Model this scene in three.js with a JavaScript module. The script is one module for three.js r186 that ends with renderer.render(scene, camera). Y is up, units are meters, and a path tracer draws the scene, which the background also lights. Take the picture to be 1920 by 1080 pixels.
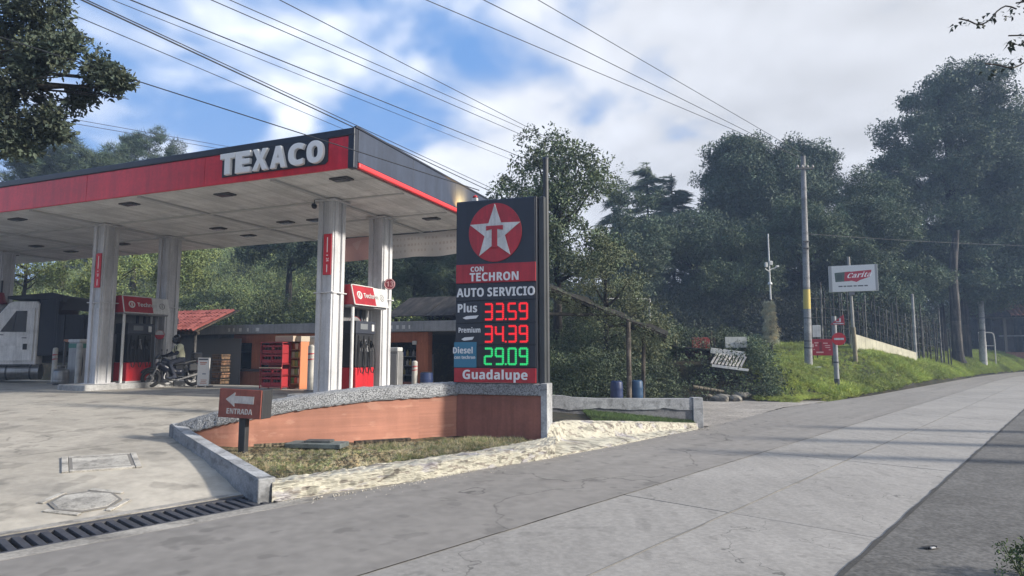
import * as THREE from 'three';
import { mergeGeometries } from 'three/addons/utils/BufferGeometryUtils.js';
import { RoundedBoxGeometry } from 'three/addons/geometries/RoundedBoxGeometry.js';
import { MarchingCubes } from 'three/addons/objects/MarchingCubes.js';
import { TextGeometry } from 'three/addons/geometries/TextGeometry.js';
import { TessellateModifier } from 'three/addons/modifiers/TessellateModifier.js';
import { FontLoader } from 'three/addons/loaders/FontLoader.js';

// ------------------------------------------------------------------ camera, sky, sun, exposure
const scene = new THREE.Scene();
const camera = new THREE.PerspectiveCamera(48.46, 16 / 9, 0.1, 600);
camera.position.set(0, 1.6, 0);
camera.rotation.set(Math.atan(122 / 1200), 0, 0);          // looks slightly up
const renderer = new THREE.WebGLRenderer({ antialias: true });
renderer.toneMapping = THREE.LinearToneMapping;
renderer.toneMappingExposure = 1.78;
renderer.shadowMap.enabled = true;

const V3 = THREE.Vector3, PI = Math.PI;
const P = (x, y, d) => new V3(x, y, -d);                    // x right, y up, d metres ahead of the camera
function mulberry(a) { return () => { a |= 0; a = a + 0x6D2B79F5 | 0; let t = Math.imul(a ^ a >>> 15, 1 | a); t = t + Math.imul(t ^ t >>> 7, 61 | t) ^ t; return ((t ^ t >>> 14) >>> 0) / 4294967296; }; }
let rnd = mulberry(7);
const rr = (a, b) => a + (b - a) * rnd();
const clamp = (x, a = 0, b = 1) => Math.min(b, Math.max(a, x));
const sm = (a, b, x) => { const t = clamp((x - a) / (b - a)); return t * t * (3 - 2 * t); };
const mix = (a, b, t) => a + (b - a) * t;
function hash(x, y, z) { let h = Math.imul(x, 374761393) + Math.imul(y, 668265263) + Math.imul(z, 1440662683) | 0; h = Math.imul(h ^ h >>> 13, 1274126177); return ((h ^ h >>> 16) >>> 0) / 4294967296; }
function noise3(x, y, z = 0, per = 0) {
  const ix = Math.floor(x), iy = Math.floor(y), iz = Math.floor(z), f = (t) => t * t * (3 - 2 * t), u = f(x - ix), v = f(y - iy), w = f(z - iz);
  const m = per ? (k) => ((k % per) + per) % per : (k) => k, h = (a, b, c) => hash(m(ix + a), m(iy + b), iz + c);
  return mix(mix(mix(h(0, 0, 0), h(1, 0, 0), u), mix(h(0, 1, 0), h(1, 1, 0), u), v), mix(mix(h(0, 0, 1), h(1, 0, 1), u), mix(h(0, 1, 1), h(1, 1, 1), u), v), w);
}
function fbm(x, y, z = 0, oct = 4, per = 0) { let s = 0, a = 0.5, t = 0; for (let i = 0; i < oct; i++) { s += a * noise3(x, y, z + i * 17.3, per); t += a; a *= 0.5; x *= 2; y *= 2; if (!per) z *= 2; else per *= 2; } return s / t; }

const SUN_EL = 0.41, SUN = new V3(0.972 * Math.cos(SUN_EL), Math.sin(SUN_EL), 0.235 * Math.cos(SUN_EL)).normalize();   // low sun from the right, a little behind the camera
{ // broken cloud over blue, thicker towards the right
  const W = 1600, H = 800, data = new Float32Array(W * H * 4);
  for (let row = 0; row < H; row++) {
    const up = ((row + 0.5) / H - 0.5) * PI, y = Math.sin(up), cy = Math.cos(up);
    for (let col = 0; col < W; col++) {
      const a = ((col + 0.5) / W - 0.5) * 2 * PI, x = Math.cos(a) * cy, z = Math.sin(a) * cy, o = (row * W + col) * 4;
      const az = Math.atan2(x, -z), k = 1 / (Math.max(y, 0) + 0.22), px = x * k, pz = z * k;
      const wx = fbm(px * 1.6 + 5, pz * 1.6, 3, 3) - 0.5, wz = fbm(px * 1.6, pz * 1.6 + 9, 5, 3) - 0.5;
      const n1 = fbm(px * 2.1 + wx * 1.2 + 11.3, pz * 2.1 + wz * 1.2 + 4.6, 1.5, 5), n2 = fbm(px * 6.5 + wx * 2.2, pz * 6.5 + wz * 2.2, 8.1, 5);
      const over = sm(0.27, 0.74, 0.5 + 0.5 * Math.cos(az - 1.6));                      // the overcast side
      const bias = -0.195 + 0.44 * over + 0.17 * (1 - sm(0.10, 0.42, up));
      const dens = n1 * 0.74 + n2 * 0.42 + bias - 0.06, c = sm(0.35, 0.60, dens), thick = sm(0.50, 0.95, dens);
      const low = Math.exp(-Math.max(up, 0) * 5.0), cs = clamp(x * SUN.x + y * SUN.y + z * SUN.z, -1, 1), ang = Math.acos(cs);
      const blue = [mix(0.085, 0.46, low), mix(0.245, 0.60, low), mix(0.57, 0.84, low)];
      const glow = 0.9 * Math.exp(-Math.pow(ang / 0.28, 2)) + 0.35 * Math.exp(-Math.pow(ang / 1.0, 2));
      const g = mix(0.84, 0.58, over) - 0.08 * thick + ((n2 - 0.5) * 0.50 + (n1 - 0.5) * 0.16) * (1 - 0.3 * over);
      const cl = [g * 0.93 + glow, g * 0.97 + glow * 0.95, g * 1.06 + glow * 0.86];
      for (let i = 0; i < 3; i++) {
        let v = mix(blue[i] + glow * 0.3, cl[i], c * 0.95 + 0.03);
        if (y < 0) v = mix(v, [0.20, 0.195, 0.18][i], sm(0, 0.08, -y));
        data[o + i] = Math.max(v, 0.01) * 0.76;
      }
      data[o + 3] = 1;
    }
  }
  const t = new THREE.DataTexture(data, W, H, THREE.RGBAFormat, THREE.FloatType);
  t.mapping = THREE.EquirectangularReflectionMapping; t.magFilter = THREE.LinearFilter; t.needsUpdate = true;
  scene.background = t; scene.environment = t;
}
const sun = new THREE.DirectionalLight(new THREE.Color(1.0, 0.93, 0.83), 3.9);
sun.position.copy(SUN).multiplyScalar(80); sun.castShadow = true; sun.shadow.radius = 7;
Object.assign(sun.shadow.camera, { left: -60, right: 60, top: 60, bottom: -60, near: 1, far: 200 });
scene.add(sun);
scene.fog = new THREE.FogExp2(new THREE.Color(0.50, 0.68, 1.0), 0.0017);

// ------------------------------------------------------------------ naming
const used = new Map();
function numbered(name) { const n = used.get(name) || 0; used.set(name, n + 1); return n ? name + '_' + String(n).padStart(3, '0') : name; }
function tag(o, label, category, group) { o.userData.label = label; o.userData.category = category; if (group) o.userData.group = group; return o; }
function thing(name, label, category, pos = [0, 0, 0], turn = 0, group) {
  const o = new THREE.Group(); o.name = numbered(name); scene.add(o); o.position.set(...pos); o.rotation.y = turn;
  return tag(o, label, category, group);
}
function norm(g) { // plain non-indexed position / normal / uv
  if (g.index) g = g.toNonIndexed();
  for (const k of Object.keys(g.attributes)) if (!['position', 'normal', 'uv', 'color'].includes(k)) g.deleteAttribute(k);
  if (!g.attributes.normal) g.computeVertexNormals();
  return g;
}
function boxUV(g) { // uv in metres from the face's main axis
  g = norm(g); const p = g.attributes.position, n = p.count, uv = new Float32Array(n * 2), a = new V3(), b = new V3(), c = new V3();
  for (let i = 0; i < n; i += 3) {
    a.fromBufferAttribute(p, i); b.fromBufferAttribute(p, i + 1); c.fromBufferAttribute(p, i + 2);
    const N = b.clone().sub(a).cross(c.clone().sub(a)), ax = Math.abs(N.x), ay = Math.abs(N.y), az = Math.abs(N.z);
    [a, b, c].forEach((v, k) => { const q = (i + k) * 2; if (ay >= ax && ay >= az) { uv[q] = v.x; uv[q + 1] = -v.z; } else if (ax >= az) { uv[q] = v.z; uv[q + 1] = v.y; } else { uv[q] = v.x; uv[q + 1] = v.y; } });
  }
  g.setAttribute('uv', new THREE.BufferAttribute(uv, 2)); return g;
}
function part(name, geos, mat, parent = scene, label, keepUV) {
  let list = (Array.isArray(geos) ? geos : [geos]).map((g) => keepUV ? norm(g) : boxUV(g));
  if (list.length > 1) list.forEach((g) => g.deleteAttribute('color'));
  const g = list.length > 1 ? mergeGeometries(list) : list[0];
  const m = new THREE.Mesh(g, mat); m.name = parent === scene ? numbered(name) : name; m.castShadow = m.receiveShadow = true;
  if (label) m.userData.label = label;
  parent.add(m); return m;
}
function struct(name, geos, mat, label, keepUV) { const m = part(name, geos, mat, scene, label, keepUV); m.userData.kind = 'structure'; return m; }
const at = (g, x, y, z, rx = 0, ry = 0, rz = 0) => { if (rx || ry || rz) g.applyMatrix4(new THREE.Matrix4().makeRotationFromEuler(new THREE.Euler(rx, ry, rz))); return g.translate(x, y, z); };
const box = (w, h, d, x = 0, y = 0, z = 0, rx, ry, rz) => at(new THREE.BoxGeometry(w, h, d), x, y, z, rx, ry, rz);
const rbox = (w, h, d, x = 0, y = 0, z = 0, r = 0.01, rx, ry, rz) => at(new RoundedBoxGeometry(w, h, d, 1, Math.min(r, w / 2.1, h / 2.1, d / 2.1)), x, y, z, rx, ry, rz);
const cyl = (r0, r1, h, x = 0, y = 0, z = 0, seg = 16, rx, ry, rz) => at(new THREE.CylinderGeometry(r1, r0, h, seg), x, y, z, rx, ry, rz);
const lathe = (pts, x = 0, y = 0, z = 0, seg = 20) => at(new THREE.LatheGeometry(pts.map((p) => new THREE.Vector2(...p)), seg), x, y, z);
const tube = (pts, r, seg = 20, rad = 6) => new THREE.TubeGeometry(new THREE.CatmullRomCurve3(pts.map((p) => p.isVector3 ? p : new V3(...p))), seg, r, rad);
const shape = (pts) => new THREE.Shape(pts.map((p) => new THREE.Vector2(...p)));
const extr = (s, depth, bevel = 0, seg = 12) => new THREE.ExtrudeGeometry(s, { depth, bevelEnabled: bevel > 0, bevelThickness: bevel, bevelSize: bevel, bevelSegments: 1, curveSegments: seg });
function bar(a, b, r, r2 = r, seg = 8) { // a tapered rod from a to b
  a = a.isVector3 ? a : new V3(...a); b = b.isVector3 ? b : new V3(...b);
  const d = b.clone().sub(a), g = new THREE.CylinderGeometry(r2, r, d.length(), seg);
  g.applyQuaternion(new THREE.Quaternion().setFromUnitVectors(new V3(0, 1, 0), d.clone().normalize()));
  const m = a.clone().add(b).multiplyScalar(0.5); return g.translate(m.x, m.y, m.z);
}
function sheetGrid(nu, nv, fn, uvfn) { // a grid surface from fn(i/nu, j/nv) -> Vector3
  const pos = [], uv = [], idx = [];
  for (let j = 0; j <= nv; j++) for (let i = 0; i <= nu; i++) { const p = fn(i / nu, j / nv); pos.push(p.x, p.y, p.z); const q = uvfn ? uvfn(i / nu, j / nv, p) : [p.x, -p.z]; uv.push(...q); }
  for (let j = 0; j < nv; j++) for (let i = 0; i < nu; i++) { const a = j * (nu + 1) + i, b = a + 1, c = a + nu + 1, d = c + 1; idx.push(a, b, d, a, d, c); }
  const g = new THREE.BufferGeometry(); g.setAttribute('position', new THREE.Float32BufferAttribute(pos, 3)); g.setAttribute('uv', new THREE.Float32BufferAttribute(uv, 2)); g.setIndex(idx); g.computeVertexNormals(); return g;
}
const font = await new FontLoader().loadAsync('fonts/droid/droid_sans_bold.typeface.json');

// ------------------------------------------------------------------ textures and materials
function tex(w, h, fn, repeat = [1, 1], srgb = true) { // fn(u, v) -> grey or [r, g, b] in 0..1
  const d = new Uint8Array(w * h * 4);
  for (let y = 0; y < h; y++) for (let x = 0; x < w; x++) { const v = fn(x / w, y / h), o = (y * w + x) * 4; for (let c = 0; c < 3; c++) d[o + c] = clamp(Array.isArray(v) ? v[c] : v) * 255; d[o + 3] = 255; }
  const t = new THREE.DataTexture(d, w, h); t.wrapS = t.wrapT = THREE.RepeatWrapping; t.magFilter = THREE.LinearFilter; t.minFilter = THREE.LinearMipmapLinearFilter; t.generateMipmaps = true;
  if (srgb) t.colorSpace = THREE.SRGBColorSpace; t.repeat.set(...repeat); t.needsUpdate = true; return t;
}
const rep = (t, a, b = a) => { const c = t.clone(); c.repeat.set(a, b); c.needsUpdate = true; return c; };
const TX = {
  concrete: tex(512, 512, (u, v) => { const n = fbm(u * 4, v * 4, 0, 6, 4), f = fbm(u * 64, v * 64, 3, 2, 64), s = fbm(u * 9, v * 9, 7, 4, 9); return 0.80 + (n - 0.5) * 0.42 + (f - 0.5) * 0.20 - sm(0.62, 0.74, s) * 0.12; }),
  slab: tex(1024, 1024, (u, v) => { const n = fbm(u * 5, v * 5, 0, 6, 5), f = fbm(u * 150, v * 150, 3, 3, 150), w = fbm(u * 50, v * 4, 5, 4, 50), s = sm(0.67, 0.73, fbm(u * 26, v * 26, 7, 4, 26)), cr = Math.abs(fbm(u * 4, v * 4, 9, 6, 4) - 0.5); return 0.88 + (n - 0.5) * 0.12 + (f - 0.5) * 0.16 + (w - 0.5) * 0.08 - s * 0.06 - (cr < 0.0016 ? 0.22 : 0); }),
  grain: tex(512, 512, (u, v) => { const f = fbm(u * 90, v * 90, 3, 2, 90), g = fbm(u * 24, v * 24, 6, 3, 24), n = fbm(u * 3, v * 3, 1, 5, 3); return 0.80 + (f - 0.5) * 0.34 + (g - 0.5) * 0.16 + (n - 0.5) * 0.34; }),
  streak: tex(512, 512, (u, v) => { const s = fbm(u * 40, v * 3, 2, 4, 40), n = fbm(u * 5, v * 5, 4, 5, 5), f = fbm(u * 80, v * 80, 9, 2, 80); return 0.86 + (s - 0.5) * 0.20 + (n - 0.5) * 0.26 + (f - 0.5) * 0.08; }),
  pebble: tex(512, 512, (u, v) => { // stones set in mortar
    const N = 26; let d1 = 9, d2 = 9, id = 0; const x = u * N, y = v * N, ix = Math.floor(x), iy = Math.floor(y);
    for (let j = -1; j < 2; j++) for (let i = -1; i < 2; i++) { const a = ((ix + i) % N + N) % N, b = ((iy + j) % N + N) % N, dx = ix + i + hash(a, b, 1) - x, dy = iy + j + hash(a, b, 2) - y, q = Math.hypot(dx, dy); if (q < d1) { d2 = d1; d1 = q; id = hash(a, b, 3); } else if (q < d2) d2 = q; }
    const e = sm(0.04, 0.30, d2 - d1); return (0.40 + 0.58 * e) * (0.55 + 0.45 * id) + 0.05; }),
  bark: tex(256, 512, (u, v) => { const s = fbm(u * 18, v * 5, 2, 4, 18); return 0.5 + (s - 0.5) * 1.1 + (fbm(u * 40, v * 40, 5, 2, 40) - 0.5) * 0.3; }),
  lump: tex(512, 512, (u, v) => { const n = fbm(u * 14, v * 14, 2, 5, 14), f = fbm(u * 60, v * 60, 3, 2, 60); return 0.5 + (n - 0.5) * 1.2 + (f - 0.5) * 0.4; }, [1, 1], false),
  soil: tex(512, 512, (u, v) => { const n = fbm(u * 5, v * 5, 1, 5, 5), f = fbm(u * 70, v * 70, 3, 3, 70), g = sm(0.42, 0.62, fbm(u * 8, v * 8, 6, 4, 8)); const k = 0.45 + (f - 0.5) * 0.9 + (n - 0.5) * 0.3; return [mix(0.62, 0.44, g) * k * 1.5, mix(0.56, 0.47, g) * k * 1.5, mix(0.44, 0.28, g) * k * 1.5]; }),
};
const mats = new Map();
function M(c, rough = 0.8, o = {}) {
  const m = new (o.phys ? THREE.MeshPhysicalMaterial : THREE.MeshStandardMaterial)({ roughness: rough, metalness: o.metal || 0, side: o.double ? THREE.DoubleSide : THREE.FrontSide });
  if (Array.isArray(c)) m.color.setRGB(...c); else m.color.set(c);
  if (o.map) m.map = o.map; if (o.bump) { m.bumpMap = o.bump; m.bumpScale = o.bs || 0.004; }
  if (o.vc) m.vertexColors = true; if (o.phys) Object.assign(m, o.phys); return m;
}
const linTex = (t) => { const c = t.clone(); c.colorSpace = THREE.NoColorSpace; return c; };
const B = { grain: linTex(TX.grain), pebble: linTex(TX.pebble), concrete: linTex(TX.concrete), bark: linTex(TX.bark) };
function canvasTex(w, h, draw) { const c = document.createElement('canvas'); c.width = w; c.height = h; const x = c.getContext('2d'); draw(x, w, h); const t = new THREE.CanvasTexture(c); t.colorSpace = THREE.SRGBColorSpace; return t; }
function printed(w, h, t, o = {}) { const m = M([1, 1, 1], o.rough ?? 0.55, o); m.map = t; return { g: new THREE.PlaneGeometry(w, h), m }; }
// a thin printed board: the print on the front face of a real slab
function board(name, w, h, d, t, sideMat, parent, pos, label) {
  const b = part(name, rbox(w, h, d, pos[0], pos[1], pos[2], 0.006), sideMat, parent, label);
  const f = new THREE.PlaneGeometry(w * 0.985, h * 0.985); f.translate(pos[0], pos[1], pos[2] + d / 2 + 0.003);
  const pm = M([1, 1, 1], 0.5); pm.map = t; part('print', f, pm, b, undefined, true); return b;
}
const MT = {
  white: M([0.62, 0.62, 0.62], 0.55, { map: rep(TX.streak, 0.6) }), whitePaint: M([0.74, 0.74, 0.72], 0.5, { map: rep(TX.streak, 0.8) }),
  grey: M([0.30, 0.30, 0.31], 0.6, { map: rep(TX.streak, 0.7) }), dark: M([0.028, 0.032, 0.045], 0.45), black: M([0.012, 0.013, 0.016], 0.5),
  red: M([0.46, 0.018, 0.028], 0.42, { map: rep(TX.streak, 0.4) }), redBright: M([0.60, 0.02, 0.03], 0.4, { map: rep(TX.streak, 0.5) }),
  steel: M([0.38, 0.38, 0.38], 0.4, { metal: 0.7, map: rep(TX.streak, 1) }), darkSteel: M([0.10, 0.10, 0.105], 0.5, { metal: 0.5, map: rep(TX.streak, 1) }),
  glass: M([0.010, 0.012, 0.016], 0.22), rubber: M([0.016, 0.016, 0.017], 0.85), navy: M([0.045, 0.060, 0.100], 0.55, { map: rep(TX.streak, 0.5) }),
  wood: M([0.16, 0.115, 0.075], 0.85, { map: rep(TX.bark, 1.5, 0.7) }), trunk: M([0.10, 0.085, 0.07], 0.95, { map: rep(TX.bark, 0.8, 0.5), bump: rep(B.bark, 0.8, 0.5), bs: 0.02 }),
  cement: M([0.42, 0.42, 0.41], 0.9, { map: rep(TX.concrete, 0.6), bump: rep(B.grain, 1.2), bs: 0.004 }), orange: M([0.47, 0.155, 0.075], 0.85, { map: rep(TX.streak, 0.5) }),
};
// ------------------------------------------------------------------ the lie of the land
const bend = (u) => (u > 45 ? 0.0025 * (u - 45) ** 2 : 0);
const R = (u, n, y = 0) => { n += bend(u); return P(u * 0.6665 + n * 0.7455, y, u * 0.7455 - n * 0.6665); };   // along and across the road
const toUN = (x, d) => { const u = x * 0.6665 + d * 0.7455; return [u, x * 0.7455 - d * 0.6665 - bend(u)]; };
const LANE = [[-30, -6.33], [3.7, -6.33], [13.4, -6.22], [19.5, -6.7], [23, -6.45], [27, -6.15], [47, -5.8], [140, -5.8]];
const roadEdge = (u) => { for (let i = 1; i < LANE.length; i++) if (u <= LANE[i][0]) { const [a, b] = LANE[i - 1], [c, d] = LANE[i]; return mix(b, d, clamp((u - a) / (c - a))); } return -5.8; };
function forecourtY(x, d) {
  const n = x * 0.7455 - d * 0.6665, t = Math.max(0, -7.2 - n), s = (x + 3.17) * 0.37 + (d - 12.45) * 0.929;
  return 0.6 * (1 - Math.exp(-t / 3.5)) - 0.35 * sm(4, 12, s) + 0.006 * (noise3(x * 0.7, d * 0.7, 3) - 0.5);
}
function landY(x, d) {
  const [u, n] = toUN(x, d), s = (x + 3.17) * 0.37 + (d - 12.45) * 0.929, lump = (fbm(x * 0.25, d * 0.25, 2, 4) - 0.5);
  const e = roadEdge(u) - n;                                         // how far left of the road
  const beyond = sm(21.2, 24, d + 0.05 * x);                         // past the side street
  let y = -0.45;
  const es = mix(mix(4.2, 1.3, sm(29, 36, u)), 2.2, sm(41, 45, u)), bank = 2.0 * (1 - Math.exp(-Math.max(0, e) / es)) + 0.35 * lump * sm(0.5, 3, e);
  const right = sm(20.6, 23.2, u - Math.min(0, n + 9) * 0.45);       // the grass bank and thicket right of the street
  if (e > 0.15) y = mix(y, bank + 0.02, right * beyond);
  else if (n > 0.2) y = mix(-0.05, 0.5, sm(0.2, 4, n)) + 0.2 * lump;
  const back = sm(12.5, 40, s) * sm(5, -4, x - d * 0.05);
  if (e > 0.5) y = Math.max(y, mix(-0.45, 0.1, sm(11, 13, s)) + 7.5 * back + 1.5 * lump * back);
  if (e > 8) y += 2.5 * sm(10, 60, e) * right * beyond;
  return y;
}
const MG = {
  land: M([0.12, 0.115, 0.06], 1, { map: rep(TX.soil, 0.4) }),
  apron: M([0.475, 0.452, 0.41], 0.92, { bump: rep(B.grain, 0.7), bs: 0.003 }),
  lane: M([0.285, 0.266, 0.242], 0.92, { bump: rep(B.grain, 0.8), bs: 0.0025 }),
  slab: [0, 1, 2].map((k) => M([0.355 + k * 0.012, 0.336 + k * 0.011, 0.308 + k * 0.010], 0.88, { map: rep(TX.slab, 0.19 + k * 0.03), bump: rep(B.grain, 0.9), bs: 0.003 })),
  shoulder: M([0.175, 0.168, 0.158], 0.95, { map: rep(TX.grain, 0.45), bump: rep(B.grain, 0.6), bs: 0.006 }),
};
MG.lane.map = tex(1400, 700, (u, v) => { const n = fbm(u * 8, v * 5, 1, 6), g = fbm(u * 260, v * 90, 4, 3), w = fbm(u * 5, v * 46, 9, 4), sp = sm(0.70, 0.76, fbm(u * 120, v * 44, 6, 3)), cr = Math.abs(fbm(u * 9, v * 5, 41, 5) - 0.5), crack = cr < 0.0022 ? 0.22 : 0; return 0.88 + (n - 0.5) * 0.09 + (g - 0.5) * 0.14 + (w - 0.5) * 0.10 - 0.09 * sp - crack; });
{ // one sheet of ground to the horizon
  const xs = [], ds = []; for (let x = -60; x <= 75; x += 0.75) xs.push(x); for (let d = -14; d <= 95; d += 0.75) ds.push(d);
  for (const k of [12, 40, 90, 200]) { xs.unshift(-60 - k); xs.push(75 + k); ds.unshift(-14 - k); ds.push(95 + k); }
  const g = sheetGrid(xs.length - 1, ds.length - 1, (a, b) => { const x = xs[Math.round(a * (xs.length - 1))], d = ds[Math.round(b * (ds.length - 1))]; return P(x, landY(clamp(x, -60, 75), clamp(d, -14, 95)), d); });
  struct('ground', g, MG.land, 'brown earth and weedy ground round the station and the road', true);
}
function polySheet(pts, yfn, edge = 0.7, it = 7) { // pts of [x, d]
  let g = new THREE.ShapeGeometry(shape(pts)); g = new TessellateModifier(edge, it).modify(g);
  const p = g.attributes.position; for (let i = 0; i < p.count; i++) { const x = p.getX(i), d = p.getY(i); p.setXYZ(i, x, yfn(x, d), -d); }
  const uv = new Float32Array(p.count * 2); for (let i = 0; i < p.count; i++) { uv[i * 2] = p.getX(i); uv[i * 2 + 1] = -p.getZ(i); }
  g = norm(g); g.setAttribute('uv', new THREE.BufferAttribute(uv, 2)); g.computeVertexNormals(); return g;
}
const RN = (u, n) => { const p = R(u, n); return [p.x, -p.z]; };
{ // forecourt apron: pale worn concrete with dirt carried down to the drain
  const W = [-24, 6, 0, 40], SX = W[1] - W[0], SD = W[3] - W[2];   // one texture over the whole apron, in its own metres
  MG.apron.map = tex(1400, 1400, (u, v) => {
    const x = W[0] + u * SX, d = W[2] + v * SD, dir = fbm(x * 0.55 + 3, d * 0.55, 2, 6), f = fbm(x * 9, d * 9, 5, 3), q = fbm(x * 2.2, d * 2.2, 8, 5);
    const [uu, n] = toUN(x, d);
    let k = 0.92 + (dir - 0.5) * 0.13 + (f - 0.5) * 0.10 + (fbm(x * 24, d * 24, 12, 2) - 0.5) * 0.10;
    const stain = sm(0.52, 0.66, q) * 0.05 + sm(0.55, 0.62, fbm(x * 0.9, d * 0.9, 31, 5)) * 0.07 + sm(0.64, 0.68, fbm(x * 3.1, d * 3.1, 51, 4)) * 0.10; k -= stain; { const cr = Math.abs(fbm(x * 0.55, d * 0.55, 71, 5) - 0.5); if (cr < 0.0016) k -= 0.2; }
    return [k, k * 0.985, k * 0.955];
  });
  MG.apron.map.repeat.set(1 / SX, 1 / SD); MG.apron.map.offset.set(-W[0] / SX, -W[2] / SD);
  const wallLine = [[-5.05, 9.75], [-4.15, 9.55], [-3.84, 9.88], [-2.54, 10.46], [-0.97, 11.34], [0.5, 10.86]];
  const ring = [RN(-16, -7.25), RN(3.62, -7.25), [-2.86, 7.42], [-5.05, 9.75], ...wallLine.slice(2), [0.7, 13.9], [4.0, 14.2], [3.2, 20], [2.0, 25], [-6, 32], [-14, 35], [-24, 39], [-24, 12]];
  const f = struct('forecourt', polySheet(ring, forecourtY, 0.6, 8), MG.apron, 'pale worn concrete forecourt sloping down to the drain grate', true);
  const street = [[4.1, 14.1], RN(13.7, -6.2), RN(19.5, -6.75), RN(23, -6.5), [9.5, 21.9], [4.0, 22.2], [-1, 21.0]];
  const ms = M([0.46, 0.42, 0.37], 0.95, { map: rep(TX.grain, 0.4), bump: rep(B.grain, 0.8), bs: 0.006 });
  struct('side_street', polySheet(street, (x, d) => 0.012 + 0.02 * (noise3(x * 2, d * 2, 5) - 0.5), 0.5, 8), ms, 'pale dusty side street joining the road past the low wall', true);
}
const road = new THREE.Group(); road.name = 'road'; road.userData = { kind: 'structure', label: 'grey road with a dark left lane and paler concrete slabs' }; scene.add(road);
{
  const us = []; for (let u = -12; u < 4; u += 1) us.push(u); for (let u = 4; u < 30; u += 0.25) us.push(u); for (let u = 30; u < 80; u += 1) us.push(u); for (let u = 80; u <= 140; u += 6) us.push(u);
  const strip = (n0, n1, y, nn = 4) => sheetGrid(us.length - 1, nn, (a, b) => { const u = us[Math.round(a * (us.length - 1))]; return R(u, mix(n0(u), n1(u), b), y); });
  const g = strip((u) => roadEdge(u), (u) => -4.01 + 0.016 * (noise3(u * 4, 1, 4) - 0.5), 0.0115); // left lane
  const uvp = g.attributes.position, uva = g.attributes.uv; for (let i = 0; i < uvp.count; i++) { const [u, n] = toUN(uvp.getX(i), -uvp.getZ(i)); uva.setXY(i, u / 24, n / 9); }
  part('dark_lane', g, MG.lane, road, 'darker grey left lane beside the yellow kerb', true);
  part('kerb_footing', sheetGrid(12, 1, (a, b) => R(mix(3.62, 13.9, a), mix(-7.1, -6.2, b), -0.012)), MG.lane, road, undefined, true);
  part('verge_lane', strip((u) => -1.425 + 0.012 * (noise3(u * 2.1, 3, 4) - 0.5) + 0.022 * (noise3(u * 8, 5, 4) - 0.5), () => -0.2, 0.0105, 4), MG.shoulder, road, 'dark rough strip right of the concrete slabs', true);
  part('road_base', strip(() => -6.2, () => 0.4, -0.16, 2), MG.shoulder, road, undefined, true);
  const tar = M([0.07, 0.068, 0.065], 0.9, { map: rep(TX.grain, 1) });
  part('joint_seal', strip((u) => -2.794 + 0.012 * (noise3(u * 5, 2, 9) - 0.5), (u) => -2.780 + 0.012 * (noise3(u * 5, 8, 9) - 0.5), 0.0095, 1), M([0.17, 0.165, 0.155], 0.9), road, 'dark seal along the middle joint', true);
  part('joint_seal', strip((u) => -1.45 + 0.02 * (noise3(u * 4, 12, 9) - 0.5), (u) => -1.41, 0.0135, 1), tar, road, 'dark seal along the right joint', true);
  // cast slabs, each its own piece with open joints
  const cuts = [-8, -2.6, 1.9, 6.4]; for (let u = 10.6; u < 80; u += 4.4) cuts.push(u); cuts.push(100, 140);
  for (const [n0, n1] of [[-4.02, -2.795], [-2.78, -1.415]]) for (let i = 1; i < cuts.length; i++) {
    const u0 = cuts[i - 1] + 0.009, u1 = cuts[i] - 0.009, y = 0.004 + 0.004 * (hash(i, Math.round(n0 * 10), 4) - 0.5), m = u1 > 46 ? 8 : 2;
    const top = sheetGrid(m, 2, (a, b) => R(mix(u0, u1, a), mix(n0, n1, b), y + 0.0));
    const s1 = sheetGrid(m, 1, (a, b) => R(mix(u0, u1, a), n0, y - 0.12 * b)), s2 = sheetGrid(m, 1, (a, b) => R(mix(u0, u1, a), n1, y - 0.12 * (1 - b))), e1 = sheetGrid(2, 1, (a, b) => R(u0, mix(n0, n1, a), y - 0.12 * (1 - b))), e2 = sheetGrid(2, 1, (a, b) => R(u1, mix(n0, n1, a), y - 0.12 * b));
    const k = Math.floor(hash(i, Math.round(n0 * 7), 2) * 3);
    part('slab', [top, s1, s2, e1, e2], MG.slab[k], road, undefined, true);
  }
}
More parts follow.
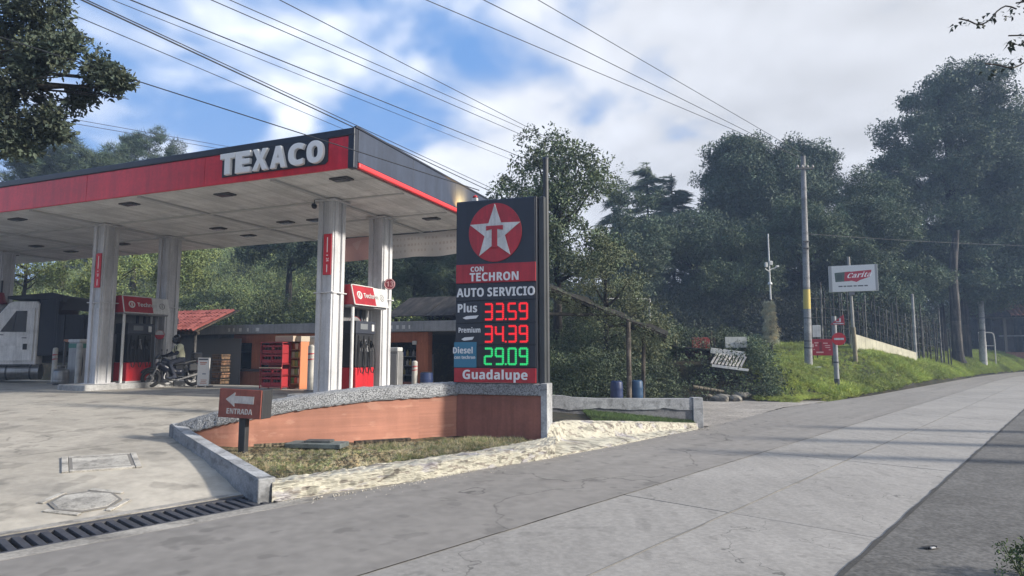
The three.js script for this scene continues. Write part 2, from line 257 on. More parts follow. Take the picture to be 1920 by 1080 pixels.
{ // drain with a slotted iron grate across the mouth of the drive
  const o = thing('drain_grate', 'long slotted iron drain grate across the drive entrance', 'drain grate');
  const mi = M([0.095, 0.095, 0.105], 0.6, { metal: 0.35, map: rep(TX.streak, 2) }), u0 = -8, u1 = 3.55;
  const lin = (n0, n1, y0, y1, a = u0, b = u1) => [sheetGrid(1, 1, (s, t) => R(mix(a, b, s), mix(n0, n1, t), y1)), sheetGrid(1, 1, (s, t) => R(mix(a, b, s), n0, mix(y1, y0, t))), sheetGrid(1, 1, (s, t) => R(mix(a, b, s), n1, mix(y0, y1, t)))];
  const rimM = M([0.46, 0.43, 0.38], 0.92, { map: rep(TX.concrete, 0.7), bump: rep(B.grain, 1), bs: 0.004 });
  part('rim', lin(-6.56, -6.335, -0.4, 0.012, u0, 3.9), rimM, o, 'pale concrete lip on the road side of the grate');
  part('rim', lin(-7.30, -7.17, -0.4, 0.022), rimM, o, 'pale concrete lip on the forecourt side of the grate');
  part('trench', [sheetGrid(1, 1, (s, t) => R(mix(u0, 3.62, s), mix(-7.2, -6.5, t), -0.36)), sheetGrid(1, 1, (s, t) => R(3.6, mix(-7.2, -6.5, s), mix(-0.4, 0.01, t)))], M([0.05, 0.05, 0.045], 0.95), o);
  part('frame', [...lin(-7.17, -7.09, -0.06, 0.010), ...lin(-6.62, -6.56, -0.06, 0.008)], mi, o);
  const th = Math.atan2(-0.7455, 0.6665);
  for (let u = u0 + 0.06, i = 0; u < u1 - 0.03; u += 0.104, i++) { // each bar
    const c = R(u, -6.855), g = rbox(0.060, 0.045, 0.50, 0, 0, 0, 0.006);
    const ux = new V3(0.6665, 0, -0.7455), nz = new V3(0.7455, 0, 0.6665), m = new THREE.Matrix4().makeBasis(ux, new V3(0, 1, 0), nz); g.applyMatrix4(m); g.translate(c.x, -0.018 + 0.004 * hash(i, 2, 2), c.z);
    part('bar', g, mi, o);
  }
}
{ // covers let into the drive
  const seat = (o, x, d, turn) => { const h = forecourtY(x, d), e = 0.3, nn = new V3(-(forecourtY(x + e, d) - forecourtY(x - e, d)) / (2 * e), 1, (forecourtY(x, d + e) - forecourtY(x, d - e)) / (2 * e)).normalize(); o.position.set(x, h + 0.010, -d); o.quaternion.setFromUnitVectors(new V3(0, 1, 0), nn).multiply(new THREE.Quaternion().setFromAxisAngle(new V3(0, 1, 0), turn)); };
  const cm = M([0.58, 0.55, 0.49], 0.92, { map: rep(TX.concrete, 1.4), bump: rep(B.grain, 2), bs: 0.005 }), gm = M([0.17, 0.16, 0.145], 0.95);
  const a = thing('manhole_cover', 'square pale concrete manhole cover, farther from the grate', 'manhole cover', [-5.06, forecourtY(-5.06, 8.06) + 0.006, -8.06], 0.62);
  seat(a, -5.06, 8.06, 0.62);
  part('cover', rbox(0.60, 0.03, 0.58, 0, -0.007, 0, 0.008), cm, a); part('gap', box(0.66, 0.012, 0.70, 0, 0.001, 0), gm, a);
  for (const [w, d, x, z] of [[0.07, 0.76, -0.37, 0], [0.07, 0.76, 0.37, 0], [0.66, 0.07, 0, 0.345], [0.66, 0.07, 0, -0.345]]) part('surround', rbox(w, 0.03, d, x, -0.006, z, 0.008), cm, a);
  const b = thing('manhole_cover', 'eight-sided pale concrete manhole cover close to the drain grate', 'manhole cover', [-4.36, forecourtY(-4.36, 6.73) + 0.004, -6.73], 0.5); seat(b, -4.36, 6.73, 0.5); b.scale.set(1.02, 1, 0.98);
  part('cover', lathe([[0, 0.008], [0.27, 0.008], [0.285, 0.002], [0.285, -0.02]], 0, 0, 0, 8), cm, b); part('gap', cyl(0.312, 0.312, 0.010, 0, -0.002, 0, 8), gm, b);
  for (let k = 0; k < 4; k++) part('surround', rbox(0.34, 0.02, 0.06, Math.cos(k * PI / 2 + 0.5) * 0.335, -0.003, Math.sin(k * PI / 2 + 0.5) * 0.335, 0.008, 0, -k * PI / 2 - 0.5 + PI / 2, 0), cm, b);
}
// ------------------------------------------------------------------ planter, kerbs and the low walls
const soilY = (x, d) => 0.17 + 0.05 * sm(-2, -5, x) + 0.03 * (noise3(x * 3, d * 3, 2) - 0.5);
const MW = {
  yellow: M([0.50, 0.475, 0.385], 0.9, { bump: linTex(TX.lump), bs: 0.02 }), cap: M([0.47, 0.48, 0.49], 0.92, { map: rep(TX.pebble, 1.3), bump: rep(B.pebble, 1.3), bs: 0.018 }),
  orange: M([0.56, 0.255, 0.172], 0.88), shadedOrange: M([0.33, 0.135, 0.098], 0.88, { map: rep(TX.streak, 0.5), bump: rep(B.grain, 1), bs: 0.003 }),  // sign bay colour is darkened to stand for the shade on it
};
MW.orange.map = tex(1024, 512, (u, v) => { const n = fbm(u * 6, v * 4, 1, 6), s = fbm(u * 70, v * 3, 4, 4), h = fbm(u * 5, v * 60, 8, 3), p = sm(0.60, 0.72, fbm(u * 22, v * 16, 3, 5)); const k = 0.88 + (n - 0.5) * 0.26 + (s - 0.5) * 0.08 + (h - 0.5) * 0.12; return [k + p * 0.06, k + p * 0.10, k + p * 0.11]; }, [0.24, 0.7]);
MW.yellow.map = tex(1024, 512, (u, v) => { const n = fbm(u * 12, v * 8, 1, 6), f = fbm(u * 120, v * 60, 4, 3), p = sm(0.58, 0.66, fbm(u * 90, v * 40, 7, 4)), w = sm(0.6, 0.72, fbm(u * 18, v * 9, 17, 5)); const k = 0.94 + (n - 0.5) * 0.16 + (f - 0.5) * 0.22 - 0.20 * p - 0.10 * w - 0.22 * sm(0.62, 0.70, fbm(u * 34, v * 12, 27, 5)); return [k, k * (1 - 0.03 * p), k * (1 - 0.02 * p + 0.10 * w)]; }, [0.28, 0.45]);
MW.yellow.bumpMap.repeat.set(1.2, 1.2);
MW.cap.map = tex(1024, 512, (u, v) => { const n = fbm(u * 8, v * 4, 1, 5), c = sm(0.48, 0.60, fbm(u * 210, v * 105, 4, 3)); return 0.95 + (n - 0.5) * 0.2 - 0.30 * c; }, [0.4, 0.8]);
struct('planter_soil', polySheet([[-2.62, 7.25], [-0.62, 9.1], [0.52, 10.6], [0.46, 10.84], [-0.97, 11.34], [-2.54, 10.46], [-3.84, 9.88], [-5.0, 9.72]], soilY, 0.25, 8), M([0.46, 0.40, 0.28], 1, { map: rep(TX.soil, 0.8), bump: rep(B.grain, 0.8), bs: 0.02 }), 'dry grassy soil of the planter below the orange wall', true);
{ // yellow painted rough stone kerb
  const S = [[[-2.60, 7.12], [-2.64, 7.32], 0.21], [[-2.19, 7.51], [-2.26, 7.72], 0.20], [[-1.67, 7.92], [-1.80, 8.18], 0.20], [[-0.58, 8.86], [-0.63, 9.25], 0.20], [[0.44, 9.77], [0.50, 10.66], 0.21], [[0.66, 10.0], [0.74, 10.95], 0.22]];
  const lerpS = (L, t) => { const k = clamp(t, 0, 0.9999) * (L.length - 1), i = Math.floor(k), f = k - i; const A = L[i], C = L[i + 1]; return [[mix(A[0][0], C[0][0], f), mix(A[0][1], C[0][1], f)], [mix(A[1][0], C[1][0], f), mix(A[1][1], C[1][1], f)], mix(A[2], C[2], f)]; };
  const prof = [[0, -0.05], [0.01, 0.50], [0.03, 0.84], [0.09, 0.96], [0.5, 1.0], [0.94, 1.03], [1, 0.97], [1, -0.2]];
  const strip = (L, pr, amp, n) => sheetGrid(n, 36, (a, b) => {
    const [o, i, h] = lerpS(L, a), k = b * (pr.length - 1), j = Math.min(pr.length - 2, Math.floor(k)), f = k - j, w = mix(pr[j][0], pr[j + 1][0], f), y = mix(pr[j][1], pr[j + 1][1], f) * h;
    const x = mix(o[0], i[0], w), d = mix(o[1], i[1], w), q = fbm(x * 9, d * 9, 3 + y * 9, 4) - 0.5, q2 = noise3(x * 24, y * 30, d * 24) - 0.5;
    return P(x + (q * 0.028 + q2 * 0.016) * amp, Math.max(-0.03, y + (q * 0.040 + q2 * 0.018) * amp * clamp(y / h)), d - (q * 0.032 + q2 * 0.018) * amp * 0.7);
  }, (a, b, p) => [Math.hypot(p.x, p.z), b * 0.9 + p.y]);
  const k = thing('yellow_kerb', 'rough pale yellow painted kerb between the planter and the road', 'kerb');
  part('kerb', strip(S, prof, 1.0, 200), MW.yellow, k, undefined, true);
  const o = thing('stone_bank', 'pale yellow rough stone retaining bank right of the price sign', 'retaining wall');
  const S2 = [[[0.50, 9.86], [0.60, 10.95], 0.43], [[0.85, 10.25], [0.95, 11.55], 0.42], [[1.6, 11.02], [1.86, 11.98], 0.36], [[2.87, 12.5], [3.0, 13.06], 0.23], [[3.9, 13.62], [3.92, 13.72], 0.13]];
  part('bank', strip(S2, [[0, -0.05], [0, 0.10], [0.3, 0.22], [0.72, 0.30], [0.86, 0.9], [0.92, 1.0], [1, 1.0], [1.1, -0.2]], 0.45, 190), MW.yellow, o, undefined, true);
}
{ // grey kerb closing the planter towards the drive
  const o = thing('grey_kerb', 'grey concrete kerb with a paler top beside the drive', 'kerb');
  const L = [[-2.72, 7.18, 0.25, 0], [-3.3, 7.86, 0.30, 0.05], [-4.0, 8.66, 0.37, 0.12], [-4.7, 9.42, 0.46, 0.22], [-5.08, 9.86, 0.54, 0.28]];
  const q = (a) => { const k = clamp(a, 0, 0.9999) * 4, i = Math.floor(k), f = k - i; return L[i].map((v, j) => mix(v, L[i + 1][j], f)); };
  const pr = [[-0.10, -0.15, 0], [-0.095, 0.97, 1], [-0.08, 1, 1], [0.08, 1, 1], [0.095, 0.97, 1], [0.10, -0.1, 0]];
  const g = sheetGrid(60, 5, (a, b) => { const [x, d, y] = q(a), w = pr[Math.round(b * 5)], e = 0.018 * (noise3(a * 30, b * 4, 3) - 0.5); return P(x + 0.76 * w[0] + e, w[2] ? y * w[1] + e * 0.6 : -0.1, d + 0.65 * w[0] + e); }, (a, b, p) => [a * 3.6, p.y + b]);
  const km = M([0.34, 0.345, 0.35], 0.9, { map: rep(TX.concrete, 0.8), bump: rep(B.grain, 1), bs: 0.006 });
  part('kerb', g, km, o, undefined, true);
  part('kerb_top', sheetGrid(60, 2, (a, b) => { const [x, d, y] = q(a), w = (b - 0.5) * 0.155, e = 0.010 * (noise3(a * 30, b * 4, 3) - 0.5); return P(x + 0.76 * w, y + 0.006 + e * 0.4, d + 0.65 * w); }), M([0.52, 0.53, 0.54], 0.9, { map: rep(TX.concrete, 0.9), bump: rep(B.grain, 1), bs: 0.005 }), o, 'paler top face of the kerb', true);  // top face given a lighter grey than the kerb sides
  part('kerb_end', rbox(0.196, 0.44, 0.14, -2.70, 0.035, -7.165, 0.02, 0, 0.705, 0), km, o);
}
{ // the planter wall: orange curve, bay under the price sign with its shade painted in, pebbled cap
  const o = thing('planter_wall', 'orange rendered wall with a grey pebbled cap curving round the planter', 'wall');
  const L = [[-5.05, 9.74, 0.54], [-4.6, 9.70, 0.68], [-4.15, 9.72, 0.79], [-3.84, 9.86, 0.84], [-3.2, 10.14, 0.945], [-2.54, 10.44, 1.02], [-1.75, 10.88, 1.06], [-0.95, 11.33, 1.085]];
  const pt = (a) => { const k = clamp(a, 0, 0.9999) * (L.length - 1), i = Math.floor(k), f = k - i, g = (j) => L[Math.max(0, Math.min(L.length - 1, j))]; return [0, 1, 2].map((c) => { const p0 = g(i - 1)[c], p1 = g(i)[c], p2 = g(i + 1)[c], p3 = g(i + 2)[c]; return 0.5 * (2 * p1 + (p2 - p0) * f + (2 * p0 - 5 * p1 + 4 * p2 - p3) * f * f + (3 * p1 - p0 - 3 * p2 + p3) * f ** 3); }); };
  const nrm = (a) => { const p = pt(Math.max(0, a - 0.01)), q = pt(Math.min(1, a + 0.01)), dx = q[0] - p[0], dd = q[1] - p[1], l = Math.hypot(dx, dd); return [-dd / l, dx / l]; }; // away from the road
  const wall = (w0, w1, y0, y1) => (a, b, back) => { const [x, d, y] = pt(a), [nx, nd] = nrm(a); const w = back ? w1 : w0; return P(x + nx * w, mix(y0, y + y1, b), d + nd * w); };
  const fr = wall(0, 0.16, -0.1, -0.20);
  part('render', [sheetGrid(70, 6, (a, b) => { const p = fr(a, b, false), e = 0.012 * (fbm(p.x * 6, p.y * 6, 2, 3) - 0.5); return p.add(new V3(e, 0, e)); }, (a, b, p) => [a * 4.7, p.y])], MW.orange, o, 'bright orange rendered face', true);
  const cap = [[-0.035, -0.215], [-0.04, -0.19], [-0.035, -0.03], [0.0, 0.0], [0.20, 0.008], [0.235, -0.02], [0.24, -0.6]];
  part('cap', sheetGrid(110, 24, (a, b) => { const k = b * 6, j = Math.min(5, Math.floor(k)), f = k - j, w = mix(cap[j][0], cap[j + 1][0], f), h = mix(cap[j][1], cap[j + 1][1], f), [x, d, y] = pt(a), [nx, nd] = nrm(a), e = 0.022 * (noise3(a * 160, b * 34, 5) - 0.5) + 0.012 * (noise3(a * 60, b * 12, 8) - 0.5); return P(x + nx * w + e, y + h + e, d + nd * w + e); }, (a, b, p) => [a * 4.7, b * 1.15]), MW.cap, o, 'speckled grey pebbled cap', true);
  // straight bay under the sign
  const A = new V3(-0.965, 0, -11.31), C = new V3(0.50, 0, -10.80), mid = A.clone().add(C).multiplyScalar(0.5), len = A.distanceTo(C), th = Math.atan2(-(C.z - A.z), C.x - A.x);
  const bay = new THREE.Group(); const T = (g) => { g.rotateY(th); g.translate(mid.x, 0, mid.z); return g; };
  part('bay', T(rbox(len, 0.98, 0.22, 0, 0.40, -0.11, 0.01)), MW.shadedOrange, o, 'bay under the price sign, shade painted into its brownish red');
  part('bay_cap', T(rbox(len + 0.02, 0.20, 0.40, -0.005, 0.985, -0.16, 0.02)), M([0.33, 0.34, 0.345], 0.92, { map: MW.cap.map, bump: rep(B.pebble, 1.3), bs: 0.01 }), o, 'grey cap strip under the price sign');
  part('end_post', T(rbox(0.115, 1.12, 0.32, len / 2 + 0.045, 0.535, -0.12, 0.012)), M([0.50, 0.51, 0.52], 0.9, { map: rep(TX.concrete, 1), bump: rep(B.grain, 1.5), bs: 0.004 }), o, 'pale grey concrete post closing the wall');
}
{ // low wall with a broken render strip beyond the sign
  const o = thing('low_wall', 'low grey concrete wall with a broken pale top strip and end pillar', 'wall');
  const a = new V3(0.55, 0, -13.75), b = new V3(3.86, 0, -13.98), len = a.distanceTo(b), th = Math.atan2(-(b.z - a.z), b.x - a.x);
  const T = (g) => { g.rotateY(th); g.translate((a.x + b.x) / 2, 0, (a.z + b.z) / 2); return g; };
  part('block_course', T(rbox(len, 0.62, 0.15, 0, 0.18, 0, 0.01)), M([0.25, 0.25, 0.26], 0.92, { map: rep(TX.concrete, 0.9), bump: rep(B.grain, 1.2), bs: 0.006 }), o);
  const s = [[-len / 2, 0.72], [-len / 2 + 0.55, 0.70], [-len / 2 + 0.75, 0.665], [-0.4, 0.64], [len / 2, 0.625]], low = []; for (let i = 0; i <= 26; i++) low.push([len / 2 - i / 26 * len, 0.43 + 0.09 * (noise3(i * 0.8, 3.3, 1) - 0.5) - (i < 9 ? 0.03 : 0)]);
  part('render_strip', T(extr(shape([...s, ...low]), 0.2, 0).translate(0, 0, -0.1)), M([0.46, 0.47, 0.48], 0.9, { map: rep(TX.concrete, 0.8), bump: rep(B.grain, 1), bs: 0.005 }), o, 'pale render along the top, broken at its lower edge');
  part('pillar', rbox(0.22, 0.72, 0.24, 3.97, 0.29, -13.98, 0.012, 0, th), M([0.40, 0.41, 0.42], 0.9, { map: rep(TX.concrete, 1.1), bump: rep(B.grain, 1), bs: 0.005 }), o, 'square end pillar');
}
{ // cover slab and rubble lying in the planter
  const gm = M([0.20, 0.235, 0.225], 0.9, { map: rep(TX.concrete, 1.2), bump: rep(B.grain, 1.5), bs: 0.006 });
  const o = thing('cover_slab', 'flat grey green concrete slab lying in the planter grass', 'slab', [-2.92, 0.235, -9.78], -0.12);
  part('slab', rbox(0.86, 0.07, 0.36, 0, 0, 0, 0.012), gm, o); part('lid', rbox(0.40, 0.035, 0.20, 0.02, 0.05, -0.03, 0.01, 0, 0.05), M([0.12, 0.13, 0.13], 0.85, { map: rep(TX.concrete, 2) }), o);
  const w = thing('plank', 'short weathered plank lying by the orange wall', 'plank', [-2.05, 0.215, -10.35], 0.45); part('board', rbox(0.9, 0.045, 0.09, 0, 0, 0, 0.008), MT.wood, w);
  const w2 = thing('plank', 'low pale timber strip against the foot of the orange wall', 'plank', [-3.5, 0.225, -9.86], 0.35); part('board', rbox(0.75, 0.05, 0.05, 0, 0, 0, 0.008), M([0.45, 0.37, 0.24], 0.9, { map: rep(TX.bark, 2) }), w2);
}
// ------------------------------------------------------------------ small entrance sign on its post
{
  const o = thing('arrow_sign', 'rust red box sign with a white left arrow on a black post', 'sign', [-3.78, 0.15, -9.22], -0.20);
  const mr = M([0.235, 0.062, 0.042], 0.6, { map: rep(TX.streak, 1.3) }), mk = M([0.035, 0.037, 0.04], 0.6, { map: rep(TX.streak, 1.5) });
  part('post', rbox(0.11, 0.62, 0.10, -0.02, 0.28, 0, 0.015), mk, o);
  const b = part('sign_box', rbox(0.66, 0.40, 0.025, 0, 0, 0.14, 0.01), mr, o); b.position.set(0, 0.745, 0); b.rotation.z = -0.035;
  part('casing', rbox(0.665, 0.405, 0.24, 0.004, 0, 0.005, 0.012), mk, b);
  const mwht = M([0.50, 0.49, 0.48], 0.7, { map: rep(TX.streak, 3) });
  part('arrow', extr(shape([[-0.22, 0.055], [-0.08, 0.155], [-0.08, 0.105], [0.22, 0.105], [0.215, 0.0], [-0.08, 0.005], [-0.08, -0.045]]), 0.004).translate(0, 0.0, 0.153), mwht, b);
  const tg = new TextGeometry('ENTRADA', { font, size: 0.075, depth: 0.004, curveSegments: 3 }); tg.computeBoundingBox(); tg.translate(-(tg.boundingBox.max.x) / 2, -0.145, 0.153); tg.scale(0.86, 1, 1);
  part('lettering', tg, mwht, b);
}
// ------------------------------------------------------------------ price sign
{
  const A = P(-1.0, 0, 11.26), C = P(0.42, 0, 10.80), th = Math.atan2(-(C.z - A.z), C.x - A.x), W = A.distanceTo(C), H = 3.20;
  const o = thing('price_sign', 'tall black fuel price sign with a star emblem and red and green prices', 'price sign', [(A.x + C.x) / 2, 1.095, (A.z + C.z) / 2], th);
  const mb = M([0.020, 0.024, 0.036], 0.38, { map: rep(TX.streak, 0.8) });
  part('cabinet', rbox(W, H, 0.17, 0, H / 2, -0.095, 0.015), mb, o);
  part('face_panel', rbox(W - 0.05, 1.13, 0.02, 0, H - 0.59, 0.0, 0.006), mb, o);
  for (const [y, h] of [[1.555, 0.28], [1.215, 0.375], [0.83, 0.375], [0.45, 0.375]]) part('face_panel', rbox(W - 0.05, h, 0.02, 0, y, 0, 0.006), mb, o);
  const red = M([0.52, 0.022, 0.034], 0.4, { map: rep(TX.streak, 0.7) });
  part('red_band', rbox(W - 0.03, 0.33, 0.03, 0, 1.89, 0.0, 0.006), red, o, 'red band with white lettering under the emblem');
  part('red_band', rbox(W - 0.01, 0.245, 0.03, -0.01, 0.125, 0.004, 0.006), red, o, 'red band with the place name at the foot');
  // emblem
  const cx = 0.0, cy = H - 0.60, k = 0.50;
  const disc = part('emblem_disc', extr(new THREE.Shape().absellipse(0, 0, k * 0.97, k * 1.03, 0, 2 * PI), 0.014, 0.003, 40).translate(cx, cy, 0.012), red, o);
  const star = []; for (let i = 0; i < 10; i++) { const r = (i % 2 ? 0.40 : 1.0) * k, a = PI / 2 + i * PI / 5; star.push([Math.cos(a) * r * 0.97, Math.sin(a) * r * 1.0]); }
  part('star', extr(shape(star), 0.010, 0.002).translate(cx, cy, 0.032), MT.whitePaint, disc);
  part('letter_t', extr(shape([[-0.155, 0.115], [0.155, 0.115], [0.155, 0.035], [0.05, 0.055], [0.05, -0.27], [-0.05, -0.27], [-0.05, 0.055], [-0.155, 0.035]]), 0.008).translate(cx, cy + 0.0, 0.046), red, disc);
  const mw = M([0.70, 0.70, 0.70], 0.5);
  const text = (s, size, x, y, z = 0.02, sx = 1, parent = o, bold = 0.012, m = mw) => { const g = new TextGeometry(s, { font, size, depth: 0.006, curveSegments: 4, bevelEnabled: bold > 0, bevelThickness: 0.001, bevelSize: bold * size, bevelSegments: 1 }); g.computeBoundingBox(); const w = g.boundingBox.max.x - g.boundingBox.min.x; g.translate(-g.boundingBox.min.x - w / 2, 0, 0); g.scale(sx, 1, 1); g.translate(x, y, z); return part('lettering', g, m, parent); };
  text('CON', 0.085, -0.33, 1.925); text('TECHRON', 0.145, -0.02, 1.755, 0.018, 0.98); text('AUTO SERVICIO', 0.150, 0.0, 1.485, 0.012, 0.93);
  text('Guadalupe', 0.155, 0.0, 0.060, 0.022, 1.06); text('Plus', 0.145, -0.51, 1.215, 0.012, 0.95); text('Premium', 0.088, -0.47, 0.86, 0.012, 0.78);
  const swoosh = (x, y, w) => part('swoosh', extr(shape([[-w, -0.02], [-w * 0.5, 0.012], [w, 0.022], [w * 0.7, -0.03], [-w * 0.6, -0.045]]), 0.006).translate(x, y, 0.012), mw, o);
  swoosh(-0.45, 1.135, 0.15); swoosh(-0.50, 0.765, 0.12);
  const teal = part('diesel_plate', rbox(0.42, 0.44, 0.02, -0.545, 0.475, 0.014, 0.006), M([0.035, 0.17, 0.27], 0.45), o, 'blue plate left of the green price');
  text('Diesel', 0.105, -0.585, 0.50, 0.026, 0.9, teal); text('con techron', 0.055, -0.55, 0.405, 0.026, 0.9, teal, 0); swoosh(-0.48, 0.35, 0.09);
  const ledR = M([0.25, 0.01, 0.012], 0.4); ledR.emissive.setRGB(0.50, 0.008, 0.012); const ledG = M([0.01, 0.2, 0.06], 0.4); ledG.emissive.setRGB(0.012, 0.34, 0.09);
  const SEG = { 0: 'abcdef', 2: 'abged', 3: 'abgcd', 4: 'fgbc', 5: 'afgcd', 8: 'abcdefg', 9: 'abcdfg' };
  const w = 0.130, h = 0.265, tk = 0.035, geo = { a: [0, h / 2, w, tk], g: [0, 0, w, tk], d: [0, -h / 2, w, tk], b: [w / 2, h / 4, tk, h / 2], c: [w / 2, -h / 4, tk, h / 2], f: [-w / 2, h / 4, tk, h / 2], e: [-w / 2, -h / 4, tk, h / 2] };
  for (const [s, y, m, lab] of [['3359', 1.215, ledR, 'red lit upper price'], ['3439', 0.83, ledR, 'red lit middle price'], ['2909', 0.45, ledG, 'green lit lower price']]) {
    const disp = part('price_display', box(0.86, 0.355, 0.008, 0.19, y, 0.012), M([0.010, 0.011, 0.014], 0.3), o, lab);
    [...s].forEach((c, i) => { const x = -0.115 + i * 0.20 + (i > 1 ? 0.03 : 0); const gs = [...SEG[c]].map((q) => { const [a, b, ww, hh] = geo[q]; const vert = hh > ww; // a run of small square lamps
      const n = vert ? 4 : 4, out = []; for (let j = 0; j < n; j++) out.push(box(vert ? tk : w / n * 0.86, vert ? hh / n * 0.86 : tk, 0.006, x + a + (vert ? 0 : (j - 1.5) * w / n), y + b + (vert ? (j - 1.5) * hh / n : 0), 0.021 + 0.0002 * j)); return out; }).flat(); part('led_digit', gs, m, disp); });
    part('led_point', box(0.03, 0.03, 0.006, 0.19 + 0.01, y - h / 2, 0.021), m, disp);
  }
  part('rear_post', [rbox(0.10, 3.25, 0.12, W / 2 + 0.065, H / 2 - 0.02, -0.14, 0.01)], M([0.055, 0.06, 0.062], 0.5, { map: rep(TX.streak, 1) }), o, 'dark post beside the cabinet');
  const cm = thing('lamp_finial', 'small white and red fitting on top of the price sign', 'fitting', [-0.66, 1.095 + H, -11.25], th);
  cm.scale.setScalar(0.8); part('base', rbox(0.12, 0.09, 0.10, 0, 0.045, 0, 0.02), MT.whitePaint, cm); part('cap', lathe([[0.0, 0.16], [0.05, 0.13], [0.06, 0.09], [0.0, 0.09]]), MT.redBright, cm);
  const pl = thing('pole', 'slim dark metal pole standing behind the price sign', 'pole', [0.60, 0.2, -11.12]);
  part('shaft', cyl(0.055, 0.05, 4.85, 0, 2.42, 0, 14), M([0.05, 0.055, 0.06], 0.55, { map: rep(TX.streak, 1) }), pl); part('cap', lathe([[0.0, 4.89], [0.05, 4.87], [0.055, 4.83]]), MT.dark, pl);
}
// ------------------------------------------------------------------ the canopy, in its own frame: x right along the front, z towards the road
const AX = [-3.17, -12.45], TH = -0.379, fr = (x, z, y = 0) => { const c = Math.cos(TH), s = Math.sin(TH); return new V3(AX[0] + x * c + z * s, y, AX[1] - x * s + z * c); };
const groundAt = (x, z) => { const p = fr(x, z); return forecourtY(p.x, -p.z); };
const CEIL = 5.28, LEN = 23, DEP = 6.55;
{
  const o = thing('fuel_canopy', 'wide flat fuel station canopy with red front fascia on white columns', 'canopy', [AX[0], 0, AX[1]], TH);
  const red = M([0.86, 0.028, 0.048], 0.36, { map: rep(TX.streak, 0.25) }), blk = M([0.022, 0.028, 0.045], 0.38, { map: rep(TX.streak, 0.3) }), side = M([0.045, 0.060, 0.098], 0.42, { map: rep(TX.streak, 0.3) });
  // fascia panels with seams
  for (let i = 0; i < 6; i++) { const x0 = -0.10 - i * 3.83, x1 = x0 - 3.82; part('fascia_panel', rbox(Math.abs(x1 - x0), 0.66, 0.05, (x0 + x1) / 2, CEIL + 0.328, 0.0, 0.006), red, o); }
  part('top_rail', rbox(LEN + 0.1, 0.15, 0.09, -LEN / 2, CEIL + 0.735, 0.012, 0.02), blk, o, 'black strip along the top of the red fascia');
  part('corner_trim', rbox(0.15, 0.83, 0.15, -0.03, CEIL + 0.40, -0.03, 0.02), blk, o);
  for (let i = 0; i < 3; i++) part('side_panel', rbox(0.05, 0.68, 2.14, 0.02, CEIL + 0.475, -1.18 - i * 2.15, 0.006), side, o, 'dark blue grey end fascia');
  part('side_rail', rbox(0.07, 0.05, DEP, 0.03, CEIL + 0.832, -DEP / 2, 0.01), blk, o);
  part('light_bar', rbox(0.10, 0.115, DEP - 0.1, 0.035, CEIL + 0.065, -DEP / 2 - 0.05, 0.03), M([0.66, 0.045, 0.05], 0.35), o, 'red strip along the foot of the end fascia');
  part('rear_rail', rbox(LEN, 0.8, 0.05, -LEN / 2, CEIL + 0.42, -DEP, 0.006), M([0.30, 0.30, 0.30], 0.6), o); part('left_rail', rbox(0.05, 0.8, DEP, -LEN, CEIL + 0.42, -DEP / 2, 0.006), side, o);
  part('roof_deck', box(LEN - 0.1, 0.04, DEP - 0.1, -LEN / 2, CEIL + 0.5, -DEP / 2), MT.grey, o);
  const soff = [0, 1, 2].map((k) => M([0.80 + k * 0.02, 0.795 + k * 0.02, 0.78 + k * 0.02], 0.7, { map: rep(TX.streak, 0.5, 0.5), bump: rep(B.grain, 0.3), bs: 0.001 }));
  for (let i = 0; i < 9; i++) for (let j = 0; j < 8; j++) { const x = -0.06 - (i + 0.5) * 2.54, z = -0.05 - (j + 0.5) * 0.806; part('soffit_panel', rbox(2.53, 0.03, 0.795, x, CEIL + 0.02 + 0.006 * (hash(i, j, 3) - 0.5), z, 0.004, 0.004 * (hash(i, j, 5) - 0.5), 0, 0.003 * (hash(i, j, 6) - 0.5)), soff[Math.floor(hash(i, j, 1) * 3)], o); }
  for (const x of [-2.12, -6.1, -10.02, -14.1, -18.2]) part('beam', rbox(0.13, 0.05, DEP - 0.2, x, CEIL - 0.012, -DEP / 2, 0.008), M([0.42, 0.42, 0.42], 0.7), o);
  part('beam', rbox(LEN - 0.3, 0.04, 0.09, -LEN / 2, CEIL - 0.008, -2.15, 0.008), M([0.46, 0.46, 0.45], 0.7), o); part('beam', rbox(LEN - 0.3, 0.04, 0.09, -LEN / 2, CEIL - 0.009, -4.3, 0.008), M([0.46, 0.46, 0.45], 0.7), o);
  for (const [x, z] of [[-0.72, -0.6], [-4.06, -0.7], [-7.0, -0.55], [-11.55, -0.7], [-0.9, -4.85], [-7.45, -3.75], [-7.46, -4.95], [-15.84, -5.04], [-15.76, -3.8], [-4.95, -3.75], [-3.98, -3.83], [-12.6, -4.6], [-18.8, -4.8]]) {
    const l = part('ceiling_light', [rbox(0.46, 0.035, 0.26, x, CEIL - 0.012, z, 0.012)], MT.darkSteel, o); part('lens', rbox(0.34, 0.02, 0.18, x, CEIL - 0.035, z, 0.008), M([0.05, 0.055, 0.065], 0.15), l);
  }
  // raised letters on a black plate
  part('letter_plate', extr(shape([[-3.39, 0.115], [-3.39, 0.665], [-0.59, 0.665], [-0.59, 0.17], [-0.66, 0.115]]), 0.02, 0.004).translate(0, CEIL + 0.02, 0.027), blk, o, 'black plate behind the raised letters');
  const wl = M([0.80, 0.80, 0.79], 0.45), word = 'TEXACO', cxs = [-3.17, -2.74, -2.27, -1.79, -1.32, -0.85];
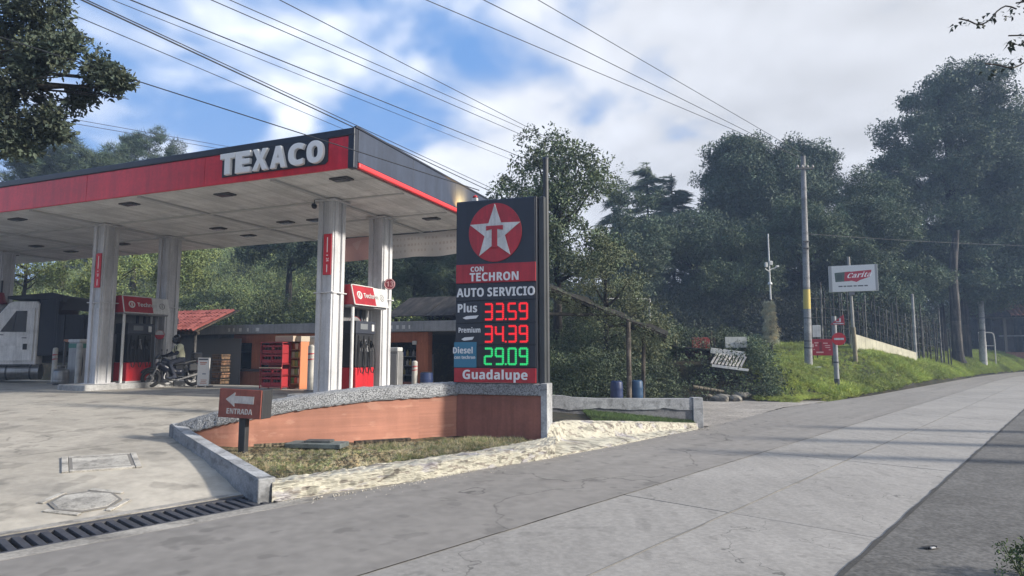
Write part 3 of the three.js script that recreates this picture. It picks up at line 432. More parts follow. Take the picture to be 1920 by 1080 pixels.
  [...word].forEach((c, i) => { const mk = (bs, bt, depth) => { const g = new TextGeometry(c, { font, size: 0.47, depth, curveSegments: 8, bevelEnabled: true, bevelThickness: bt, bevelSize: bs, bevelSegments: 1 }); g.computeBoundingBox(); return g; };
    const g0 = mk(0.022, 0.004, 0.07), b = g0.boundingBox, sx = 0.41 / (b.max.x - b.min.x), sy = 0.47 / (b.max.y - b.min.y), put = (g, z) => { g.translate(-(b.max.x + b.min.x) / 2, -b.min.y, 0); g.scale(sx, sy, 1); return g.translate(cxs[i], CEIL + 0.155, z); };
    part('raised_letter', put(g0, 0.06), wl, o); });
  // columns: boxed steel with open corner channels
  const cmat = M([0.68, 0.68, 0.69], 0.6, { map: rep(TX.streak, 0.6, 0.35) }), cdk = cmat;
  const strip = canvasTex(96, 512, (x, w, h) => { x.fillStyle = '#c8202c'; x.fillRect(0, 0, w, h); x.fillStyle = '#efe6e2'; x.fillRect(42, 40, 12, 190); x.fillRect(38, 262, 22, 12); x.save(); x.translate(62, 300); x.rotate(PI / 2); x.font = 'bold 44px sans-serif'; x.fillText('24', 0, 24); x.restore(); x.fillRect(42, 386, 12, 96); });
  for (const [x, z, red1] of [[-2.12, -2.15, 1], [-2.12, -4.25, 0], [-10.02, -2.2, 1], [-10.04, -4.33, 0], [-18.25, -4.3, 0]]) {
    const y0 = groundAt(x, z) - 0.1, h = CEIL - y0, y = y0 + h / 2;
    const c = part('column', [rbox(0.40, h, 0.40, x, y, z, 0.02), rbox(0.13, h, 0.10, x - 0.155, y, z + 0.20, 0.012), rbox(0.13, h, 0.10, x + 0.155, y, z + 0.20, 0.012), rbox(0.10, h, 0.12, x + 0.20, y, z + 0.14, 0.012), rbox(0.10, h, 0.12, x + 0.20, y, z - 0.14, 0.012), rbox(0.10, h, 0.12, x - 0.20, y, z + 0.14, 0.012), rbox(0.10, h, 0.12, x - 0.20, y, z - 0.14, 0.012)], cmat, o);
    part('collar', rbox(0.56, 0.03, 0.56, x, 3.02, z, 0.01), cdk, c); part('base_plate', rbox(0.62, 0.06, 0.62, x, y0 + 0.25, z, 0.015), cdk, c); part('head_plate', rbox(0.60, 0.05, 0.60, x, CEIL - 0.045, z, 0.012), cdk, c);
    if (red1) board('column_banner', 0.22, 0.98, 0.02, strip, MT.red, o, [x + 0.09, 3.92, z + 0.265], 'narrow red vertical banner with white marks');
  }
  const cam1 = thing('security_camera', 'small black camera under the canopy beside the near column', 'camera', fr(-2.48, -1.92, CEIL - 0.16).toArray(), TH + 0.5);
  part('body', at(lathe([[0, 0.11], [0.055, 0.10], [0.065, 0.0], [0.05, -0.06], [0, -0.07]]), 0, 0, 0, PI / 2, 0, 0), MT.black, cam1); part('bracket', rbox(0.03, 0.16, 0.03, 0, 0.08, -0.02, 0.006), MT.darkSteel, cam1); part('lens', cyl(0.03, 0.03, 0.02, 0, 0, 0.115, 14, PI / 2), MT.glass, cam1);
  { // lit floodlight washing the end fascia
    const p = fr(0.42, -4.72, CEIL + 0.22), fl = thing('flood_light', 'small lit floodlight washing the dark end fascia with amber light', 'floodlight', p.toArray(), TH);
    part('housing', rbox(0.10, 0.09, 0.16, 0.03, -0.03, 0, 0.02), MT.black, fl); part('bracket', rbox(0.34, 0.025, 0.03, -0.20, -0.06, 0, 0.006), MT.darkSteel, fl);
    const gm = M([0.4, 0.3, 0.15], 0.4); gm.emissive.setRGB(1.4, 0.85, 0.30); part('lamp_glass', rbox(0.012, 0.05, 0.12, -0.028, 0.005, 0, 0.004), gm, fl);
    const l = new THREE.SpotLight(new THREE.Color(1.0, 0.56, 0.15), 8, 6, 1.15, 0.9, 2), q = fr(0.36, -4.72, CEIL + 0.24), t = fr(0.0, -4.72, CEIL + 0.52); l.position.copy(q); l.target.position.copy(t); l.castShadow = true; scene.add(l); scene.add(l.target);
  }
  // banner hung under the rear edge, seen from behind
  const bt = canvasTex(1024, 160, (x, w, h) => { x.fillStyle = '#c9c1ba'; x.fillRect(0, 0, w, h); x.fillStyle = '#c79a92'; x.fillRect(0, 0, 290, h); x.fillStyle = '#cfa9a2'; x.beginPath(); x.moveTo(90, 40); x.lineTo(160, 20); x.lineTo(130, 90); x.fill(); x.fillStyle = '#b9aca3'; for (let r = 0; r < 3; r++) for (let k = 0; k < 26; k++) if (hash(k, r, 2) > 0.22) x.fillRect(340 + k * 25, 28 + r * 40, 6 + 12 * hash(k, r, 8), 16); });
  const bn = thing('hanging_banner', 'wide faded white and pink banner hanging under the rear canopy edge', 'banner', fr(-2.55, -DEP + 0.06).toArray(), TH);
  const bm = M([1, 1, 1], 0.9, { double: true, phys: { transmission: 0.35, thickness: 0 } }); bm.map = bt;
  part('cloth', sheetGrid(40, 6, (a, b) => new V3((a - 0.5) * 5.1, CEIL - 0.02 - (1 - b) * (0.74 + 0.02 * Math.sin(a * 21)), 0.03 * Math.sin(a * 9) + 0.04 * Math.sin(a * 23) * (1 - b)), (a, b) => [a, b]), bm, bn, undefined, true);
  part('rod', cyl(0.015, 0.015, 5.1, 0, CEIL - 0.02, 0, 8, 0, 0, PI / 2), MT.darkSteel, bn);
}
// ------------------------------------------------------------------ islands with pumps and lit-box headers
function islandSet(x, z0, z1, labels) {
  const yg = groundAt(x, (z0 + z1) / 2), zc = (z0 + z1) / 2, top = yg + 0.16, p = fr(x, zc, 0);
  const k = thing('pump_island', labels[0], 'island', [p.x, 0, p.z], TH);
  part('kerb', rbox(1.15, 0.34, z0 - z1 + 1.5, 0, top - 0.17, 0, 0.05), M([0.46, 0.46, 0.455], 0.9, { map: rep(TX.concrete, 0.8) }), k);
  const hd = thing('header_box', labels[1], 'sign box', [p.x, 0, p.z], TH);          // hung between the two columns
  const L = z0 - z1 - 0.62, w0 = -L / 2, redL = L * 0.62;
  const prof = shape([[-0.48, 2.78], [-0.36, 3.24], [0.36, 3.24], [0.48, 2.78]]);
  const seg = (a, b, m, nm, par, lab) => part(nm, extr(prof, b - a, 0.012).translate(0, 0, a), m, par, lab);
  const hr = seg(L / 2 - redL, L / 2, M([0.42, 0.016, 0.028], 0.42, { map: rep(TX.streak, 0.7) }), 'red_box', hd, 'red front part with white mark and lettering');
  const hw = seg(-L / 2, L / 2 - redL - 0.02, MT.whitePaint, 'white_box', hd, 'white rear part with a small round mark');
  // lettering on the sloping flank facing right (+x) and the edge piping
  const tilt = Math.atan2(0.12, 0.46), flank = (g) => { g.rotateX(-tilt); g.rotateY(PI / 2); return g; };
  const txt = new TextGeometry('Techron', { font, size: 0.12, depth: 0.006, curveSegments: 3 }); txt.translate(0.02, -0.05, 0); part('lettering', flank(txt).translate(0.440, 3.01, L / 2 - redL * 0.44), MT.whitePaint, hr);
  const ring = new THREE.TorusGeometry(0.085, 0.022, 6, 20); part('mark', [flank(ring).translate(0.43, 3.01, L / 2 - redL * 0.28), flank(box(0.035, 0.10, 0.01)).translate(0.435, 3.01, L / 2 - redL * 0.28)], MT.whitePaint, hr);
  part('mark', [flank(new THREE.TorusGeometry(0.085, 0.012, 6, 20)).translate(0.43, 3.01, -L / 2 + L * 0.16), flank(box(0.03, 0.09, 0.01)).translate(0.435, 3.01, -L / 2 + L * 0.16)], MT.grey, hw);
  part('piping', [bar([0.375, 3.25, L / 2 + 0.005], [0.495, 2.77, L / 2 + 0.005], 0.016), bar([-0.375, 3.25, L / 2 + 0.005], [-0.495, 2.77, L / 2 + 0.005], 0.016), bar([0.375, 3.255, L / 2], [0.375, 3.255, L / 2 - redL], 0.014), bar([0.495, 2.77, L / 2], [0.495, 2.77, L / 2 - redL], 0.014)], MT.whitePaint, hr);
  part('under_tray', rbox(0.84, 0.05, L, 0, 2.745, 0, 0.01), MT.grey, hd);
  const pn = thing('service_panel', labels[2], 'panel', [p.x, 0, p.z], TH);
  part('panel', rbox(0.06, 2.72 - top, L + 0.05, -0.16, (2.72 + top) / 2, 0, 0.01), M([0.20, 0.20, 0.205], 0.7, { map: rep(TX.streak, 0.7) }), pn);
  part('post', [cyl(0.04, 0.04, 2.72 - top, 0.36, (2.72 + top) / 2, L / 2 - 0.10, 12), cyl(0.03, 0.03, 2.72 - top, -0.05, (2.72 + top) / 2, -L / 2 + 0.2, 10)], MT.whitePaint, pn, 'white pipe post');
  part('duct', [box(0.05, 2.72 - top, 0.05, -0.1, (2.72 + top) / 2, -L / 2 + 0.38), box(0.05, 2.72 - top, 0.06, -0.1, (2.72 + top) / 2, -L / 2 + 0.62)], MT.dark, pn);
  const d = thing('fuel_dispenser', labels[3], 'fuel pump', [p.x, top, p.z], TH), q = L * 0.5, zc2 = 0.12;
  part('base_panel', rbox(0.56, 0.56, q + 0.04, 0.12, 0.30, zc2, 0.03), MT.redBright, d, 'red lower panel'); part('plinth', rbox(0.60, 0.05, q + 0.10, 0.12, 0.02, zc2, 0.01), MT.white, d);
  part('body', rbox(0.50, 0.92, q, 0.12, 1.04, zc2, 0.02), MT.black, d); const head = part('head', rbox(0.56, 0.32, q + 0.08, 0.12, 1.56, zc2, 0.025), MT.dark, d);
  part('screen', [rbox(0.012, 0.14, q * 0.42, 0.405, 1.58, zc2 + 0.10, 0.004)], M([0.16, 0.17, 0.18], 0.15), head); part('card_reader', rbox(0.03, 0.17, 0.10, 0.40, 1.56, zc2 - q * 0.38, 0.008), MT.whitePaint, head);
  for (let i = 0; i < 3; i++) { const z = zc2 + (i - 1) * q * 0.30; const n = part('nozzle', [rbox(0.05, 0.20, 0.05, 0.40, 1.16, z, 0.012, 0, 0, 0.25), bar([0.43, 1.08, z], [0.46, 0.96, z], 0.018), rbox(0.02, 0.10, 0.03, 0.45, 1.12, z, 0.006)], i === 1 ? MT.grey : MT.black, d); part('hose', tube([[0.42, 1.24, z], [0.54, 1.0, z + 0.04], [0.55, 0.55, z + 0.05], [0.50, 0.42, z + 0.07], [0.43, 0.75, z + 0.09], [0.38, 1.36, z + 0.05]], 0.014, 26, 6), MT.rubber, n); part('boot', rbox(0.02, 0.24, 0.10, 0.375, 1.10, z, 0.006), M([0.07, 0.07, 0.075], 0.5), d); }
  return { p, top, L };
}
const I1 = islandSet(-2.12, -2.15, -4.25, ['concrete pump island under the canopy corner nearest the price sign', 'red and white header box between the two columns nearest the price sign', 'grey service panel between the two columns nearest the price sign', 'black and red fuel pump nearest the price sign']);
const I2 = islandSet(-10.03, -2.2, -4.33, ['concrete pump island left, in front of the motorcycle', 'red and white header box between the left pair of columns', 'grey service panel between the left pair of columns', 'black and red fuel pump at the left island beside the motorcycle']);
function discSign(name, label, x, z, y, r, c1, c2, half) {
  const p = fr(x, z, y), o = thing(name, label, 'round sign', [p.x, p.y, p.z], TH + 0.45);
  part('disc', cyl(r, r, 0.02, 0, 0, 0, 28, PI / 2), c1, o);
  if (half) part('lower_half', at(new THREE.CylinderGeometry(r * 0.93, r * 0.93, 0.01, 20, 1, false, PI / 2, PI), 0, 0, 0.012, PI / 2, 0, PI), c2, o);
  else { part('rim', at(new THREE.TorusGeometry(r * 0.88, 0.012, 6, 26), 0, 0, 0.012), c2, o); const t = new TextGeometry('13', { font, size: r * 0.9, depth: 0.005, curveSegments: 3 }); t.translate(-r * 0.62, -r * 0.42, 0.012); part('lettering', t, c2, o); }
  part('stem', bar([0, 0, -0.01], [-0.10, 0, -0.16], 0.012), MT.darkSteel, o);
}
discSign('round_sign', 'round dark red sign fixed high on the rear right column', -1.72, -4.1, 3.42, 0.15, M([0.20, 0.02, 0.03], 0.5), M([0.50, 0.30, 0.30], 0.5), false);
discSign('round_sign', 'round red and white disc hanging over the pump nearest the price sign', -1.98, -2.95, 2.35, 0.16, MT.redBright, MT.whitePaint, true);
discSign('round_sign', 'round red and white disc over the front of the left pump', -9.85, -2.85, 2.22, 0.16, MT.red, MT.white, true);
discSign('round_sign', 'round white disc with red top on the left service panel', -9.6, -3.75, 2.15, 0.14, MT.red, MT.white, true);
// ------------------------------------------------------------------ station building (front along z = -10.5 in the canopy frame)
{
  const o = thing('station_building', 'low station building with grey flat roof edge and orange walls', 'building', [AX[0], 0, AX[1]], TH), Z = -10.5, G = -0.1, RT = 2.38;
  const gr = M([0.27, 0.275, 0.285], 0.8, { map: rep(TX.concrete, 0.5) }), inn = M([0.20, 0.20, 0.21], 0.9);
  // front wall pieces between openings: [x0, x1, y0, y1]
  const W = (x0, x1, y0, y1, m = MT.orange, z = Z) => rbox(x1 - x0, y1 - y0, 0.16, (x0 + x1) / 2, (y0 + y1) / 2, z - 0.08, 0.008);
  part('wall', [W(-13.45, -13.17, G, RT), W(-12.45, -12.02, G, RT), W(-11.3, -8.6, G, RT), W(-13.17, -12.45, 2.02, RT), W(-12.02, -11.3, 2.02, RT), W(-6.9, -4.06, 2.0, RT)], MT.orange, o);
  part('wall', [W(-19, -14.35, G, RT)], M([0.16, 0.16, 0.165], 0.9, { map: rep(TX.streak, 0.6) }), o, 'grey wall under the tiled roof');
  part('wall', [W(-14.35, -13.45, 1.95, RT)], gr, o);
  part('pillar', rbox(0.50, RT - G, 0.34, -4.32, (RT + G) / 2, Z - 0.10, 0.02), MT.orange, o);
  part('pillar', rbox(0.30, RT - G, 0.30, -6.85, (RT + G) / 2, Z - 0.10, 0.02), MT.orange, o);
  part('wall', [rbox(6.0, 0.62, 0.14, -4.1, 0.30 + G, Z - 0.5, 0.01)], M([0.40, 0.15, 0.085], 0.9, { map: rep(TX.streak, 0.5) }), o, 'low orange wall of the open bay');
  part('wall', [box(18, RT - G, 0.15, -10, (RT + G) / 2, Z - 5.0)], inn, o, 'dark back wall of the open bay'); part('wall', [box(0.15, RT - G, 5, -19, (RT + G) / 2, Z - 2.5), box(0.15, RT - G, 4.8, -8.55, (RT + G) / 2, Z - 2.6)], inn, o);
  part('wall', [rbox(0.2, RT - G, 4.6, -1.1, (RT + G) / 2, Z - 2.5, 0.01)], M([0.14, 0.17, 0.20], 0.8), o, 'blue grey end wall');
  part('roof', rbox(18.6, 0.32, 6.0, -10.0, RT + 0.17, Z - 2.55, 0.02), gr, o, 'flat concrete roof slab'); part('roof_edge', [rbox(18.7, 0.37, 0.14, -10.0, RT + 0.19, Z + 0.45, 0.015)], M([0.31, 0.32, 0.335], 0.75, { map: rep(TX.streak, 0.5) }), o, 'grey band along the roof edge with faint white marks');
  for (const [x, w] of [[-13.2, 0.10], [-12.95, 0.08], [-12.6, 0.13], [-12.2, 0.08], [-11.7, 0.18], [-5.6, 0.14], [-5.35, 0.07], [-5.1, 0.10], [-4.85, 0.13], [-4.6, 0.06]]) part('white_mark', rbox(w, 0.14, 0.006, x, RT + 0.17, Z + 0.524, 0.002), MT.whitePaint, o);
  const door = part('door', rbox(0.90, 0.95, 0.06, -13.9, G + 0.50, Z - 0.05, 0.01), M([0.13, 0.155, 0.185], 0.6, { map: rep(TX.streak, 0.7) }), o, 'grey blue door with a barred window');
  part('frame', [rbox(0.08, 2.0, 0.10, -14.36, G + 1.0, Z - 0.04, 0.01), rbox(0.08, 2.0, 0.10, -13.46, G + 1.0, Z - 0.04, 0.01), rbox(0.86, 0.08, 0.10, -13.9, 1.92, Z - 0.04, 0.01)], gr, door);
  part('pane', box(0.84, 0.94, 0.02, -13.9, 1.38, Z - 0.09), MT.glass, door); for (let i = 0; i < 4; i++) part('window_bar', rbox(0.025, 0.94, 0.02, -14.2 + i * 0.2, 1.38, Z - 0.03, 0.006), MT.grey, door); part('window_bar', rbox(0.84, 0.025, 0.02, -13.9, 1.40, Z - 0.015, 0.006), MT.grey, door);
  for (const [x0, x1] of [[-13.17, -12.45], [-12.02, -11.3]]) { const w = part('window', [rbox(x1 - x0, 0.05, 0.10, (x0 + x1) / 2, 2.0, Z - 0.06, 0.008), rbox(0.05, 1.12, 0.10, x0 + 0.025, 1.43, Z - 0.06, 0.008), rbox(0.05, 1.12, 0.10, x1 - 0.025, 1.43, Z - 0.06, 0.008), rbox(x1 - x0 - 0.1, 0.035, 0.05, (x0 + x1) / 2, 1.66, Z - 0.07, 0.006)], MT.black, o); part('pane', box(x1 - x0 - 0.06, 1.1, 0.02, (x0 + x1) / 2, 1.43, Z - 0.12), MT.glass, w); }
  part('counter', rbox(1.95, 0.10, 0.42, -12.5, 0.90, Z + 0.10, 0.015), M([0.045, 0.035, 0.04], 0.6), o, 'dark counter ledge'); part('counter_front', rbox(1.8, 0.98, 0.10, -12.5, 0.36, Z + 0.06, 0.01), M([0.52, 0.18, 0.085], 0.8, { map: rep(TX.streak, 0.6) }), o, 'bright orange panel under the counter');
  part('floor', box(18, 0.1, 6.2, -10, G + 0.02, Z - 2.7), M([0.22, 0.21, 0.20], 0.9), o);
  const wl = part('wall_lamp', rbox(0.18, 0.14, 0.16, -4.62, 1.98, Z + 0.05, 0.02), MT.white, o);
  // shelf of goods in the bay
  const sh = thing('goods_shelf', 'low shelf stacked with small bottles inside the open bay', 'shelf', fr(-5.1, Z - 0.9, 0).toArray(), TH);
  for (let j = 0; j < 3; j++) part('board', rbox(1.3, 0.03, 0.35, 0, 0.75 + j * 0.36, 0, 0.006), MT.grey, sh); part('side', [rbox(0.03, 1.6, 0.35, -0.65, 0.75, 0), rbox(0.03, 1.6, 0.35, 0.65, 0.75, 0)], MT.grey, sh);
  const cols = [[0.05, 0.09, 0.25], [0.45, 0.45, 0.46], [0.03, 0.03, 0.04], [0.35, 0.28, 0.08]]; for (let j = 0; j < 3; j++) for (let i = 0; i < 9; i++) part('bottle', lathe([[0, 0], [0.05, 0], [0.05, 0.16], [0.02, 0.20], [0.02, 0.24], [0, 0.24]], -0.54 + i * 0.135, 0.77 + j * 0.36, 0, 8), M(cols[Math.floor(hash(i, j, 3) * 4)], 0.4), sh);
}
{ // red tiled lean-to in front of the dark wall
  const o = thing('tiled_lean_to', 'red clay tile lean-to roof with shaded open space below', 'lean-to', fr(-15.1, -8.9, 0).toArray(), TH);
  const tm = [0, 1, 2, 3].map((k) => M([0.24 + 0.045 * k, 0.055 + 0.018 * k, 0.045 + 0.016 * k], 0.85, { map: rep(TX.streak, 2) })), half = new THREE.CylinderGeometry(0.085, 0.105, 0.44, 7, 1, true, -PI / 2, PI);
  const slope = 0.42, tg = half.clone(); tg.rotateX(-PI / 2);
  tm.forEach((m) => { m.side = THREE.DoubleSide; });
  const base = norm(tg);
  for (let r = 0; r < 6; r++) for (let c = 0; c < 24; c++) {
    const m = new THREE.Mesh(base, tm[Math.floor(hash(r, c, 5) * 4)]); m.name = 'tile'; m.castShadow = m.receiveShadow = true;
    const run = r * 0.36; m.position.set(-2.4 + c * 0.205 + 0.02 * (hash(r, c, 1) - 0.5), 2.50 + run * Math.sin(slope) - 0.02 * hash(c, r, 2) + 0.02, 1.0 - run * Math.cos(slope)); m.rotation.x = slope + 0.04 * (hash(r, c, 7) - 0.5); m.rotation.z = 0.06 * (hash(c, r, 4) - 0.5); o.add(m);
  }
  part('roof_boards', rbox(5.0, 0.05, 2.3, 0, 2.88, 0.05, 0.01, slope), MT.wood, o); part('beam', [rbox(5.0, 0.12, 0.10, 0, 2.36, 1.0, 0.01)], MT.wood, o);
  for (const x of [-2.3, 0.1, 2.3]) part('post', rbox(0.10, 2.3, 0.10, x, 1.15, 0.98, 0.01), M([0.20, 0.19, 0.18], 0.8, { map: rep(TX.bark, 1) }), o);
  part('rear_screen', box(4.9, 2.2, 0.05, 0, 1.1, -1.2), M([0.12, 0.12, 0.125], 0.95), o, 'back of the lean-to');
}
{ // dark gabled roof behind, right of the station
  const o = thing('dark_roof_shed', 'shed with a dark brown pitched roof behind the station at the sign', 'shed', [-1.6, 0, -28.5], -0.25);
  const m = M([0.075, 0.062, 0.055], 0.95, { map: rep(TX.bark, 0.4) });
  for (let i = 0; i < 9; i++) part('roof_sheet', rbox(0.60, 0.04, 2.9, -2.9 + i * 0.62, 3.62 + (hash(i, 2, 2) - 0.5) * 0.03, 1.3, 0.01, 0.36), m, o);
  part('roof_rear', rbox(5.7, 0.04, 2.6, -0.35, 3.6, -1.3, 0.01, -0.38), m, o); part('wall', [rbox(5.2, 3.1, 0.12, -0.35, 1.5, 0.4), rbox(0.12, 3.1, 2.4, -2.9, 1.5, -0.8), rbox(0.12, 3.1, 2.4, 2.2, 1.5, -0.8)], M([0.06, 0.055, 0.055], 0.9), o);
  for (const x of [-2.8, 0, 2.2]) part('post', rbox(0.12, 3.1, 0.12, x, 1.5, 2.3), MT.wood, o);
}
// ------------------------------------------------------------------ things standing on the forecourt
const FG = (x, d) => forecourtY(x, d);
function bollard(label, x, d, h, r = 0.075, mark) {
  const o = thing('bollard', label, 'bollard', [x, FG(x, d), -d], 0); part('post', lathe([[0, 0], [r * 1.05, 0], [r, 0.03], [r, h - 0.06], [r * 0.85, h - 0.02], [r * 0.4, h], [0, h]], 0, 0, 0, 16), M([0.66, 0.64, 0.58], 0.55, { map: rep(TX.streak, 1.2) }), o);
  part('foot', rbox(0.26, 0.03, 0.26, 0, 0.01, 0, 0.008), MT.grey, o);
  if (mark) part('mark', [cyl(r * 1.03, r * 1.03, 0.05, 0, h * 0.80, 0, 16, 0, 0, 0.25), cyl(r * 1.03, r * 1.03, 0.04, 0, h * 0.68, 0, 16, 0, 0, 0.25)], M([0.40, 0.03, 0.04], 0.5), o, 'red bands round the top');
}
bollard('white pipe bollard beside the red crate rack and white freezer', -5.62, 18.0, 1.28, 0.085, true);
bollard('white pipe bollard at the left end, in front of the truck tank', -15.05, 21.2, 1.18, 0.075, true);
bollard('white pipe bollard beside the red tank left of the left island', -13.42, 19.95, 1.32, 0.085);
bollard('cream bollard with red bands between the grey cabinet and the orange pillar', -3.38, 22.4, 1.02, 0.10, true);
{
  const c = thing('crate_rack', 'red metal rack of bottle crates beside the station window', 'rack', [-6.9, FG(-6.9, 18.8), -18.8], -0.28), red = M([0.36, 0.03, 0.035], 0.5, { map: rep(TX.streak, 1) });
  part('frame', [-0.36, 0.36].flatMap((x) => [-0.2, 0.2].map((z) => rbox(0.03, 1.36, 0.03, x, 0.68, z, 0.006))), red, c); for (const y of [0.06, 0.40, 0.72, 1.34]) part('shelf', rbox(0.72, 0.03, 0.42, 0, y, 0, 0.006), red, c); part('back_panel', rbox(0.70, 1.3, 0.015, 0, 0.7, -0.205, 0.004), M([0.20, 0.02, 0.024], 0.6), c); part('ledge', rbox(0.74, 0.03, 0.06, 0, 0.61, 0.22, 0.006), M([0.55, 0.42, 0.30], 0.6), c);
  let k = 0; for (const [y, h] of [[0.08, 0.28], [0.42, 0.16], [0.75, 0.26], [1.02, 0.26]]) for (const x of [-0.17, 0.17]) { const b = thing('bottle_crate', ['left red bottle crate at the bottom of the crate rack', 'right red bottle crate at the bottom of the crate rack', 'left low red crate on the second shelf of the rack', 'right low red crate on the second shelf of the rack', 'left red crate on the third shelf of the rack', 'right red crate on the third shelf of the rack', 'topmost left red crate in the rack', 'topmost right red crate in the rack'][k++], 'crate', [-6.9 + x * 0.96, FG(-6.9, 18.8) + y, -18.8 + x * 0.276], -0.28);
    const m = M([0.30 + 0.05 * hash(k, 1, 1), 0.022, 0.028], 0.5); part('floor', box(0.32, 0.02, 0.34, 0, 0.012, 0), m, b); part('wall', [rbox(0.32, h * 0.35, 0.02, 0, h * 0.22, 0.17, 0.005), rbox(0.32, h * 0.22, 0.02, 0, h * 0.82, 0.17, 0.005), rbox(0.02, h, 0.34, -0.155, h / 2, 0, 0.005), rbox(0.02, h, 0.34, 0.155, h / 2, 0, 0.005), rbox(0.32, h, 0.02, 0, h / 2, -0.165, 0.005)], m, b);
    part('bottle', [-0.1, 0, 0.1].flatMap((q) => [-0.09, 0.09].map((z) => lathe([[0, 0], [0.04, 0], [0.04, h * 0.6], [0.015, h * 0.9], [0, h * 0.92]], q, 0.025, z, 7))), M([0.06, 0.025, 0.02], 0.3), b); }
  const y = thing('display_rack', 'yellow and orange display rack of small packets beside the red crate rack', 'rack', [-6.3, FG(-6.3, 19.0), -19.0], -0.45), ym = M([0.62, 0.40, 0.17], 0.6, { map: rep(TX.streak, 1) });
  part('frame', [rbox(0.04, 1.42, 0.34, -0.22, 0.71, 0, 0.01), rbox(0.04, 1.42, 0.34, 0.22, 0.71, 0, 0.01)], M([0.55, 0.20, 0.09], 0.55), y); part('header', rbox(0.5, 0.16, 0.36, 0, 1.46, 0, 0.01), M([0.42, 0.36, 0.28], 0.7), y); part('back_panel', rbox(0.42, 1.36, 0.02, 0, 0.7, -0.15, 0.004), ym, y);
  for (let j = 0; j < 5; j++) { part('shelf', rbox(0.42, 0.02, 0.30, 0, 0.15 + j * 0.25, 0, 0.004), ym, y); for (let i = 0; i < 3; i++) part('packet', rbox(0.11, 0.17, 0.08, -0.13 + i * 0.13, 0.25 + j * 0.25, 0.06, 0.015), M([[0.60, 0.42, 0.10], [0.65, 0.58, 0.40], [0.45, 0.12, 0.05], [0.20, 0.30, 0.08]][Math.floor(hash(i, j, 9) * 4)], 0.5), y); }
  const w = thing('ice_freezer', 'white freezer cabinet with small dark marks and a red foot', 'freezer', [-5.98, FG(-5.98, 19.6), -19.6], -0.36);
  part('cabinet', rbox(0.78, 1.30, 0.55, 0, 0.93, 0, 0.03), MT.whitePaint, w); part('foot', rbox(0.76, 0.30, 0.53, 0, 0.15, 0, 0.01), M([0.34, 0.035, 0.045], 0.6), w, 'red foot'); part('door', rbox(0.70, 1.18, 0.03, 0, 0.93, 0.285, 0.02), MT.whitePaint, w); part('handle', rbox(0.03, 0.30, 0.03, 0.30, 0.95, 0.315, 0.008), MT.darkSteel, w);
  const ft = canvasTex(128, 220, (x, W, H) => { x.fillStyle = '#e9eaea'; x.fillRect(0, 0, W, H); x.fillStyle = '#5b6472'; for (const [a, b, c, d] of [[20, 36, 40, 6], [66, 60, 44, 6], [26, 62, 22, 5], [70, 128, 30, 5], [62, 140, 8, 16], [74, 166, 26, 5]]) x.fillRect(a, b, c, d); x.strokeStyle = '#a03038'; x.lineWidth = 9; x.beginPath(); x.moveTo(24, 104); x.lineTo(44, 84); x.lineTo(44, 106); x.lineTo(66, 86); x.stroke(); });
  const f = new THREE.PlaneGeometry(0.66, 1.12); f.translate(0, 0.93, 0.303); const fm = M([0.92, 0.92, 0.92], 0.5); fm.map = ft; part('print', f, fm, w, undefined, true);
  const bx = thing('cardboard_box', 'pale cardboard box on top of the crate rack', 'box', [-6.62, FG(-6.9, 18.8) + 1.37, -18.95], -0.3); part('carton', rbox(0.62, 0.16, 0.34, 0, 0.08, 0, 0.008), M([0.45, 0.37, 0.29], 0.9), bx); part('flap', rbox(0.60, 0.008, 0.16, 0, 0.164, 0.08, 0.003), M([0.40, 0.33, 0.25], 0.9), bx);
  const g = thing('grey_cabinet', 'grey metal cabinet with a white box on top, right of the rear column', 'cabinet', [-3.95, FG(-3.95, 21.6), -21.6], -0.3);
  part('body', rbox(0.46, 1.24, 0.42, 0, 0.64, 0, 0.02), M([0.22, 0.22, 0.22], 0.6, { map: rep(TX.streak, 1) }), g); part('door', rbox(0.40, 1.10, 0.02, 0, 0.64, 0.215, 0.01), M([0.235, 0.235, 0.235], 0.6), g); part('top_box', rbox(0.40, 0.14, 0.36, 0.02, 1.34, 0, 0.02), MT.whitePaint, g, 'white box on top'); part('handle', rbox(0.02, 0.12, 0.02, -0.14, 0.75, 0.235, 0.005), MT.dark, g); part('side_strip', rbox(0.02, 1.2, 0.02, 0.235, 0.64, 0.2, 0.004), MT.whitePaint, g);
  const d = thing('blue_drum', 'small blue drum with a white mark below the orange pillar', 'drum', [-2.98, FG(-2.98, 22.5), -22.5]); part('drum', lathe([[0, 0.62], [0.20, 0.62], [0.22, 0.60], [0.22, 0.42], [0.235, 0.41], [0.235, 0.38], [0.22, 0.37], [0.22, 0.02], [0, 0]], 0, 0, 0, 18), M([0.03, 0.055, 0.16], 0.5), d); part('mark', [cyl(0.223, 0.223, 0.16, 0, 0.20, 0, 18)], MT.whitePaint, d); part('lid', cyl(0.19, 0.19, 0.03, 0, 0.63, 0, 18), MT.dark, d);
  const s = thing('notice_board', 'white free-standing notice board behind the motorcycle', 'sign', [-9.2, FG(-9.2, 19.25), -19.25], -0.22);
  const st = canvasTex(96, 256, (x, W, H) => { x.fillStyle = '#d9d6d0'; x.fillRect(0, 0, W, H); x.fillStyle = '#3a3a42'; x.fillRect(6, 8, 78, 12); x.fillStyle = '#b06a50'; for (const [a, b, c, e] of [[16, 40, 60, 8], [20, 54, 44, 7], [30, 200, 50, 5], [30, 214, 44, 5], [24, 228, 56, 6]]) x.fillRect(a, b, c, e); x.fillStyle = '#8a8f96'; x.fillRect(40, 140, 30, 12); });
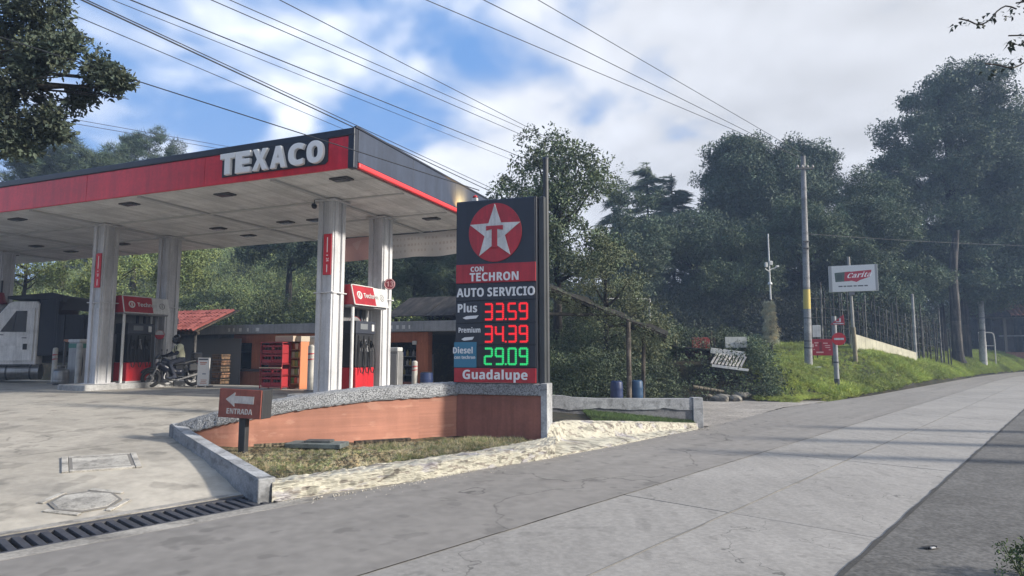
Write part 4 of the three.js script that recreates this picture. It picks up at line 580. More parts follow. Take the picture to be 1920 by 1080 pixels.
  board('panel', 0.40, 0.84, 0.03, st, MT.whitePaint, s, [0, 0.46, 0]); part('foot', [rbox(0.04, 0.06, 0.36, -0.15, 0.03, -0.05), rbox(0.04, 0.06, 0.36, 0.15, 0.03, -0.05)], MT.grey, s);
  const cr = thing('wooden_crates', 'stack of pale wooden crates beside the grey blue door', 'crates', [-10.3, FG(-10.3, 22.8), -22.8], -0.36); for (let j = 0; j < 5; j++) part('crate', [rbox(0.42, 0.10, 0.40, 0.02 * (j % 2), 0.09 + j * 0.215, 0, 0.008), rbox(0.44, 0.05, 0.42, 0.02 * (j % 2), 0.185 + j * 0.215, 0, 0.008)], M([0.34 + 0.06 * (j % 2), 0.20, 0.10], 0.8, { map: rep(TX.bark, 2) }), cr);
  // left group: gas bottle, service pillar, red tank
  const q = thing('gas_cylinder', 'squat grey gas cylinder beside the left bollard', 'gas cylinder', [-14.32, FG(-14.32, 20.5), -20.5]); part('tank', lathe([[0, 0.02], [0.20, 0.02], [0.23, 0.06], [0.235, 0.14], [0.225, 0.15], [0.225, 0.17], [0.235, 0.18], [0.235, 0.40], [0.20, 0.48], [0.08, 0.52], [0, 0.52]], 0, 0, 0, 20), MT.steel, q); part('collar', [at(new THREE.TorusGeometry(0.12, 0.016, 6, 18), 0, 0.60, 0, PI / 2), ...[0, 2.1, 4.2].map((a) => bar([0.12 * Math.cos(a), 0.48, 0.12 * Math.sin(a)], [0.12 * Math.cos(a), 0.60, 0.12 * Math.sin(a)], 0.014))], MT.steel, q); part('valve', cyl(0.03, 0.02, 0.10, 0, 0.56, 0, 10), MT.darkSteel, q); part('foot_ring', cyl(0.21, 0.21, 0.06, 0, 0.02, 0, 20), MT.darkSteel, q);
  const a = thing('service_pillar', 'pale air and water pillar with a green band behind the gas cylinder', 'service pillar', [-14.15, FG(-14.15, 21.0), -21.0], -0.3); part('body', rbox(0.46, 1.36, 0.36, 0, 0.68, 0, 0.03), M([0.42, 0.42, 0.42], 0.5, { map: rep(TX.streak, 1) }), a); part('band', rbox(0.47, 0.16, 0.37, 0, 1.24, 0, 0.02), M([0.04, 0.17, 0.13], 0.5), a, 'green band'); part('cap', rbox(0.50, 0.10, 0.40, 0, 1.40, 0, 0.03), MT.whitePaint, a); part('hose', tube([[0.24, 1.2, 0.1], [0.34, 0.7, 0.12], [0.33, 0.25, 0.14], [0.27, 0.5, 0.16], [0.24, 1.0, 0.14]], 0.016, 20, 6), MT.rubber, a);
  const bm = thing('barrier_arm', 'orange striped barrier arm lying across behind the service pillar', 'barrier', [-14.2, FG(-14.2, 21.5) + 1.42, -21.5], -0.25); part('arm', rbox(2.0, 0.09, 0.05, 0, 0, 0, 0.01), M([0.36, 0.15, 0.075], 0.6), bm); for (const x of [-0.62, 0.05, 0.7]) part('stripe', rbox(0.24, 0.094, 0.054, x, 0, 0, 0.01), M([0.42, 0.33, 0.22], 0.6), bm); part('stand', [rbox(0.06, 1.42, 0.06, 0.95, -0.71, 0), rbox(0.06, 1.42, 0.06, -0.95, -0.71, 0)], MT.darkSteel, bm);
  const r = thing('waste_bin', 'red waste bin with white hood beside the left column', 'bin', [-12.82, FG(-12.82, 20.0), -20.0], -0.2); part('body', rbox(0.36, 0.62, 0.36, 0, 0.33, 0, 0.03), M([0.32, 0.02, 0.03], 0.5, { map: rep(TX.streak, 1) }), r); part('neck', rbox(0.30, 0.18, 0.30, 0, 0.72, 0, 0.02), MT.black, r); part('hood', extr(shape([[-0.26, 0], [-0.26, 0.16], [-0.12, 0.30], [0.16, 0.30], [0.26, 0.20], [0.26, 0]]), 0.40, 0.015).translate(0, 0.80, -0.2), MT.whitePaint, r);
  const tp = thing('tyre_stack', 'dark tyres stacked against the left column', 'tyres', [-12.35, FG(-12.35, 20.2), -20.2]); for (let i = 0; i < 4; i++) part('tyre', at(new THREE.TorusGeometry(0.21, 0.085, 8, 22), 0.01 * i, 0.09 + i * 0.165, 0, PI / 2), MT.rubber, tp);
}
// ------------------------------------------------------------------ dump truck at the left edge, facing left
{
  const o = thing('dump_truck', 'white cabbed dump truck with a dark high-sided bed at the left edge', 'truck', [-16.45, FG(-16.45, 22.1), -22.1], 0.32), w = M([0.88, 0.87, 0.85], 0.35, { map: rep(TX.streak, 0.8) }), nv = M([0.020, 0.024, 0.038], 0.6, { map: rep(TX.streak, 0.4) });
  // cab in side view (x rear +), extruded across z
  const cab = part('cab', [extr(shape([[-2.75, 0.95], [-2.75, 1.62], [-1.55, 1.80], [-1.35, 1.86], [-0.80, 2.66], [-0.66, 2.74], [0, 2.76], [0.06, 2.70], [0.06, 0.62], [-1.05, 0.62], [-1.15, 0.9], [-1.5, 1.18], [-2.1, 1.18], [-2.45, 0.95]]), 2.1, 0.03).translate(0, 0, -2.12)], w, o);
  const door = part('door', extr(shape([[-1.12, 0.74], [-1.12, 1.62], [-1.04, 1.72], [-0.60, 2.52], [-0.02, 2.54], [-0.02, 0.74]]), 0.03, 0.006).translate(0, 0, 0.015), w, o, 'white cab door with dark window');
  part('window', extr(shape([[-0.98, 1.72], [-0.56, 2.44], [-0.24, 2.45], [-0.24, 1.72]]), 0.012).translate(0, 0, 0.046), MT.glass, door); part('handle', rbox(0.12, 0.2, 0.03, -0.24, 1.22, 0.06, 0.01), MT.black, door); part('hinge', [rbox(0.14, 0.025, 0.03, -0.95, 1.62, 0.055, 0.006), rbox(0.14, 0.025, 0.03, -0.28, 1.52, 0.055, 0.006)], MT.dark, door); part('vent_bar', bar([-0.62, 1.72, 0.06], [-0.54, 2.42, 0.06], 0.014), MT.dark, door);
  part('windscreen', extr(shape([[-1.40, 1.90], [-0.88, 2.64], [-0.86, 2.62], [-1.36, 1.88]]), 1.8).translate(-0.04, 0.02, -1.95), MT.glass, o);
  part('mirror', [rbox(0.05, 0.36, 0.20, -1.22, 2.05, 0.30, 0.02), bar([-1.05, 2.3, 0.03], [-1.22, 2.2, 0.30], 0.014), bar([-1.05, 1.8, 0.03], [-1.22, 1.9, 0.30], 0.014)], MT.black, o);
  part('arch', at(new THREE.TorusGeometry(0.62, 0.07, 6, 20, PI), -1.80, 0.56, 0.02), w, o, 'white wheel arch lip'); part('bumper', rbox(0.18, 0.32, 2.2, -2.85, 0.60, -1.05, 0.04), MT.steel, o); part('grille', rbox(0.06, 0.5, 1.2, -2.80, 1.28, -1.05, 0.02), MT.darkSteel, o); for (const z of [-0.2, -1.9]) part('headlight', rbox(0.06, 0.18, 0.26, -2.81, 1.22, z, 0.03), M([0.5, 0.5, 0.5], 0.15), o);
  part('step', [rbox(0.9, 0.05, 0.30, -0.52, 0.60, -0.02, 0.01)], MT.darkSteel, o); part('fuel_tank', at(new THREE.CylinderGeometry(0.27, 0.27, 1.15, 20), -0.35, 0.36, -0.10, 0, 0, PI / 2), M([0.30, 0.30, 0.30], 0.3, { metal: 0.8, map: rep(TX.streak, 1) }), o); part('tank_strap', [-0.7, -0.02].map((x) => at(new THREE.CylinderGeometry(0.278, 0.278, 0.05, 20), x, 0.36, -0.10, 0, 0, PI / 2)), MT.darkSteel, o);
  part('chassis', [rbox(6.8, 0.24, 0.10, 0.7, 0.78, -0.6, 0.01), rbox(6.8, 0.24, 0.10, 0.7, 0.78, -1.5, 0.01)], MT.black, o);
  const wheel = (x, z) => { const t = part('wheel', at(lathe([[0.30, -0.14], [0.46, -0.145], [0.52, -0.11], [0.525, 0.11], [0.46, 0.145], [0.30, 0.14]], 0, 0, 0, 28), x, 0.52, z, PI / 2), MT.rubber, o); part('rim', [at(lathe([[0.0, 0.05], [0.10, 0.06], [0.16, 0.0], [0.29, 0.02], [0.31, 0.14], [0.30, 0.145]], 0, 0, 0, 24), x, 0.52, z, PI / 2), at(new THREE.CylinderGeometry(0.30, 0.30, 0.05, 20), x, 0.52, z, PI / 2)], MT.steel, t); };
  for (const x of [-1.80, 2.2, 3.35]) for (const z of [-0.14, -1.98]) wheel(x, z);
  // bed: sloping front, ribs, tarp frame over the cab
  part('bed', [rbox(3.4, 1.25, 0.10, 2.35, 1.72, 0.02, 0.02), rbox(3.4, 1.25, 0.10, 2.35, 1.72, -2.12, 0.02), rbox(0.10, 1.9, 2.14, 0.62, 1.95, -1.05, 0.02), rbox(0.10, 1.3, 2.14, 4.05, 1.72, -1.05, 0.02), rbox(3.4, 0.10, 2.14, 2.35, 1.10, -1.05, 0.02)], nv, o, 'dark blue black bed');
  part('cab_guard', [extr(shape([[-0.85, 2.86], [-0.85, 2.93], [0.45, 3.10], [0.75, 3.02], [0.75, 2.80], [0.40, 2.86]]), 2.1, 0.01).translate(0, 0, -2.1)], nv, o, 'dark guard plate over the cab'); part('headboard', rbox(0.62, 2.1, 2.0, 0.36, 1.95, -1.05, 0.03), M([0.020, 0.024, 0.038], 0.6), o, 'dark headboard behind the cab');
  for (let i = 0; i < 6; i++) part('rib', rbox(0.10, 1.22, 0.07, 0.85 + i * 0.60, 1.72, 0.09, 0.01), nv, o); part('load', sheetGrid(14, 8, (a, b) => new V3(0.7 + a * 3.3, 2.30 + 0.75 * Math.pow(1 - a, 0.8) * Math.sin(clamp(b * 1.2 + 0.1) * PI * 0.8)  + 0.06 * noise3(a * 9, b * 6, 2), -0.05 - b * 2.0)), M([0.05, 0.05, 0.055], 0.9), o, 'dark load heaped in the bed'); part('mud_flap', rbox(0.03, 0.55, 0.5, 4.0, 0.42, -0.2, 0.006), MT.rubber, o);
}
{
  const o = thing('warning_lamp', 'red lantern shaped fitting hanging left, above the truck cab', 'fitting', [-18.35, 3.35, -22.9]); part('body', lathe([[0, 0.42], [0.08, 0.40], [0.16, 0.10], [0.20, 0], [0.06, -0.02], [0, -0.02]], 0, 0, 0, 8), M([0.20, 0.02, 0.03], 0.5), o); part('bracket', rbox(0.05, 0.5, 0.05, 0, 0.60, 0), MT.black, o); part('mark', rbox(0.08, 0.10, 0.02, 0.02, 0.1, 0.15, 0.004), MT.white, o);
}
// ------------------------------------------------------------------ motorcycle and rider (x forward)
function field(bones, res, pad, k) { // smooth union of tapered capsules, meshed
  const lo = new V3(1e9, 1e9, 1e9), hi = new V3(-1e9, -1e9, -1e9); for (const [a, b, r0, r1] of bones) { for (const [p, r] of [[a, r0], [b, r1]]) { lo.min(new V3(p[0] - r, p[1] - r, p[2] - r)); hi.max(new V3(p[0] + r, p[1] + r, p[2] + r)); } }
  const c = lo.clone().add(hi).multiplyScalar(0.5), half = Math.max(hi.x - lo.x, hi.y - lo.y, hi.z - lo.z) / 2 + pad, mc = new MarchingCubes(res, MT.white, false, false, 400000), N = res;
  for (let z = 0; z < N; z++) for (let y = 0; y < N; y++) for (let x = 0; x < N; x++) {
    const px = c.x + ((x - N / 2) / (N / 2)) * half, py = c.y + ((y - N / 2) / (N / 2)) * half, pz = c.z + ((z - N / 2) / (N / 2)) * half; let d = 1e3;
    for (const [a, b, r0, r1, sx] of bones) { const bx = b[0] - a[0], by = b[1] - a[1], bz = b[2] - a[2], ax = px - a[0], ay = py - a[1], az = pz - a[2], l = bx * bx + by * by + bz * bz || 1e-9, t = clamp((ax * bx + ay * by + az * bz) / l), q = Math.hypot(ax - bx * t, ay - by * t, (az - bz * t) / (sx || 1)) - mix(r0, r1, t), h = Math.max(k - Math.abs(d - q), 0) / k; d = Math.min(d, q) - h * h * k * 0.25; }
    mc.field[x + y * N + z * N * N] = -d;
  }
  mc.isolation = 0; mc.update(); const g = new THREE.BufferGeometry(), n = mc.count; g.setAttribute('position', new THREE.Float32BufferAttribute(mc.positionArray.slice(0, n * 3), 3)); g.setAttribute('normal', new THREE.Float32BufferAttribute(mc.normalArray.slice(0, n * 3), 3)); g.scale(half, half, half); return g.translate(c.x, c.y, c.z);
}
const BIKE = [-10.28, 19.55], BT = PI + 0.75, bikeY = FG(...BIKE);
{
  const o = thing('motorcycle', 'black motorcycle stopped at the left pump with its rider', 'motorcycle', [BIKE[0], bikeY, -BIKE[1]], BT); o.scale.setScalar(0.87); const bk = M([0.012, 0.013, 0.017], 0.3), eng = M([0.045, 0.045, 0.05], 0.4, { metal: 0.4 });
  for (const [x, r] of [[0.68, 0.31], [-0.66, 0.30]]) { const t = part('wheel', at(new THREE.TorusGeometry(r - 0.055, 0.058, 10, 30), x, r, 0), MT.rubber, o); part('rim', [at(new THREE.TorusGeometry(r - 0.11, 0.014, 6, 26), x, r, 0), at(new THREE.CylinderGeometry(0.055, 0.055, 0.12, 12), x, r, 0, PI / 2), ...[0, 1, 2, 3, 4].map((i) => bar([x, r, 0], [x + (r - 0.11) * Math.cos(i * 1.2566), r + (r - 0.11) * Math.sin(i * 1.2566), 0], 0.013))], eng, t); part('brake_disc', at(new THREE.CylinderGeometry(0.12, 0.12, 0.008, 20), x, r, 0.075, PI / 2), MT.steel, t); }
  part('fork', [bar([0.68, 0.31, 0.085], [0.40, 0.98, 0.085], 0.024), bar([0.68, 0.31, -0.085], [0.40, 0.98, -0.085], 0.024)], MT.steel, o);
  part('front_mudguard', at(new THREE.TorusGeometry(0.335, 0.045, 6, 16, 1.9), 0.68, 0.31, 0, 0, 0, 0.55), bk, o); part('rear_mudguard', at(new THREE.TorusGeometry(0.34, 0.05, 6, 16, 1.5), -0.66, 0.30, 0, 0, 0, 1.0), bk, o);
  part('tank', field([[[0.30, 0.86, 0], [0.02, 0.82, 0], 0.13, 0.10], [[0.22, 0.84, 0.07], [0.02, 0.80, 0.05], 0.09, 0.07], [[0.22, 0.84, -0.07], [0.02, 0.80, -0.05], 0.09, 0.07]], 28, 0.03, 0.05), M([0.015, 0.018, 0.03], 0.22), o);
  part('seat', field([[[0.0, 0.78, 0], [-0.36, 0.79, 0], 0.085, 0.11, 1.3], [[-0.36, 0.82, 0], [-0.72, 0.90, 0], 0.09, 0.06, 1.4]], 28, 0.03, 0.05), MT.black, o); part('engine', [rbox(0.34, 0.26, 0.28, 0.08, 0.42, 0, 0.04), rbox(0.20, 0.24, 0.20, 0.20, 0.58, 0, 0.03, 0, 0, -0.35), at(new THREE.CylinderGeometry(0.10, 0.10, 0.34, 18), 0.0, 0.40, 0, PI / 2)], eng, o);
  part('frame', [bar([0.40, 0.92, 0], [0.24, 0.35, 0.05], 0.022), bar([0.24, 0.35, 0.05], [-0.12, 0.30, 0.08], 0.022), bar([-0.10, 0.32, 0.09], [-0.15, 0.75, 0.08], 0.022), bar([-0.10, 0.32, -0.09], [-0.15, 0.75, -0.08], 0.022), bar([-0.12, 0.36, 0.10], [-0.66, 0.30, 0.10], 0.024), bar([-0.12, 0.36, -0.10], [-0.66, 0.30, -0.10], 0.024), bar([-0.15, 0.75, 0.08], [-0.78, 0.84, 0.06], 0.016)], bk, o);
  part('shock', [bar([-0.50, 0.36, 0.11], [-0.38, 0.74, 0.10], 0.026), bar([-0.50, 0.36, -0.11], [-0.38, 0.74, -0.10], 0.026)], MT.steel, o); part('exhaust', [tube([[0.24, 0.50, -0.08], [0.30, 0.30, -0.12], [0.0, 0.24, -0.15], [-0.30, 0.28, -0.16]], 0.022, 16, 8), bar([-0.28, 0.28, -0.16], [-0.80, 0.44, -0.17], 0.035, 0.05, 12)], MT.steel, o);
  part('headlamp', [at(lathe([[0, 0.05], [0.09, 0.05], [0.10, 0.0], [0.07, -0.09], [0, -0.12]]), 0.52, 0.88, 0, 0, 0, -PI / 2)], M([0.30, 0.30, 0.31], 0.15), o); part('windscreen', rbox(0.02, 0.20, 0.22, 0.50, 1.06, 0, 0.01, 0, 0, 0.5), M([0.10, 0.11, 0.12], 0.1), o); part('handlebar', [tube([[0.26, 1.06, 0.36], [0.34, 1.04, 0.20], [0.40, 0.98, 0], [0.34, 1.04, -0.20], [0.26, 1.06, -0.36]], 0.014, 20, 6)], MT.darkSteel, o); part('grip', [bar([0.25, 1.06, 0.38], [0.30, 1.05, 0.26], 0.02), bar([0.25, 1.06, -0.38], [0.30, 1.05, -0.26], 0.02)], MT.rubber, o);
  part('mirror', [bar([0.32, 1.05, 0.24], [0.30, 1.24, 0.30], 0.008), rbox(0.02, 0.08, 0.12, 0.30, 1.26, 0.32, 0.015), bar([0.32, 1.05, -0.24], [0.30, 1.24, -0.30], 0.008), rbox(0.02, 0.08, 0.12, 0.30, 1.26, -0.32, 0.015)], MT.black, o); part('tail_lamp', rbox(0.05, 0.07, 0.14, -0.80, 0.86, 0, 0.015), M([0.25, 0.01, 0.01], 0.3), o); part('rack_box', rbox(0.30, 0.24, 0.32, -0.76, 1.06, 0, 0.05), M([0.02, 0.02, 0.024], 0.4), o, 'black top box'); part('side_cover', [rbox(0.26, 0.22, 0.03, -0.18, 0.62, 0.12, 0.02), rbox(0.26, 0.22, 0.03, -0.18, 0.62, -0.12, 0.02)], bk, o); part('fairing', [field([[[0.46, 0.80, 0.0], [0.22, 0.62, 0.0], 0.10, 0.12, 1.6], [[0.30, 0.72, 0], [0.05, 0.60, 0], 0.11, 0.12, 1.5], [[0.10, 0.50, 0], [-0.20, 0.52, 0], 0.12, 0.13, 1.4]], 36, 0.04, 0.06)], M([0.014, 0.017, 0.030], 0.3), o, 'dark bodywork round the engine'); part('pannier', [rbox(0.34, 0.26, 0.16, -0.60, 0.66, 0.22, 0.05), rbox(0.34, 0.26, 0.16, -0.60, 0.66, -0.22, 0.05)], MT.black, o); part('kickstand', bar([-0.06, 0.30, 0.12], [-0.12, 0.01, 0.28], 0.012), MT.darkSteel, o);
}
{ // rider: one continuous body seated on the bike
  const o = thing('person', 'rider in dark clothes, pale yellow vest and black helmet sitting on the motorcycle', 'person', [BIKE[0], bikeY, -BIKE[1]], BT); o.scale.setScalar(0.87);
  const B1 = []; for (const s of [1, -1]) {
    B1.push([[-0.24, 0.93, 0.09 * s], [0.16, 0.82, 0.20 * s], 0.095, 0.07], [[0.16, 0.82, 0.20 * s], [0.02, 0.42, 0.22 * s], 0.068, 0.045], [[0.02, 0.42, 0.22 * s], [0.03, 0.36, 0.22 * s], 0.045, 0.045], [[-0.03, 0.33, 0.22 * s], [0.19, 0.31, 0.23 * s], 0.045, 0.036]);
    B1.push([[-0.16, 1.38, 0.19 * s], [-0.02, 1.16, 0.29 * s], 0.062, 0.048], [[-0.02, 1.16, 0.29 * s], [0.22, 1.07, 0.32 * s], 0.046, 0.032]);
  }
  B1.push([[-0.25, 0.96, 0], [-0.22, 1.12, 0], 0.125, 0.12, 1.25], [[-0.22, 1.12, 0], [-0.17, 1.36, 0], 0.115, 0.13, 1.35], [[-0.17, 1.40, -0.14], [-0.17, 1.40, 0.14], 0.07, 0.07], [[-0.16, 1.42, 0], [-0.12, 1.52, 0], 0.06, 0.055], [[-0.10, 1.58, 0], [-0.09, 1.64, 0], 0.085, 0.095]);
  const dark = M([0.022, 0.026, 0.042], 0.85, { bump: rep(B.grain, 3), bs: 0.004 }); part('body', field(B1, 84, 0.06, 0.06), dark, o);
  const vest = M([0.74, 0.72, 0.50], 0.8, { bump: rep(B.grain, 3), bs: 0.006 }); const vb = part('vest', field([[[-0.235, 1.04, 0], [-0.22, 1.14, 0], 0.132, 0.132, 1.26], [[-0.22, 1.14, 0], [-0.17, 1.36, 0], 0.128, 0.142, 1.36], [[-0.17, 1.40, -0.13], [-0.17, 1.40, 0.13], 0.080, 0.080], [[-0.16, 1.38, 0.19], [-0.07, 1.24, 0.25], 0.074, 0.064], [[-0.16, 1.38, -0.19], [-0.07, 1.24, -0.25], 0.074, 0.064]], 56, 0.05, 0.05), vest, o, 'pale yellow vest with dark straps');
  for (const s of [1, -1]) part('strap', tube([[-0.33, 1.16, 0.10 * s], [-0.31, 1.34, 0.11 * s], [-0.20, 1.485, 0.10 * s], [-0.06, 1.40, 0.11 * s], [-0.07, 1.20, 0.11 * s]], 0.022, 24, 6), MT.black, vb);
  const hel = part('helmet', field([[[-0.10, 1.62, 0], [-0.085, 1.68, 0], 0.125, 0.132], [[-0.03, 1.57, 0], [0.0, 1.58, 0], 0.08, 0.07, 1.3]], 40, 0.04, 0.05), M([0.010, 0.011, 0.015], 0.22), o, 'black full helmet'); part('visor', field([[[0.005, 1.665, -0.05], [0.005, 1.665, 0.05], 0.052, 0.052, 1.0]], 20, 0.02, 0.02), M([0.06, 0.07, 0.08], 0.08), hel); part('stripe', [tube([[-0.20, 1.72, 0.07], [-0.12, 1.79, 0.07], [-0.02, 1.76, 0.07]], 0.014, 12, 5)], MT.whitePaint, hel);
  // gloved hands closed round the grips
  for (const s of [1, -1]) { const F = [[[0.225, 1.075, 0.325 * s], [0.285, 1.075, 0.315 * s], 0.030, 0.028, 1.3]]; for (let i = 0; i < 4; i++) { const z = (0.285 + i * 0.023) * s, l = [0.9, 1, 0.96, 0.8][i]; F.push([[0.285, 1.085, z], [0.285 + 0.035 * l, 1.072, z], 0.0105, 0.010], [[0.285 + 0.035 * l, 1.072, z], [0.285 + 0.030 * l, 1.036, z], 0.010, 0.009], [[0.285 + 0.030 * l, 1.036, z], [0.272, 1.026, z], 0.009, 0.008]); } F.push([[0.25, 1.06, 0.285 * s], [0.275, 1.03, 0.268 * s], 0.012, 0.011], [[0.275, 1.03, 0.268 * s], [0.30, 1.034, 0.272 * s], 0.011, 0.009]); part('hand', field(F, 44, 0.01, 0.008), M([0.02, 0.02, 0.024], 0.8), o); }
}
// ------------------------------------------------------------------ right of the station: shed frame, barrels, debris, poles, signs, fence, house
const land = (x, d) => landY(x, d);
{
  const o = thing('ruined_shed', 'overgrown shed frame with a dark sloping roof edge on timber posts', 'shed'), m = M([0.060, 0.055, 0.045], 1, { map: rep(TX.bark, 0.7), bump: rep(B.bark, 0.7), bs: 0.02 });
  const a = P(0.5, 3.42, 16.4), b = P(4.2, 2.03, 17.5);
  part('roof_edge', [bar(a, b, 0.055, 0.055, 6), bar(P(0.5, 3.30, 16.5), P(4.2, 1.92, 17.6), 0.045, 0.045, 6)], m, o);
  part('roof_sheet', [sheetGrid(20, 6, (s, t) => { const p = a.clone().lerp(b, s); return p.add(new V3(0.3 * t, 0.03 + 0.16 * (noise3(s * 14, t * 4, 2) - 0.5) + 0.10 * t, -0.9 * t)); })], M([0.055, 0.055, 0.045], 1, { map: rep(TX.soil, 1), double: true }), o);
  part('post', bar(P(3.08, 0.1, 17.0), P(3.09, 2.42, 17.0), 0.075, 0.06), M([0.24, 0.20, 0.16], 0.9, { map: rep(TX.bark, 1) }), o, 'pale timber post'); part('post', bar(P(3.53, 0.1, 17.5), P(3.60, 2.25, 17.5), 0.06, 0.05), M([0.15, 0.125, 0.10], 0.9, { map: rep(TX.bark, 1) }), o); part('rail', bar(P(0.6, 2.62, 16.6), P(2.3, 2.60, 16.9), 0.045, 0.045, 6), m, o); part('post', bar(P(0.7, 0.2, 16.7), P(0.68, 3.3, 16.6), 0.06, 0.05), m, o);
  for (const [s, t, c] of [['dark blue plastic barrel left of the timber post', [2.70, 16.7], [0.010, 0.022, 0.075]], ['light blue plastic barrel right of the timber post', [3.30, 17.1], [0.014, 0.05, 0.11]]]) { const q = thing('barrel', s, 'barrel', [t[0], 0.30, -t[1]]); q.scale.setScalar(0.62); part('body', lathe([[0, 0.02], [0.22, 0.02], [0.25, 0.06], [0.26, 0.30], [0.275, 0.33], [0.26, 0.36], [0.26, 0.60], [0.275, 0.63], [0.26, 0.66], [0.25, 0.88], [0.21, 0.94], [0, 0.95]], 0, 0, 0, 22), M(c, 0.45), q); part('bung', [cyl(0.04, 0.04, 0.03, 0.12, 0.955, 0, 10), cyl(0.04, 0.04, 0.03, -0.12, 0.955, 0, 10)], M([c[0] * 0.7, c[1] * 0.7, c[2] * 0.7], 0.5), q); }
  const g = thing('goal_frame', 'white pipe frame like a goal standing in the bushes', 'pipe frame', [4.87, 0, -26]); const wp = MT.whitePaint;
  part('crossbar', bar([-1.0, 3.80, 0], [0.74, 3.78, 0], 0.04), wp, g); part('upright', bar([0.74, 0.8, 0], [0.74, 3.80, 0], 0.04), wp, g); part('upright', bar([-1.0, 0.8, 0], [-1.0, 3.82, 0], 0.04), wp, g);
}
{
  const y0 = 0, o = thing('fallen_stairs', 'weathered white slatted stair lying on the slope', 'stairs', [7.75, 1.36, -23.0], -0.12); o.rotation.z = -0.13;
  part('side_board', [rbox(1.22, 0.20, 0.05, 0.02, 0.26, -0.42, 0.01), rbox(1.25, 0.09, 0.05, 0, -0.28, 0.30, 0.01)], MT.whitePaint, o); for (let i = 0; i < 9; i++) part('slat', rbox(0.07, 0.74, 0.05, -0.50 + i * 0.125, -0.02, -0.06, 0.008, -0.95, 0, -0.38), M([0.50, 0.48, 0.45], 0.8, { map: rep(TX.streak, 2) }), o);
  const b = thing('white_board', 'small white weathered board standing above the fallen stair', 'board', [8.37, 2.0, -24.0], -0.05); part('panel', rbox(0.80, 0.40, 0.03, 0, 0, 0, 0.006), M([0.50, 0.52, 0.50], 0.8, { map: rep(TX.streak, 1.5) }), b); part('leg', [rbox(0.04, 0.9, 0.04, -0.34, -0.4, -0.04), rbox(0.04, 0.9, 0.04, 0.34, -0.4, -0.04)], MT.wood, b);
  const r = thing('red_shack', 'small tumbledown red board shack left of the white stair', 'shack', [7.05, 0.0, -24.3], 0.05), rm = M([0.16, 0.045, 0.035], 0.9, { map: rep(TX.bark, 1) });
  part('wall', [rbox(0.70, 0.44, 0.06, 0.20, 1.98, -0.3, 0.01)], M([0.22, 0.035, 0.03], 0.85, { map: rep(TX.streak, 1) }), r, 'red upper board'); for (let i = 0; i < 5; i++) part('wall_board', rbox(1.0, 0.095, 0.05, 0, 1.24 + i * 0.10, 0, 0.008, 0, 0, 0.01 * (i % 3 - 1)), rm, r); part('roof', rbox(1.7, 0.05, 0.9, -0.25, 1.78, 0, 0.01, 0, 0, -0.10), M([0.09, 0.085, 0.08], 0.95, { map: rep(TX.bark, 0.8) }), r); part('post', [rbox(0.06, 1.6, 0.06, 0.62, 1.4, 0), rbox(0.06, 1.5, 0.06, -0.85, 1.2, 0), rbox(0.05, 1.3, 0.05, 0.62, 1.75, -0.3)], MT.wood, r); part('back', rbox(1.3, 0.9, 0.04, -0.2, 1.25, -0.6), MT.black, r); part('base', rbox(1.6, 0.8, 0.9, -0.2, 0.75, -0.1, 0.03), M([0.11, 0.10, 0.07], 1, { map: rep(TX.soil, 1) }), r);
  rnd = mulberry(31);
  for (let i = 0; i < 9; i++) { const x = 6.65 + i * 0.16, d = rr(21.6, 22.2), s = rr(0.10, 0.26), st = thing('stone', ['first','second','third','fourth','fifth','sixth','seventh','eighth','rightmost'][i] + ' rough pale stone from the left in the street edge rubble heap', 'stone', [x, Math.max(0.02, land(x, d)) + s * 0.2, -d], rr(0, 6), 'rubble at the foot of the bank'); const g = new THREE.IcosahedronGeometry(s, 1); const p = g.attributes.position; for (let k = 0; k < p.count; k++) { const q = 1 + 0.5 * (noise3(p.getX(k) * 7 + i * 3, p.getY(k) * 7, p.getZ(k) * 7) - 0.5); p.setXYZ(k, p.getX(k) * q * 1.5, p.getY(k) * q * 0.7, p.getZ(k) * q); } g.computeVertexNormals(); part('rock', g, i % 3 ? M([0.30, 0.28, 0.24], 0.95, { map: rep(TX.concrete, 2) }) : M([0.40, 0.34, 0.24], 0.95, { map: rep(TX.bark, 2) }), st); }
  const lg = thing('log', 'broken pale log lying on the rubble heap', 'log', [6.6, 0.42, -21.9], 0.15); part('trunk', bar([-0.5, 0.05, 0], [0.6, -0.12, 0], 0.06, 0.045), M([0.36, 0.31, 0.22], 0.95, { map: rep(TX.bark, 1.5) }), lg);
}
